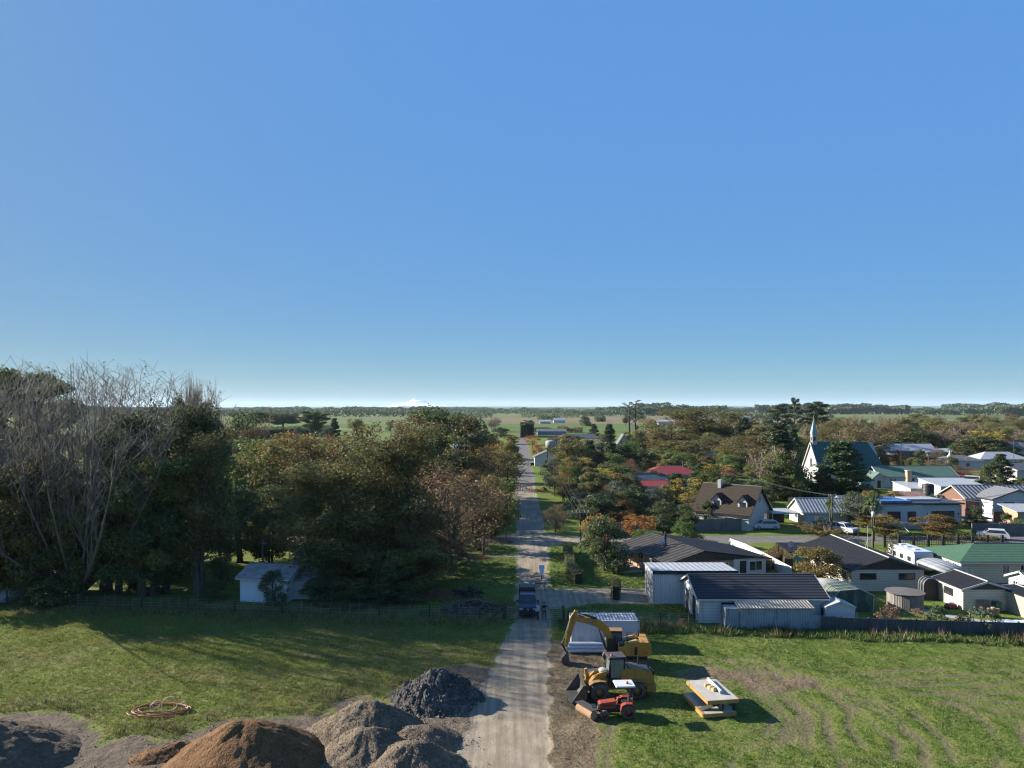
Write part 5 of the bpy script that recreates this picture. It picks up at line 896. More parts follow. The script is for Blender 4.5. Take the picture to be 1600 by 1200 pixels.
heap('gravel_pile','rounded gravel heap at the very front beside the track','gravel pile',-5.9,42.5,3.2,3.0,1.7,GRAVEL,22,.13,.05,.15)
heap('gravel_pile','low gravel heap closest to the track behind the front one','gravel pile',-6.0,45.9,2.9,2.5,1.1,GRAVEL,27,.1,.04,.2)
heap('sand_pile','dark grey sand pile cut by the lower left corner','sand pile',-33.6,44.0,6.5,4.6,2.35,DSAND,33,.18,.06,.15)
heap('rubble_pile','dark heap of broken asphalt and stones beside the track','rubble pile',-5.5,53.0,3.2,2.9,2.1,RUB,41,.16,.24,.1,n=150)
heap('sand_pile','small tongue of brown sand left of the large sand pile','sand pile',-20.5,44.6,2.6,1.1,.55,SAND,44,.1,.06,.2,rz=.35)
# loose stones and clods
P=[];rs=[]
for cx,cy,k,rr_,sz in ((-5.5,53,420,3.0,.10),(-9.6,47.4,160,4.0,.05),(-6,44,120,4.2,.05),(-15.9,43.3,120,5.2,.05)):
    a=rng.uniform(0,6.283,k); r_=rr_*(.72+.42*rng.random(k)); P.append(np.c_[cx+np.cos(a)*r_,cy+np.sin(a)*r_]); rs.append(sz*rng.uniform(.4,1.6,k))
k=2600; px_=rng.uniform(-34,8,k); py_=rng.uniform(40,66,k); a_,b_,_,dd_,mm_=masks(px_,py_); ok=((dd_<.3)|(mm_<-.2))&(_>.5); P.append(np.c_[px_[ok],py_[ok]]); rs.append(rng.uniform(.02,.075,ok.sum()))
P=np.concatenate(P); rs=np.concatenate(rs); oc=np.array([(1,0,0),(0,1,0),(-1,0,0),(0,-1,0),(0,0,1),(0,0,-.6)]); of=np.array([(0,1,4),(1,2,4),(2,3,4),(3,0,4),(1,0,5),(2,1,5),(3,2,5),(0,3,5)])
V=(oc[None]*rng.uniform(.6,1.3,(len(P),6,3)))*rs[:,None,None]; V[:,:,0]+=P[:,0:1]; V[:,:,1]+=P[:,1:2]; V[:,:,2]+=np.array([zat(a,b) for a,b in P])[:,None]+rs[:,None]*.3
st=surf('stones',(.2,.17,.135),.95,.5,2); tag(link('rubble',npmesh('rubble',V.reshape(-1,3),(of[None]+6*np.arange(len(P))[:,None,None]).reshape(-1,3),st)),kind='stuff')
for mt in (GRAVEL,SAND,RUB,DSAND):
    W_=[(a,b) for m_,a,b in STN if m_ is mt]; sp_=np.concatenate([a for a,b in W_]); sr=np.concatenate([b for a,b in W_]); V=oc[None]*rng.uniform(.6,1.3,(len(sp_),6,3))*sr[:,None,None]+sp_[:,None,:]
    tag(link('rubble',npmesh('rubble',V.reshape(-1,3),(of[None]+6*np.arange(len(sp_))[:,None,None]).reshape(-1,3),mt)),kind='stuff')
# ================================================================ GRASS
def tufts(name,n,x0,x1,y0,y1,test,hh,ww,mat,blades=4):
    x=rng.uniform(x0,x1,n); y=rng.uniform(y0,y1,n); ok=test(x,y); x=x[ok];y=y[ok]; n=len(x); z=np.array([zat(a,b) for a,b in zip(x,y)]); Vs=[]
    for b in range(blades):
        a=rng.uniform(0,6.283,n); h=rng.uniform(*hh,n)*(.55+.9*fbm(x*.35,y*.35,3,66)); w=rng.uniform(*ww,n); le=rng.uniform(.1,.8,n)*h; a2=rng.uniform(0,6.283,n); ox=rng.normal(size=n)*.07; oy=rng.normal(size=n)*.07
        p=np.stack([x+ox,y+oy,z-.02],-1); d=np.stack([np.cos(a)*w,np.sin(a)*w,0*w],-1); tip=p+np.stack([np.cos(a2)*le,np.sin(a2)*le,h],-1); Vs.append(np.stack([p-d,p+d,tip],1))
    V=np.concatenate(Vs).reshape(-1,3); tag(link(name,npmesh(name,V,np.arange(len(V)).reshape(-1,3),mat)),kind='stuff')
GL=leafmat('field_grass_blades',[(.11,.135,.024),(.17,.19,.036),(.22,.22,.056),(.28,.235,.09)],.25); GR=leafmat('paddock_grass_blades',[(.06,.115,.016),(.088,.146,.023),(.12,.17,.034)],.25); GD=leafmat('dry_weed_stalks',[(.06,.06,.025),(.15,.125,.06),(.26,.21,.12)],.2); GW=leafmat('lush_weed_leaves',[(.045,.075,.016),(.09,.125,.028),(.15,.165,.05)],.25)
def clear(x,y,k=.4):
    a,b,r,d,m=masks(x,y); return (r>.35)&(d>k)&(m>k)
fl=lambda x,y: y<72.3-.1088*x
tufts('grass',110000,-62,0,40,80,lambda x,y:fl(x,y)&clear(x,y),(.08,.22),(.013,.028),GL)
tufts('grass',110000,2,62,40,71,lambda x,y:fl(x,y)&clear(x,y)&(rng.random(len(x))<np.clip(1.05-1.6*masks(x,y)[1][:,2]-.7*masks(x,y)[1][:,1],.02,1)),(.05,.13),(.013,.026),GR)
tufts('weeds',17000,-62,0,40,80,lambda x,y:clear(x,y,.2)&((np.abs(y-(72.6-.1088*x)+1.2)<2.6*fbm(x*.2,y*.2,2,3)+.9)|((masks(x,y)[3]<2.3)&(fbm(x*.3,y*.3,3,77)>.5))),(.22,.62),(.015,.04),GD,3)
tufts('weeds',16000,4.5,60,60,73,lambda x,y:clear(x,y,.2)&(np.abs(y-(72.6-.1088*x)+1.7)<1.9*fbm(x*.25,y*.2,2,13)+.3),(.12,.5),(.03,.07),GW,4)
tufts('weeds',5000,4.5,60,60,73,lambda x,y:clear(x,y,.2)&(np.abs(y-(72.6-.1088*x)+1.4)<1.5)&(fbm(x*.5,y*.3,2,19)>.5),(.3,.95),(.02,.05),GD,4)
tufts('grass',42000,-14,30,73,112,lambda x,y:(~fl(x,y-1))&clear(x,y,-9)&(road_d(x,y)>.3),(.05,.14),(.03,.05),GW,3)
# ================================================================ FENCES
POST=surf('weathered_post',(.2,.18,.15),.9,.3,3); WIRE=surf('fence_wire',(.25,.25,.25),.4,.1,1,.8); DARKP=surf('dark_treated_post',(.06,.055,.045),.9,.3)
def postfence(label,p0,p1,n,hh,seed):
    q=random.Random(seed); t=thing('field_fence',label,'fence',(p0[0],p0[1],0)); dx,dy=p1[0]-p0[0],p1[1]-p0[1]; m=[]
    for k in range(4):
        b=MB(); thick=k==0; b.box((0,0,hh/2-.1),((.13,.13) if thick else (.05,.05))+(hh+.2+(.12 if thick else 0),)); m.append(b.mesh('post',POST if k else DARKP))
    for i in range(n):
        u=i/(n-1); k=0 if i%5==0 else q.randint(1,3); o=link('post',m[k],t,(dx*u,dy*u,zat(p0[0]+dx*u,p0[1]+dy*u)),q.uniform(0,1)); o.rotation_euler=(q.uniform(-.05,.05),q.uniform(-.06,.06),q.uniform(0,1)); o.scale=(1,1,q.uniform(.88,1.1))
    w=MB()
    for z in (.3,.6,.88,1.1): w.tube([(0,0,z),(dx*.33,dy*.33,z+.02),(dx*.66,dy*.66,z-.02),(dx,dy,z)],.012,3)
    w.build('wire',WIRE,t); return t
postfence('wire fence of thin battens below the trees on the left',(-60,79.1),(-1.2,72.75),58,1.25,4)
postfence('wire fence of leaning posts between forecourt and paddock',(5.6,72.2),(18.2,70.75),15,1.15,6)
t=thing('gate_post','thick dark gate post with a diagonal stay left of the truck','post',(-.75,72.7,0)); MB().tube([(0,0,-.2),(0,0,1.75)],.19,9).build('post',DARKP,t); MB().tube([(-1.5,.1,.0),(-.1,0,1.1)],.08,6).build('stay',DARKP,t)
t=thing('gate_post','thick dark gate post right of the two people','post',(5.1,72.4,0)); MB().tube([(0,0,-.2),(0,0,1.45)],.16,9).build('post',DARKP,t)
def gate(label,x,y,rz,w):
    t=thing('gate',label,'gate',(x,y,.08),rz); f=MB(); f.tube([(0,0,.1),(0,0,1.15),(w,0,1.15),(w,0,.1),(0,0,.1)],.035,6); f.tube([(w/2,0,.1),(w/2,0,1.15)],.025,5); f.build('frame',WIRE,t)
    b=MB(); [b.tube([(0,0,z),(w,0,z)],.018,4) for z in (.35,.55,.75,.95)]; b.build('bars',WIRE,t)
gate('open metal gate swung beside the two people',5.0,72.3,math.pi+.15,1.9); gate('short metal gate leaf left of the truck',-.5,72.6,.25,1.0)
def panelfence(name,label,pts,h,mat,th=.06,z0=0,posts=None,cat='fence'):
    t=thing(name,label,cat,(pts[0][0],pts[0][1],0)); 
    for a,b in zip(pts[:-1],pts[1:]):
        dx,dy=b[0]-a[0],b[1]-a[1]; Ln=math.hypot(dx,dy); mb=MB(); mb.box((0,0,h/2+z0-.05),(Ln,th,h+.1)); o=mb.build('panel',mat,t,((a[0]+b[0])/2-pts[0][0],(a[1]+b[1])/2-pts[0][1],0),math.atan2(dy,dx))
        if posts:
            k=max(1,int(Ln/posts)); pm=MB().box((0,0,h/2+.03),(.13,.13,h+.16)).mesh('post',DARKP if mat!=PALING else POST)
            for i in range(k+1): link('post',pm,t,(a[0]+dx*i/k-pts[0][0],a[1]+dy*i/k-pts[0][1],0),math.atan2(dy,dx))
    return t
PALING=surf('grey_palings',(.15,.145,.14),.9,.25,1.5,ridge=(1,0,0),rw=.18,rd=.02,stain=(.09,.09,.09)); DKIRON=surf('dark_corrugated_fence',(.055,.062,.075),.6,.25,1.5,ridge=(1,0,0),rw=.3,rd=.03,stain=(.1,.1,.11)); PALEF=surf('pale_concrete_fence',(.48,.48,.47),.8,.12,1.5,stain=(.3,.3,.3))
panelfence('yard_fence','long dark corrugated fence along the right paddock edge',[(29.6,69.0),(38,68.0),(50,66.8),(62,65.5)],1.35,DKIRON,.07,posts=3)
panelfence('yard_fence','short pale iron fence panel beside the lean-to',[(28.2,69.55),(31.6,69.2)],1.35,SHEETB,.06)
panelfence('garden_wall','long pale concrete fence running back beside the dark roofed house',[G(1237,905),G(1196,882),G(1165,866),G(1139,856)],1.5,PALEF,.12)
panelfence('paling_fence','grey paling fence in front of the dormered house',[G(1082,831),G(1158,829)],2.1,PALING,.08,posts=3)
panelfence('paling_fence','bluish paling fence behind the round headed tree',[G(915,838),G(968,837),G(1005,837)],2.2,PALING,.08,posts=3)
panelfence('paling_fence','grey board fence behind the white car',[G(1519,836),G(1562,836),G(1610,836)],1.9,PALING,.08,posts=4)
panelfence('street_fence','tan block street fence far right behind the white van',[G(1544,752),G(1578,757)],1.3,surf('tan_block',(.45,.38,.27),.8,.12),.2)
panelfence('street_fence','tan panelled street fence beside the parked dark cars',[G(1527,766),G(1562,773)],1.6,surf('tan_panel',(.42,.36,.28),.8,.12),.15,posts=3)
panelfence('street_fence','red brick street wall at the far right edge',[G(1586,757),G(1610,760)],1.3,BRICK,.2)
t=thing('lattice_fence','black lattice fence with square posts beyond the caravan','fence',(PX(1382,110),110,0)); x1=PX(1575,108)-PX(1382,110); lt=MB(); k=int(x1/.35)
for i in range(k): lt.box((i*.35,-i*.012,.85),(.05,.04,1.5))
for z in (.2,.55,.9,1.25,1.6): lt.box((x1/2,-.33,z),(x1,.04,.06),0,-.034)
lt.build('lattice',FRAME,t); pm=MB().box((0,0,1.0),(.32,.32,2.1)).mesh('post',FRAME)
for i in range(9): link('post',pm,t,(i*x1/8,-.7*i/8,0))
# ================================================================ POLES, SIGNS
POLE=surf('old_power_pole',(.075,.065,.055),.9,.3,2)
def pole(label,px,base,top,arm=0,lamp=0,name='power_pole',r=.13,mat=None,x=None,arms=1,box=0):
    X,Y=G(px,base); h=PZ(top,Y); t=thing(name,label,'pole',(X,Y,0)); MB().tube([(0,0,-.2),(0,0,h)],[r,r*.7],8).build('pole',mat or POLE,t)
    for i in range(arms if arm else 0):
        a=MB(); a.box((0,-.12,h-.35-i*.8),(arm,.1,.12)); o=a.build('crossarm',surf('grey_arm',(.25,.24,.22),.8,.2),t); [MB().lathe((u*arm/2,-.12,h-.22-i*.8),[(0,0),(.07,0),(.05,.14),(0,.16)],8,0,'z').build('insulator',TRIM,o) for u in (-.9,-.45,.45,.9)]
    if lamp: MB().tube([(0,0,h-.1),(lamp*.5,0,h+.15),(lamp,0,h+.2)],.04,5).box((lamp*1.15,0,h+.18),(.6,.25,.14)).build('lamp_head',TRIM,t)
    if box: MB().lathe((.0,-.3,h*box),[(0,0),(.25,0),(.25,.8),(0,.85)],12,0,'z').build('transformer',surf('pale_grey_paint',(.42,.43,.43),.5,.1),t)
    return t
pole('dark power pole with a wide crossarm at the lawn corner',907,867,797,2.6); pole('thin dark pole close behind the crossarm pole',917,845,776,0,.5,'street_lamp',.09); pole('power pole beside the road works, left of its pair',866,775,716,1.8); pole('thin power pole right of the one beside the road works',879,804,762,0,0,'post',.08); pole('slim dark pole among the garden row trees',939,745,690,0)
pole('power pole with lamp in front of the silver metal garage',1300,832,772,1.2,0,box=0); pole('power pole with round grey transformer by the cabbage palm',1363,852,790,.8,box=.72); pole('thin aerial pole by the silver truck',1341,850,800,0,0,'post',.05)
pole('tall lamp post before the school roofs',1408,735,686,0,1.2,'street_lamp',.1); pole('tall lamp post before the white hip roof',1584,735,687,0,1.2,'street_lamp',.1); pole('power pole right of the rust red trees',1451,752,711,1.2); pole('power pole between the grey hip roof and rusty trees',1512,742,714,1.0); pole('flag pole at the corner between church and hall',1374,752,714,0,0,'flag_pole',.06,TRIM); pole('short lamp post by the brick building',1419,745,714,0,0,'post',.07); pole('thin white mast far right beyond the white house',1589,715,679,0,0,'mast',.1)
pole('stout wooden post on the left verge',756,867,838,0,0,'post',.2); pole('thin post left of the junction',791,843,821,0,0,'post',.05); pole('wooden garden post among the shrubs behind the dark fence',1516,979,951,0,0,'post',.1); pole('thin white stake behind the dark fence',1339,975,957,0,0,'post',.06,TRIM); pole('bare pole at the roadside hedge',846,722,694,0,0,'post',.1)
ORANGE=surf('sign_orange',(.75,.14,.02),.45,.06); SRED=surf('sign_red',(.5,.06,.05),.5,.1); SWHITE=surf('sign_white',(.6,.6,.6),.5,.05); SBLACK=surf('sign_black',(.015,.015,.016),.5,.1)
def sign(label,px,base,wid,hh,diamond,mat,lift=.5,inner=None):
    X,Y=G(px,base); t=thing('road_sign',label,'sign',(X,Y,0)); MB().box((-.25,.15,lift*.6),(.06,.06,lift*1.2)).box((.25,.15,lift*.6),(.06,.06,lift*1.2)).build('legs',SBLACK,t); b=MB()
    if diamond: b.prism([(0,lift),(wid/2,lift+wid/2),(0,lift+wid),(-wid/2,lift+wid/2)],-.02,.02)
    else: b.box((0,0,lift+hh/2),(wid,.04,hh))
    o=b.build('panel',mat,t); 
    if inner: c=lift+(wid if diamond else hh)/2; MB().box((0,-.03,c),(wid*.16,.012,wid*.42)).box((0,-.03,c+wid*.16),(wid*.3,.012,wid*.1)).build('symbol',inner,o)
    return t
sign('orange diamond road works sign on the left verge',797,802,1.9,0,True,ORANGE,.5,SBLACK); sign('red and white road works panel left of the closed road',797,772,1.6,1.9,False,SRED,.5,SWHITE); sign('dark sign panel on the far right verge',832,731,1.3,1.0,False,SBLACK,.8)
def cone(label,px,base,hh,mat):
    X,Y=G(px,base); t=thing('traffic_cone',label,'cone',(X,Y,0),0,'road works cones'); MB().box((0,0,.03),(.45,.45,.06)).build('base',SBLACK,t); MB().lathe((0,0,.06),[(.17,0),(.1,hh*.5),(.04,hh)],12,0,'z').build('body',mat,t); MB().lathe((0,0,.06+hh*.45),[(.135,0),(.10,hh*.2)],12,0,'z').build('band',SWHITE,t)
for l,px,b in (('orange cone beside the orange diamond sign',803,805),('orange cone standing on the lawn edge right of the road',856,819),('orange cone right of the road works heap',849,767),('slim orange cone at the left of the closed road',816,767),('orange cone in the middle of the closed road',827,766)): cone(l,px,b,.95,ORANGE)
def barrier(label,px,base,w):
    X,Y=G(px,base); t=thing('road_barrier',label,'barrier',(X,Y,0)); MB().box((0,0,.9),(w,.05,.25)).build('board',SRED,t); MB().box((-w*.3,-.04,.9),(w*.15,.04,.25)).box((w*.2,-.04,.9),(w*.15,.04,.25)).build('stripes',SWHITE,t); [MB().box((s*w*.42,0,.5),(.06,.5,1.0)).build('leg',SBLACK,t) for s in (-1,1)]
barrier('red and white barrier board across the closed road',818,765,1.8); barrier('second barrier board right of the first on the closed road',826,764,1.6)
heap('soil_heap','small brown soil heap at the road works','soil heap',*G(838,768),2.2,1.2,.7,SAND,61,.1,.05,n=40)
heap('soil_heap','small orange brown soil heap on the verge by the road works','soil heap',*G(849,766),1.4,1.0,1.0,SAND,63,.1,.05,n=40)
t=thing('hurdle','low dark metal hurdle standing on the track edge behind the truck','barrier',(*G(851,923),0)); f=MB(); f.tube([(-1.1,0,.02),(-1.1,0,.85),(1.1,0,.85),(1.1,0,.02)],.04,5).tube([(0,0,.02),(0,0,.85)],.03,5).tube([(-1.1,0,.45),(1.1,0,.45)],.03,5); f.build('frame',FRAME,t)
t=thing('road_sign','small white shield shaped sign on a dark post at the track edge','sign',(*G(846.5,907),0)); MB().tube([(0,.06,0),(0,.06,1.9)],.05,6).build('post',FRAME,t); MB().prism([(-.32,1.9),(.32,1.9),(.36,1.55),(.15,.75),(-.15,.75),(-.36,1.55)],-.03,.03,0,'y').build('panel',surf('blue_white_panel',(.6,.64,.7),.5,.05),t)
# ================================================================ BRUSH, LOGS, HOSE
WOOD=surf('dead_wood',(.11,.085,.065),.95,.4,2)
def brush(label,x,y,rx,ry,h,n,L_,r0,mat,seed,name='brush_pile'):
    q=random.Random(seed); b=MB()
    for i in range(n):
        a=q.uniform(0,6.283); d=math.sqrt(q.random()); c=Vector((math.cos(a)*d*rx,math.sin(a)*d*ry,h*(1-d)*q.uniform(.1,1)+.05)); th=q.uniform(0,3.14); el=q.uniform(-.25,.4); v=Vector((math.cos(th)*math.cos(el),math.sin(th)*math.cos(el),math.sin(el)))*L_*q.uniform(.3,1)*.5; r=r0*q.uniform(.3,1.3)
        b.tube([c-v,c+Vector((q.uniform(-.1,.1),q.uniform(-.1,.1),q.uniform(0,.1))),c+v],[r,r*.8,r*.35],5)
    t=thing(name,label,'brush pile',(x,y,zat(x,y))); b.build('branches',mat,t); return t
brush('long heap of grey logs and branches behind the fence',-4.3,76.3,3.0,1.5,1.3,190,2.6,.09,WOOD,5); brush('tangled dark brush heap with a pale broken stump',-5.0,82.2,1.6,1.2,1.7,90,1.9,.10,surf('dark_brush',(.06,.05,.04),.95,.4,2),8)
brush('reddish heap of cut bracken and twigs under the birch',-8.2,81.2,2.6,1.4,1.1,420,.9,.03,surf('red_bracken',(.19,.10,.06),.95,.35,2),9); brush('low orange brown heap of cuttings at the lawn drive',*G(747,872),2.0,.9,.6,260,.8,.03,surf('orange_bracken',(.26,.12,.06),.95,.35,2),12); brush('small brown heap of soil and twigs on the left verge',*G(787,848),1.6,1.1,.6,180,.8,.03,surf('brown_cuttings',(.15,.09,.05),.95,.35,2),13)
t=thing('hose_coil','tangled coils of red orange pipe lying in the grass','hose',(*G(252,1112),.08)); q=random.Random(2); HM_=surf('orange_pipe',(.24,.07,.045),.5,.12,2); HP=surf('pale_pipe',(.5,.26,.2),.5,.1,2); b=MB()
for i in range(5):
    rx=q.uniform(1.5,2.0); ry=q.uniform(.75,1.2); ox,oy=q.uniform(-.2,.2),q.uniform(-.15,.15); b.tube([(ox+rx*math.cos(a)+.1*math.sin(3*a+i),oy+ry*math.sin(a)+.1*math.cos(4*a+i),.08+.05*math.sin(2*a+i)) for a in np.linspace(.3*i,.3*i+6.5,30)],.032,6)
b.tube([(-1.9,-.3,.1),(-1.2,-.6,.08),(-.4,-.5,.1),(.8,-.7,.1),(1.6,-.3,.1)],.05,6); b.build('coils',HM_,t); b=MB()
for ox,oy,r in ((.55,.1,.55),(-.35,0,.28),(-.4,-.3,.22),(1.6,.1,.2)): b.tube([(ox+r*math.cos(a),oy+r*.35*math.sin(a),.42+r*.75*math.sin(a)) for a in np.linspace(0,6.4,22)],.035,6)
b.build('standing_loops',HP,t)

def wires(label,a,b,k,sag):
    (ax,ay,az),(bx,by,bz)=a,b; t=thing('power_line',label,'power line',(ax,ay,az))
    for i in range(k):
        o=(i-(k-1)/2)*.7; MB().tube([(o+(bx-ax)*u,(by-ay)*u,(bz-az)*u-sag*4*u*(1-u)) for u in np.linspace(0,1,9)],.022,4).build('wire',surf('black_cable',(.03,.03,.03),.6,.1),t)
def ptop(px,base,top): X,Y=G(px,base); return (X,Y,PZ(top,Y)-.2)
wires('overhead wires between the crossarm pole and the pole by the road works',ptop(907,867,797),ptop(866,775,716),3,.9); wires('overhead wires from the road works pole to the roadside hedge pole',ptop(866,775,716),ptop(846,722,694),2,.8); wires('overhead wires between the silver garage pole and transformer pole',ptop(1300,832,772),ptop(1363,852,790),3,.3); wires('overhead wires crossing the view left from the silver garage pole',ptop(1300,832,772),(PX(1130,150),150,9),2,.8); wires('overhead wires running right from the transformer pole',ptop(1363,852,790),(PX(1640,118),118,8.6),2,.7); wires('overhead wires between the two tall lamp posts',ptop(1408,735,686),ptop(1584,735,687),2,.6)
# ================================================================ MACHINES
YEL=surf('machine_yellow',(.36,.185,.028),.55,.3,2,stain=(.13,.085,.045)); YELD=surf('dirty_yellow',(.24,.135,.04),.7,.25,2,stain=(.12,.08,.05)); BLK=surf('machine_black',(.02,.02,.021),.5,.2); STEEL=surf('worn_steel',(.085,.078,.07),.5,.3,3,.3,stain=(.09,.06,.04)); RUBB=surf('dusty_tyre',(.085,.078,.07),.95,.3,3); CAB=surf('cab_glass',(.13,.16,.15),.08,.3,1,spec=.7); CHROME=surf('chrome_rod',(.5,.5,.5),.2,.05,1,.9); TRED=surf('tractor_red',(.25,.045,.026),.45,.15,2); MUDM=surf('muddy_track',(.09,.07,.052),.95,.3,3); ROOFW=surf('white_plastic',(.5,.5,.5),.4,.04)  # cab panes: light seen through them put into the lighter green colour
def tyre(p,x,y,z,r,w,rim,name='wheel',lugs=0):
    b=MB(); b.lathe((x,y,z),[(r*.55,-w/2),(r*.88,-w/2),(r*.98,-w*.36),(r,-w*.15),(r,w*.15),(r*.98,w*.36),(r*.88,w/2),(r*.55,w/2)],28,0,'y')
    for i in range(lugs):
        a=6.283*i/lugs; b.box((x+math.cos(a)*r,y+(w*.2 if i%2 else -w*.2),z+math.sin(a)*r),(.07,w*.45,.05*r+.02),0,0,0,0) if False else b.add([(x+math.cos(a+d)*q,y+s,z+math.sin(a+d)*q) for q in (r*.97,r*1.04) for d in (-.06,.06) for s in ((-.5*w,0) if i%2 else (0,.5*w))],[(0,1,3,2),(4,6,7,5),(0,4,5,1),(2,3,7,6),(0,2,6,4),(1,5,7,3)])
    o=b.build(name,RUBB,p); k=MB(); k.lathe((x,y,z),[(0,-w*.3),(r*.25,-w*.34),(r*.3,-w*.2),(r*.56,-w*.26),(r*.58,w*.26),(r*.3,w*.2),(r*.25,w*.34),(0,w*.3)],20,0,'y'); k.build('rim',rim,o); return o
def beam(pts,hw,y0,y1,m=0,mb=None):
    """boom plate: centre line points (x,z) with half depths, between y0 and y1"""
    up=[];dn=[]
    for i,(x,z) in enumerate(pts):
        a=pts[max(0,i-1)];b=pts[min(len(pts)-1,i+1)]; dx,dz=b[0]-a[0],b[1]-a[1]; l=math.hypot(dx,dz); up.append((x-dz/l*hw[i],z+dx/l*hw[i])); dn.append((x+dz/l*hw[i],z-dx/l*hw[i]))
    mb=mb or MB(); n=len(pts); vs=[(p[0],y0,p[1]) for p in up+dn]+[(p[0],y1,p[1]) for p in up+dn]; N=2*n; fs=[]
    for i in range(n-1): fs+=[(i,i+1,n+i+1,n+i),(N+i,N+n+i,N+n+i+1,N+i+1),(i,N+i,N+i+1,i+1),(n+i,n+i+1,N+n+i+1,N+n+i)]
    fs+=[(0,n,N+n,N),(n-1,N+n-1,N+2*n-1,2*n-1)]; return mb.add(vs,fs,m)
def letters(txt,p,loc,size,mat,rot=(R(90),0,0),name='lettering'):
    cu=bpy.data.curves.new(name,'FONT'); cu.body=txt; cu.size=size; cu.extrude=.006; cu.align_x='CENTER'; cu.align_y='CENTER'; o=bpy.data.objects.new(name,cu); C.objects.link(o); dg=bpy.context.evaluated_depsgraph_get(); me=bpy.data.meshes.new_from_object(o.evaluated_get(dg)); bpy.data.objects.remove(o); me.materials.clear(); me.materials.append(mat); o=link(name,me,p,loc); o.rotation_euler=rot; return o
# excavator, boom reaching left
X=thing('excavator','yellow tracked excavator with its boom arched over the container','excavator',(9.5,60.2,zat(9.5,60.2)),-.05); X.scale=(.9,.9,.9)
for y in (-1.15,1.15):
    b=MB(); b.prism([(-1.95,.12),(-1.6,0),(1.6,0),(1.95,.12),(2.1,.45),(1.95,.78),(1.6,.9),(-1.6,.9),(-1.95,.78),(-2.1,.45)],y-.3,y+.3)
    for i in range(15): b.box((-1.9+i*.27,y,.93),(.1,.6,.05)).box((-1.9+i*.27,y,-.0),(.1,.6,.05))
    o=b.build('track',MUDM,X); k=MB(); [k.lathe((u,y-.31 if y<0 else y+.31,.42),[(0,-.04),(.26 if abs(u)>1 else .14,-.04),(.26 if abs(u)>1 else .14,.04),(0,.04)],14,0,'y') for u in (-1.6,-.9,-.3,.3,.9,1.6)]; k.build('rollers',STEEL,o)
MB().box((0,0,.75),(2.2,1.7,.5)).box((0,0,1.1),(1.5,1.5,.3)).build('undercarriage',BLK,X)
b=MB(); b.prism([(-.7,1.22),(1.55,1.22),(1.55,2.35),(.9,2.5),(-.7,2.0)],-1.25,-.2).prism([(-.7,1.22),(1.55,1.22),(1.55,2.35),(.9,2.5),(-.7,2.0)],.25,1.25); b.build('body',YEL,X)
MB().prism([(1.2,1.2),(2.05,1.3),(2.2,1.6),(2.15,2.25),(1.9,2.5),(1.2,2.5)],-1.28,1.28,0,'y').build('counterweight',YEL,X)
for z in (1.7,): MB().box((.75,-1.262,1.7),(.28,.03,.75)).box((1.35,-1.262,1.75),(.3,.03,.5)).build('side_grille',BLK,X)
MB().box((1.55,-1.3,1.55),(.5,.03,.14)).build('red_reflector',SRED,X); MB().tube([(1.2,.6,2.45),(1.2,.6,3.0)],.07,8).build('exhaust',BLK,X)
b=MB(); 
for a,c in ((.0,-1.1),(.0,-.4),(.9,-1.1),(.9,-.4)): b.tube([(a,c,2.35),(a,c,3.15)],.025,5)
b.tube([(0,-1.1,3.15),(.9,-1.1,3.15),(.9,-.4,3.15),(0,-.4,3.15),(0,-1.1,3.15)],.025,5).tube([(0,-1.1,2.8),(.9,-1.1,2.8)],.02,5); b.build('handrail',BLK,X)
cab=MB(); cab.prism([(-1.75,1.2),(-.35,1.2),(-.35,2.95),(-1.5,2.95),(-1.85,2.0)],.3,1.25); co=cab.build('cab',BLK,X); [MB().box((-1.0,y,2.3),(1.1,.02,1.0)).build('side_window',CAB,co) for y in (.285,1.265)]; MB().prism([(-1.9,2.05),(-1.53,2.85),(-1.5,2.85),(-1.86,2.05)],.4,1.15).build('windscreen',CAB,co); MB().box((-.95,.78,3.0),(1.3,1.05,.1)).build('roof_panel',YELD,co)
MB().box((-1.35,-.05,1.7),(.9,.6,1.6)).box((-.55,-.7,1.75),(.5,.9,1.2)).build('boom_pivot',BLK,X)
beam([(-1.15,1.5),(-1.5,2.4),(-1.9,3.3),(-2.6,3.85),(-3.6,4.1),(-4.85,4.25)],[.22,.28,.34,.34,.27,.18],-.28,.18).build('boom',YEL,X)
for y in (-.62,.5): MB().tube([(-1.85,y*.6,1.5),(-2.3,y*.6,2.6)],.1,8).tube([(-2.3,y*.6,2.6),(-2.5,y*.6,3.3)],.05,8).build('lift_ram',BLK,X)
MB().tube([(-2.7,-.05,4.25),(-3.9,-.05,4.62)],.1,8).tube([(-3.9,-.05,4.62),(-4.95,-.05,4.85)],.05,8).build('stick_ram',BLK,X)
beam([(-4.6,4.95),(-4.85,4.3),(-5.2,3.1),(-5.55,1.65)],[.14,.3,.24,.13],-.24,.14).build('stick',YEL,X)
MB().tube([(-5.1,-.05,4.3),(-5.55,-.05,2.9)],.09,8).tube([(-5.55,-.05,2.9),(-5.95,-.05,1.9)],.045,8).build('bucket_ram',CHROME,X)
beam([(-5.95,1.95),(-5.55,1.2)],[.08,.08],-.2,.1).build('bucket_link',BLK,X)
bk=MB(); q_=[(-5.55,1.15),(-5.95,.75),(-6.0,.35),(-5.75,.05),(-5.25,.0),(-5.15,.12),(-5.6,.25),(-5.75,.5),(-5.65,.75),(-5.4,1.0)]; bk.prism(q_,-.6,.5); bk.prism([(-5.55,1.1),(-5.95,.75),(-6.0,.35),(-5.75,.05),(-5.2,.05),(-5.35,1.0)],-.63,-.58).prism([(-5.55,1.1),(-5.95,.75),(-6.0,.35),(-5.75,.05),(-5.2,.05),(-5.35,1.0)],.48,.53); bk.build('bucket',STEEL,X)
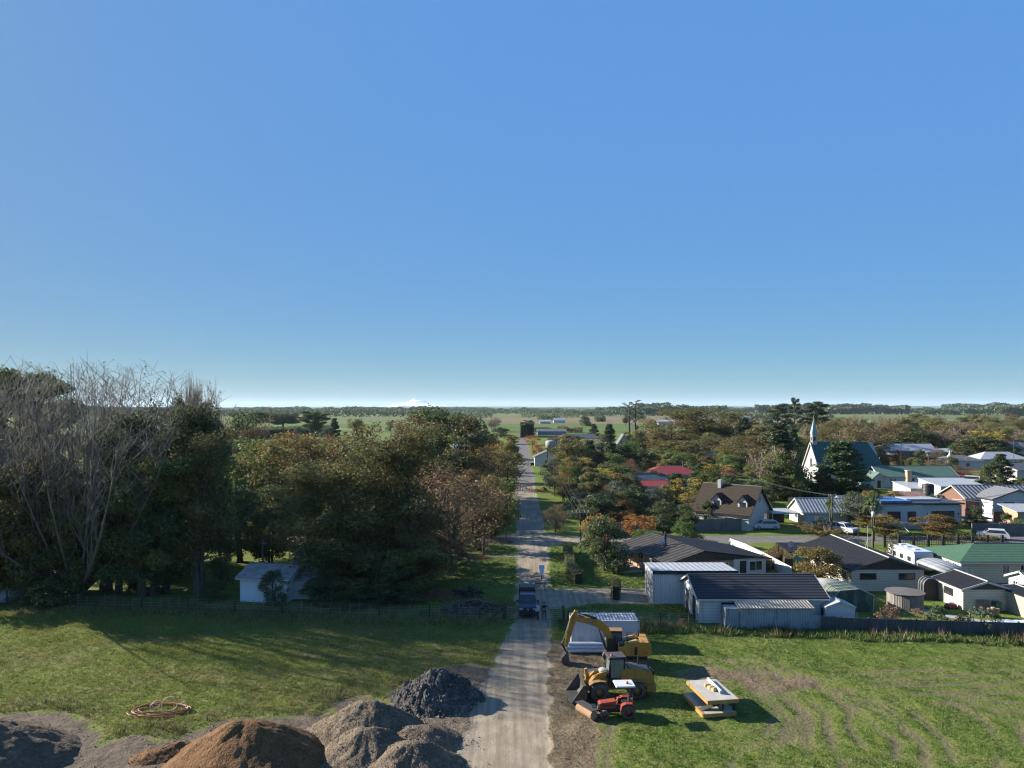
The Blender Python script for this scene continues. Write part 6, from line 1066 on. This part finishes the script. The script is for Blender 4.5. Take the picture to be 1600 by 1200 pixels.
for y in (-.2,.1): MB().tube([(-1.5,y,2.75),(-2.0,y,3.75),(-2.8,y,4.25),(-4.0,y,4.4),(-4.8,y,4.7)],.035,5).build('hose',BLK,X)
MB().box((-3.35,-.287,4.07),(.5,.012,.26),0,0,0,R(8)).build('badge',BLK,X); letters('CAT',X,(-3.35,-.3,4.07),.24,SWHITE,(R(90),R(8),0))
# wheel loader
Wl=thing('wheel_loader','yellow wheel loader with a dark cab and its bucket on the ground','loader',(7.6,53.6,zat(7.6,53.6)),.10); Wl.scale=(.95,.95,.95)
for n_,x in (('f',-1.42),('r',1.5)):
    for y in (-.85,.85): tyre(Wl,x,y,.68,.69,.5,YELD,'wheel',16)
b=MB(); b.prism([(.35,.75),(2.75,.75),(2.95,.95),(2.95,1.6),(2.75,2.0),(1.4,2.3),(.35,2.25)],-.75,.75); b.build('engine_cover',YEL,Wl); MB().prism([(2.35,.55),(3.05,.55),(3.05,1.15),(2.35,1.0)],-.95,.95).build('counterweight',YEL,Wl)
MB().box((2.965,0,1.6),(.04,1.2,.75)).build('rear_grille',BLK,Wl); MB().prism([(1.0,2.3),(2.6,2.02),(2.6,2.1),(1.0,2.38)],-.6,.6).build('bonnet_top',STEEL,Wl)
for x,y0,y1 in ((1.5,-1.12,-.62),(1.5,.62,1.12)):
    MB().prism([(x-.85,1.25),(x-.62,1.42),(x,1.52),(x+.62,1.42),(x+.85,1.25),(x+.85,1.2),(x+.6,1.35),(x,1.46),(x-.6,1.35),(x-.85,1.2)],y0,y1).build('mudguard',YELD,Wl)
    MB().prism([(-2.2,1.3),(-1.9,1.48),(-1.4,1.55),(-.9,1.5),(-.9,1.45),(-1.4,1.5),(-1.85,1.42),(-2.2,1.25)],y0,y1).build('mudguard',YELD,Wl)
MB().box((-.2,0,.85),(1.3,.7,.5)).prism([(-2.0,.5),(-.6,.5),(-.6,1.4),(-.9,1.85),(-1.7,1.5),(-2.0,1.1)],-.5,.5).build('front_frame',YELD,Wl)
cab=MB(); cab.box((.05,0,1.3),(1.25,1.3,.7)); 
for a in (-.52,.6):
    for c in (-.58,.58): cab.tube([(a+(.12 if a<0 else 0)*-1,c,1.6),(a+.06,c,3.05)],.06,6)
cab.box((.1,0,3.08),(1.45,1.4,.14),bev=.06); co=cab.build('cab',BLK,Wl); [MB().box((.05,y,2.32),(1.0,.02,1.35)).build('side_window',CAB,co) for y in (-.67,.67)]; MB().box((-.52,0,2.35),(.02,1.1,1.35),0,0,0,R(4)).box((.62,0,2.4),(.02,1.1,1.2)).build('windscreen',CAB,co); MB().box((.1,0,3.17),(1.3,1.25,.05)).build('roof_panel',STEEL,co); MB().lathe((-.3,-.3,3.19),[(.1,0),(.1,.12),(0,.16)],10,0,'z').build('beacon',SRED,co)
MB().box((.2,0,2.0),(.5,.5,.9)).build('seat',surf('cab_seat',(.16,.18,.17),.8,.2),co)
for y in (-.45,.45): beam([(-.75,2.0),(-1.35,1.75),(-2.0,1.1),(-2.5,.5)],[.12,.2,.18,.12],y-.08,y+.08).build('loader_arm',YEL,Wl)
beam([(-2.3,2.2),(-2.15,1.6),(-2.3,.95)],[.1,.16,.08],-.1,.1).build('tilt_lever',YEL,Wl); MB().tube([(-.8,0,2.1),(-2.2,0,2.05)],.08,8).build('tilt_ram',CHROME,Wl); MB().lathe((-.95,-.1,1.9),[(.34,0),(.36,.2),(.3,.26),(0,.28)],18,0,'z').build('air_cleaner',surf('pale_cleaner_cap',(.33,.31,.29),.6,.1),Wl)
bk=MB(); pr=[(-2.5,1.35),(-2.4,.9),(-2.45,.35),(-2.75,.05),(-3.7,0),(-3.7,.05),(-2.8,.14),(-2.56,.4),(-2.52,.9),(-2.6,1.33)]; bk.prism(pr,-1.25,1.25); sd=[(-2.5,1.35),(-2.4,.9),(-2.45,.35),(-2.75,.0),(-3.7,0),(-3.55,.2),(-2.7,1.35)]; bk.prism(sd,-1.29,-1.24).prism(sd,1.24,1.29); bk.build('bucket',STEEL,Wl)
MB().tube([(2.0,.5,2.1),(2.0,.5,2.9)],.06,8).build('exhaust',BLK,Wl); MB().box((2.97,-.6,1.15),(.05,.2,.15)).build('tail_light',SRED,Wl)
# tractor with road sweeper
T=thing('tractor','small red tractor with white sunshade and a front sweeper brush','tractor',(7.15,50.1,zat(7.15,50.1)),.06)
for y in (-.62,.62): tyre(T,.78,y,.5,.5,.36,TRED,'rear_wheel',14); tyre(T,-.85,y*.92,.31,.31,.24,TRED,'front_wheel',12)
b=MB(); b.prism([(-1.15,.62),(.0,.62),(.0,1.12),(-1.05,1.0),(-1.18,.92)],-.3,.3); o=b.build('bonnet',TRED,T); MB().box((-1.185,0,.78),(.03,.45,.22)).build('grille',BLK,o); MB().box((-.6,-.306,.85),(.8,.012,.1)).build('stripe',BLK,o)
MB().box((-.1,0,.5),(1.9,.42,.35)).box((.3,0,.62),(.7,1.0,.08)).build('chassis',BLK,T)
for s in (-1,1): MB().prism([(.2,.62),(.3,.98),(.6,1.12),(1.05,1.1),(1.28,.85),(1.28,.78),(1.0,1.02),(.6,1.05),(.38,.92),(.28,.62)],s*.62-.2,s*.62+.2).build('mudguard',TRED,T)
MB().box((1.15,0,.8),(.25,.8,.5)).build('rear_body',TRED,T); MB().box((.72,0,.95),(.5,.5,.12)).box((.95,0,1.2),(.1,.48,.45)).build('seat',BLK,T); MB().tube([(.05,0,.9),(.25,0,1.25)],.03,6).lathe((.26,0,1.27),[(.17,-.02),(.2,0),(.17,.02)],14,0,'z').build('steering_wheel',BLK,T)
for s in (-1,1): MB().tube([(1.12,s*.5,.9),(1.12,s*.5,2.15)],.035,6).tube([(1.12,s*.5,1.95),(.7,s*.5,2.15)],.025,6).build('roll_bar',BLK,T)
MB().box((.62,0,2.2),(1.35,1.25,.09),bev=.03).build('sunshade',ROOFW,T); MB().lathe((.8,-.1,2.25),[(.11,0),(.1,.12),(0,.15)],10,0,'z').build('beacon',surf('beacon_orange',(.6,.12,.03),.3,.1),T)
MB().tube([(-1.2,0,.4),(-1.75,0,.45)],.07,6).box((-1.5,0,.6),(.3,.6,.25)).build('sweeper_arm',BLK,T); sa=R(62)
b=MB(); b.tube([(-2.0-.85*math.cos(sa),.85*math.sin(sa)+.15,.3),(-2.0+.85*math.cos(sa),-.85*math.sin(sa)+.15,.3)],.3,18); b.build('sweeper_brush',surf('straw_bristles',(.3,.19,.11),.95,.3,6),T)
MB().box((-1.93,.18,.66),(1.9,.62,.05),0,-sa,0,0).build('sweeper_hood',STEEL,T)
# container with rumpled tarpaulin top
cw,cd,ch=6.06,2.44,2.5; K2=thing('container','white ribbed shipping container with a blue weathered roof behind the excavator','container',(8.3,65.3,zat(8.3,65.3)-.05),.0)
b=MB(); n=44
for sy in (-1,1):
    pts=[(-cw/2+cw*i/n,sy*(cd/2-(.035 if i%4 in(1,2) else 0))) for i in range(n+1)]
    for i in range(n): b.quad(*[(p[0],p[1],z) for p,z in ((pts[i],.16),(pts[i+1],.16),(pts[i+1],ch-.12),(pts[i],ch-.12))])
for sx in (-1,1): b.box((sx*(cw/2-.03),0,ch/2),(.06,cd-.1,ch-.25))
b.build('walls',surf('container_white',(.40,.43,.48),.5,.1,1.2,stain=(.33,.35,.38)),K2)
f=MB()
for sy in (-1,1): f.box((0,sy*(cd/2-.05),.09),(cw,.12,.18)).box((0,sy*(cd/2-.05),ch-.05),(cw,.12,.12)); [f.box((sx*(cw/2-.07),sy*(cd/2-.07),ch/2),(.16,.16,ch+.02)) for sx in (-1,1)]
f.build('frame',surf('container_frame',(.4,.43,.47),.5,.15,1.5,stain=(.2,.2,.2)),K2); MB().box((0,0,ch-.02),(cw-.2,cd-.2,.06)).build('roof',surf('container_roof',(.06,.09,.15),.6,.5,2.2,ridge=(1,0,0),rw=.28,rd=.03,stain=(.42,.45,.5)),K2)
MB().box((-2.2,-1.235,.9),(.5,.02,.5)).build('marking_plate',surf('dull_panel',(.3,.33,.38),.6,.1),K2)
for i,(z,y,x) in enumerate(((.17,63.1,0),(.17,62.78,.15),(.42,62.95,-.1))): tag(MB().tube([(-1.95,0,0),(1.95,0,0)],.145,14).build('pipe',surf('white_pipe',(.46,.49,.52),.4,.08),None,(6.75+x,y,zat(7,63)+z+.02)),('lower white pipe against the container','front white pipe on the ground by the container','upper white pipe on top of the pipe stack')[i],'pipe','white pipes stacked at the container')
for i in range(2): tag(MB().tube([(-1.9,0,0),(1.9,0,0)],.145,14).build('pipe',surf('white_pipe',(.46,.49,.52),.4,.08),None,(6.7+i*.1,63.3-i*.22,zat(7,63)+.67+.0*i-.0)),('topmost back white pipe leaning on the container','topmost front white pipe of the stack')[i],'pipe','white pipes stacked at the container')
# trench shoring panels
TB=thing('trench_box','weathered trench box lying flat with yellow edges in the paddock','trench box',(14.2,51.7,zat(14.2,51.7)),.15); PANEL=surf('weathered_panel',(.36,.335,.29),.7,.2,1.2,stain=(.42,.39,.33)); PYEL=surf('panel_yellow',(.33,.19,.06),.5,.15,1.5,stain=(.35,.26,.14))
MB().box((.1,0,1.12),(2.2,3.7,.04)).build('upper_sheet',PANEL,TB); f=MB(); f.box((.1,-1.84,1.0),(2.3,.1,.26)).box((.1,1.84,1.0),(2.3,.1,.26)).box((1.2,0,1.0),(.12,3.6,.26)).box((-1.0,0,1.0),(.12,3.6,.26)); f.build('upper_frame',PYEL,TB)
MB().box((-.25,-.2,.3),(2.3,3.7,.05)).build('lower_sheet',PANEL,TB); f=MB(); f.box((-.25,-2.05,.2),(2.4,.1,.26)).box((-.25,1.65,.2),(2.4,.1,.26)).box((.92,-.2,.2),(.12,3.6,.26)).box((-1.42,-.2,.2),(.16,3.7,.3)); f.build('lower_frame',PYEL,TB)
for a in (.2,1.0):
    for c in (-1.7,1.5): MB().tube([(a-.1,c,.3),(a,c,1.0)],.07,8).build('spreader',BLK,TB)
MB().box((-.7,-1.3,.5),(1.5,.5,.04),0,.05,0,R(-14)).build('cutting_edge',STEEL,TB)
zt=zat(14.2,51.7)+1.14
PT=thing('pipe','long white pipe lying across the top of the trench box','pipe',(14.5,52.1,zt+.12),.0); MB().tube([(.0,1.3,0),(.25,-1.1,0)],.12,14).build('barrel',surf('white_pipe',(.46,.49,.52),.4,.08),PT); MB().tube([(.24,-1.0,0),(.262,-1.22,0)],.15,14).build('collar',surf('grey_collar',(.3,.31,.33),.5,.1),PT)
for i,(dx,dy,w,dd,hh) in enumerate(((-.35,.3,.45,.3,.16),(-.2,-.15,.5,.35,.18),(-.1,-.5,.45,.3,.2))): tag(MB().box((0,0,hh/2),(w,dd,hh),bev=.02).box((0,0,hh),(w*.7,dd*.6,.06)).build('timber_block',surf('pale_timber',(.45,.32,.16),.8,.2,3),None,(14.5+dx,52.0+dy,zt),.3*i),('pale timber block nearest the pipe middle','square timber block beside the white pipe','dark topped timber block at the pipe end')[i],'timber block','timber blocks on the trench box')
# ================================================================ VEHICLES
def car(label,name,x,y,rz,paint,style='suv',cat='car',s=1.0,group=None):
    t=thing(name,label,cat,(x,y,zat(x,y)),rz,group); L_=4.5*s; w=.9*s; h=1.62 if style in('suv','van') else 1.45; bt=.95 if style!='car' else .85
    if style=='van': side=[(-2.3,.3),(2.3,.3),(2.35,.9),(2.0,1.15),(1.45,1.85),(1.2,2.0),(-2.2,2.0),(-2.32,1.6)]; gl=[(-2.0,1.2),(1.75,1.2),(1.32,1.8),(-2.0,1.8)]
    elif style=='ute': side=[(-2.6,.45),(2.45,.45),(2.5,.95),(2.3,1.12),(1.2,1.2),(.6,1.8),(-.7,1.82),(-.95,1.2),(-2.6,1.15)]; gl=[(-.75,1.22),(1.1,1.22),(.55,1.72),(-.6,1.74)]
    elif style=='car': side=[(-2.2,.3),(2.2,.3),(2.25,.65),(2.1,.8),(1.1,.95),(.45,1.42),(-.9,1.45),(-1.6,1.0),(-2.2,.95)]; gl=[(-1.4,.97),(.95,.97),(.4,1.36),(-.85,1.38)]
    else: side=[(-2.2,.32),(2.2,.32),(2.26,.75),(2.1,.98),(1.15,1.06),(.5,1.6),(-1.6,1.64),(-2.1,1.1),(-2.25,.8)]; gl=[(-1.85,1.1),(1.0,1.1),(.45,1.53),(-1.5,1.56)]
    b=MB(); zc=1.0
    def sect(z): return 1.0 if z<zc else 1-.16*(z-zc)/.8
    n=len(side); vs=[(a,-w*sect(z),z) for a,z in side]+[(a,w*sect(z),z) for a,z in side]; fs=[tuple(range(n)),tuple(range(2*n-1,n-1,-1))]+[((i+1)%n,i,n+i,n+(i+1)%n) for i in range(n)]; b.add(vs,fs); o=b.build('body',paint,t)
    for sg in (-1,1): MB().add([(a,sg*(w*sect(z)+.008),z) for a,z in gl],[tuple(range(4)) if sg<0 else (3,2,1,0)]).build('side_window',GLASS,t)
    fw=[p for p in side if p[1]>.93]; 
    def wsc(i0,i1,nm):
        p,q=side[i0],side[i1]; a=(p[0]*.88+q[0]*.12,p[1]*.88+q[1]*.12); c=(p[0]*.1+q[0]*.9,p[1]*.1+q[1]*.9); nx,nz=(q[1]-p[1]),-(q[0]-p[0]); l=math.hypot(nx,nz); nx,nz=nx/l*.012,nz/l*.012
        MB().add([(a[0]+nx,-w*.86*sect(a[1]),a[1]+nz),(a[0]+nx,w*.86*sect(a[1]),a[1]+nz),(c[0]+nx,w*.84*sect(c[1]),c[1]+nz),(c[0]+nx,-w*.84*sect(c[1]),c[1]+nz)],[(0,1,2,3)]).build(nm,GLASS,t)
    ix={'van':(3,4),'ute':(4,5),'car':(4,5),'suv':(4,5)}[style]; wsc(*ix,'windscreen')
    if style!='ute': wsc(*{'van':(6,7),'car':(6,7),'suv':(6,7)}[style],'rear_window')
    fx=side[2][0]; LW=surf('lamp_white',(.6,.6,.58),.2,.05)
    for sg in (-1,1): MB().box((fx-.05,sg*w*.72,side[2][1]-.08),(.12,.34,.14)).build('headlight',LW,t); MB().box((side[0][0]-.0,sg*w*.8,.85),(.1,.22,.22)).build('tail_light',SRED,t)
    MB().box((fx+.005,0,side[2][1]-.22),(.05,.8,.2)).box((fx-.02,0,.42),(.12,w*1.85,.16)).build('bumper',BLK,t)
    for a in (-1.4,1.4):
        for sg in (-1,1): wl=tyre(t,a,sg*(w-.08),.34,.34,.22,surf('alloy',(.35,.35,.36),.3,.1,1,.6),'wheel')
    return t
PW=surf('white_car_paint',(.45,.46,.47),.25,.03); PS=surf('silver_car_paint',(.32,.34,.36),.25,.05); PR=surf('red_car_paint',(.45,.02,.02),.25,.05); PB=surf('black_car_paint',(.012,.013,.015),.2,.1); PNV=surf('navy_truck_paint',(.03,.042,.06),.3,.15,2)
car('white sport utility parked in front of the dormered house carport','parked_car',*G(1196,827),math.pi,PW,'suv'); car('white car parked on the verge before the grey board fence','parked_car',*G(1551,842),2.6,PW,'suv',s=1.05)
ut=car('silver tray truck parked beside the orange verge tree','parked_truck',*G(1318,833),-1.1,PW,'ute','truck'); MB().box((-1.75,0,1.45),(1.7,1.75,.5)).build('tray_side',STEEL,ut)
car('red car parked at the end of the green roofed hall','parked_car',*G(1496,751),2.7,PR,'suv'); car('white van parked right of the red car','parked_van',*G(1516,754),2.5,PW,'van','van'); car('dark car parked behind the red car','parked_car',*G(1504,745),2.6,PB,'suv')
car('black car on the far right street beside the tan panelled fence','parked_car',*G(1542,763),2.7,PB,'car'); car('second black car at the near end of the tan panelled fence','parked_car',*G(1569,769),2.6,PB,'car'); car('large black car at the right end of the far street','parked_car',*G(1583,774),2.4,PB,'suv')
car('pale blue grey car behind the cottage among the dark trees','parked_car',*G(392,829),.2,PS,'car'); car('dark car beside the pale car behind the cottage','parked_car',*G(410,826),.2,surf('grey_car_paint',(.1,.11,.12),.3,.1),'car'); car('white car crossing at the far end of the road','parked_car',*G(805,700.5),.1,PW,'car')
# dark truck at the gate, nose to the camera
tx,ty=G(825,967); TK=thing('truck','dark tray truck with a black canopy facing the camera at the gate','truck',(tx,ty+2.5,0.02),-math.pi/2)
side=[(-2.7,.5),(2.35,.5),(2.5,.6),(2.5,1.08),(2.35,1.2),(1.35,1.3),(.75,1.92),(-.55,1.95),(-.65,1.25),(-2.7,1.2)]; w=.9; b=MB(); n=len(side); sc_=lambda z:1 if z<1.25 else 1-.14*(z-1.25)/.7
b.add([(a,-w*sc_(z),z) for a,z in side]+[(a,w*sc_(z),z) for a,z in side],[tuple(range(n)),tuple(range(2*n-1,n-1,-1))]+[((i+1)%n,i,n+i,n+(i+1)%n) for i in range(n)]); b.build('body',PNV,TK)
MB().add([(1.32,-.78,1.36),(1.32,.78,1.36),(.8,.72,1.88),(.8,-.72,1.88)],[(0,1,2,3)]).build('windscreen',GLASS,TK); MB().box((.1,0,1.965),(1.2,1.5,.05),bev=.02).build('roof_panel',surf('painted_sky_reflection',(.09,.11,.14),.25,.1),TK)  # roof panel's lighter blue is the sky reflection put into its colour
for s in (-1,1):
    MB().add([(1.15,s*.915,1.3),(-.5,s*.915,1.3),(-.45,s*.83,1.85),(.72,s*.83,1.85)],[(0,1,2,3)]).build('side_window',GLASS,TK); MB().box((2.5,s*.68,.98),(.05,.36,.2)).build('headlight',surf('lamp_dim',(.3,.32,.34),.2,.1),TK); MB().box((1.05,s*1.05,1.4),(.12,.22,.2)).build('mirror',BLK,TK)
    for a in (1.55,-1.65): tyre(TK,a,s*.8,.38,.38,.26,surf('black_rim',(.03,.03,.03),.4,.1),'wheel')
MB().box((2.52,0,.9),(.06,.9,.3)).box((2.56,0,.6),(.16,1.8,.3)).build('grille',BLK,TK); MB().box((2.63,0,.68),(.02,.42,.11)).build('number_plate',surf('plate_grey',(.3,.3,.3),.5,.05),TK); MB().lathe((2.56,0,.93),[(.07,-.01),(.07,.01),(0,.015)],10,0,'x').build('badge',surf('badge_silver',(.5,.5,.5),.3,.05),TK)
MB().box((-1.75,0,1.75),(1.95,1.72,1.15),bev=.12).build('canopy',surf('black_canopy',(.018,.018,.02),.5,.2,2),TK); MB().tube([(1.2,-.5,1.3),(1.9,-.5,2.9)],.012,4).build('aerial',BLK,TK)
# caravan
cx_,cy_=PX(1423,95.2),95.4; CV=thing('caravan','white caravan with a blue rear window behind the black gabled house','caravan',(cx_,cy_,.0),math.pi/2); CW=surf('caravan_white',(.46,.47,.48),.4,.04)
MB().prism([(-3.2,.55),(3.1,.5),(3.3,1.2),(3.15,2.75),(2.8,2.9),(-3.0,2.9),(-3.25,2.6)],-1.2,1.2).build('body',CW,CV); MB().box((-3.25,0,1.75),(.05,1.7,.75)).build('rear_window',surf('blue_window',(.03,.05,.14),.15,.1),CV)
for u in (-2,-.2,1.6): MB().box((u,1.205,1.8),(.8,.03,.6)).build('side_window',GLASS,CV)
for u in (-1.6,.3,1.8): MB().box((u,.1,2.95),(.7,.6,.14)).build('roof_vent',CW,CV)
for s in (-1,1): tyre(CV,-.2,s*1.05,.34,.34,.22,CW,'wheel')
MB().tube([(3.2,0,.5),(4.3,0,.5)],.06,6).build('drawbar',BLK,CV)
# ================================================================ PEOPLE
def person(label,x,y,rz,top,legs,skin,hair,arm):
    me=bpy.data.meshes.new('person'); V=[];E=[];Rd=[]
    def add(p,r,par=None):
        V.append(p); Rd.append(r); 
        if par is not None: E.append((par,len(V)-1))
        return len(V)-1
    pel=add((0,0,.95),.15); sp=add((0,.01,1.15),.145,pel); ch=add((0,.0,1.36),.165,sp); nk=add((0,-.01,1.50),.06,ch); hd=add((0,-.03,1.61),.09,nk); add((0,-.03,1.71),.075,hd); add((0,-.115,1.605),.018,hd)
    for s in (-1,1):
        hp=add((s*.10,0,.88),.10,pel); kn=add((s*.13,-.03,.5),.065,hp); an=add((s*.15,.02,.10),.045,kn); add((s*.16,-.14,.045),.038,an)
        sh=add((s*.19,0,1.43),.065,ch); a=arm if s>0 else (0,0)
        el=add((s*(.25+a[0]*.3),.04,1.16+a[1]*.1),.045,sh); wr=add((s*(.25-a[0]*.2),-.06-a[0]*.35,.93+a[1]*.3),.032,el); pm=add((s*(.25-a[0]*.28),-.09-a[0]*.4,.86+a[1]*.33),.034,wr)
        for k in range(4): f1=add((s*(.25-a[0]*.28)+(k-1.5)*.006,-.125+k*.022-a[0]*.42,.80+a[1]*.33-(.008 if k in(1,2) else 0)),.010,pm); add((s*(.25-a[0]*.28)-s*.008,-.115+k*.02-a[0]*.42,.765+a[1]*.33-(.008 if k in(1,2) else 0)),.008,f1)
        th=add((s*(.23-a[0]*.28),-.135-a[0]*.4,.85+a[1]*.33),.011,pm); add((s*(.225-a[0]*.28),-.15-a[0]*.41,.815+a[1]*.33),.009,th)
    me.from_pydata(V,E,[]); o=bpy.data.objects.new('person',me); C.objects.link(o); md=o.modifiers.new('skin','SKIN'); 
    for i,r in enumerate(Rd): me.skin_vertices[0].data[i].radius=(r,r*(.72 if i in(0,1,2) else .95))
    me.skin_vertices[0].data[0].use_root=True; o.modifiers.new('sub','SUBSURF').levels=2; o.modifiers['sub'].render_levels=2
    dg=bpy.context.evaluated_depsgraph_get(); m2=bpy.data.meshes.new_from_object(o.evaluated_get(dg)); bpy.data.objects.remove(o); m2.name='person'
    for m in (skin,top,legs,BLK): m2.materials.append(m)
    for p in m2.polygons:
        c=p.center; z=c.z; p.use_smooth=True
        side_=abs(c.x)>.2 and z<1.45
        p.material_index=0 if z>1.47 else (0 if (side_ and z<.93) else (3 if z<.09 else (2 if z<.93 else 1)))
    o=link('person',m2,None,(x,y,zat(x,y)),rz); tag(o,label,'person')
    hb=MB(); hb.lathe((0,-.02,1.655),[(.105,-.02),(.104,.03),(.08,.085),(.0,.115)],14,0,'z'); hb.build('hair',hair,o); eb=MB()
    for s in (-1,1): eb.lathe((s*.032,-.112,1.625),[(0,-.008),(.010,0),(0,.008)],8,0,'y')
    eb.build('eyes',BLK,o); MB().box((0,-.112,1.565),(.045,.01,.01)).build('mouth',surf('lips',(.2,.08,.07),.6,.05),o); ab=MB()
    for s in (-1,1): ab.box((s*.092,-.015,1.61),(.02,.035,.055),bev=.004)
    ab.build('ears',skin,o); jb=MB(); jb.lathe((0,0,0),[(.165,.90),(.172,.98),(.165,1.0)],14,0,'z'); jb.build('jacket_hem',top,o); return o
SK=surf('skin',(.36,.2,.14),.6,.08); HR=surf('dark_hair',(.02,.015,.012),.8,.2)
person('person in a white top and dark trousers close beside the truck',*G(840.3,969),-1.2,surf('white_top',(.42,.46,.52),.8,.08),surf('dark_trousers',(.025,.028,.035),.9,.2),SK,HR,(.5,.6))
person('person in dark clothes standing with legs apart right of the other',G(850.3,968)[0],G(850.3,968)[1],.15,surf('black_jacket',(.016,.016,.018),.8,.2),surf('dark_trousers',(.025,.028,.035),.9,.2),SK,HR,(.35,.3))
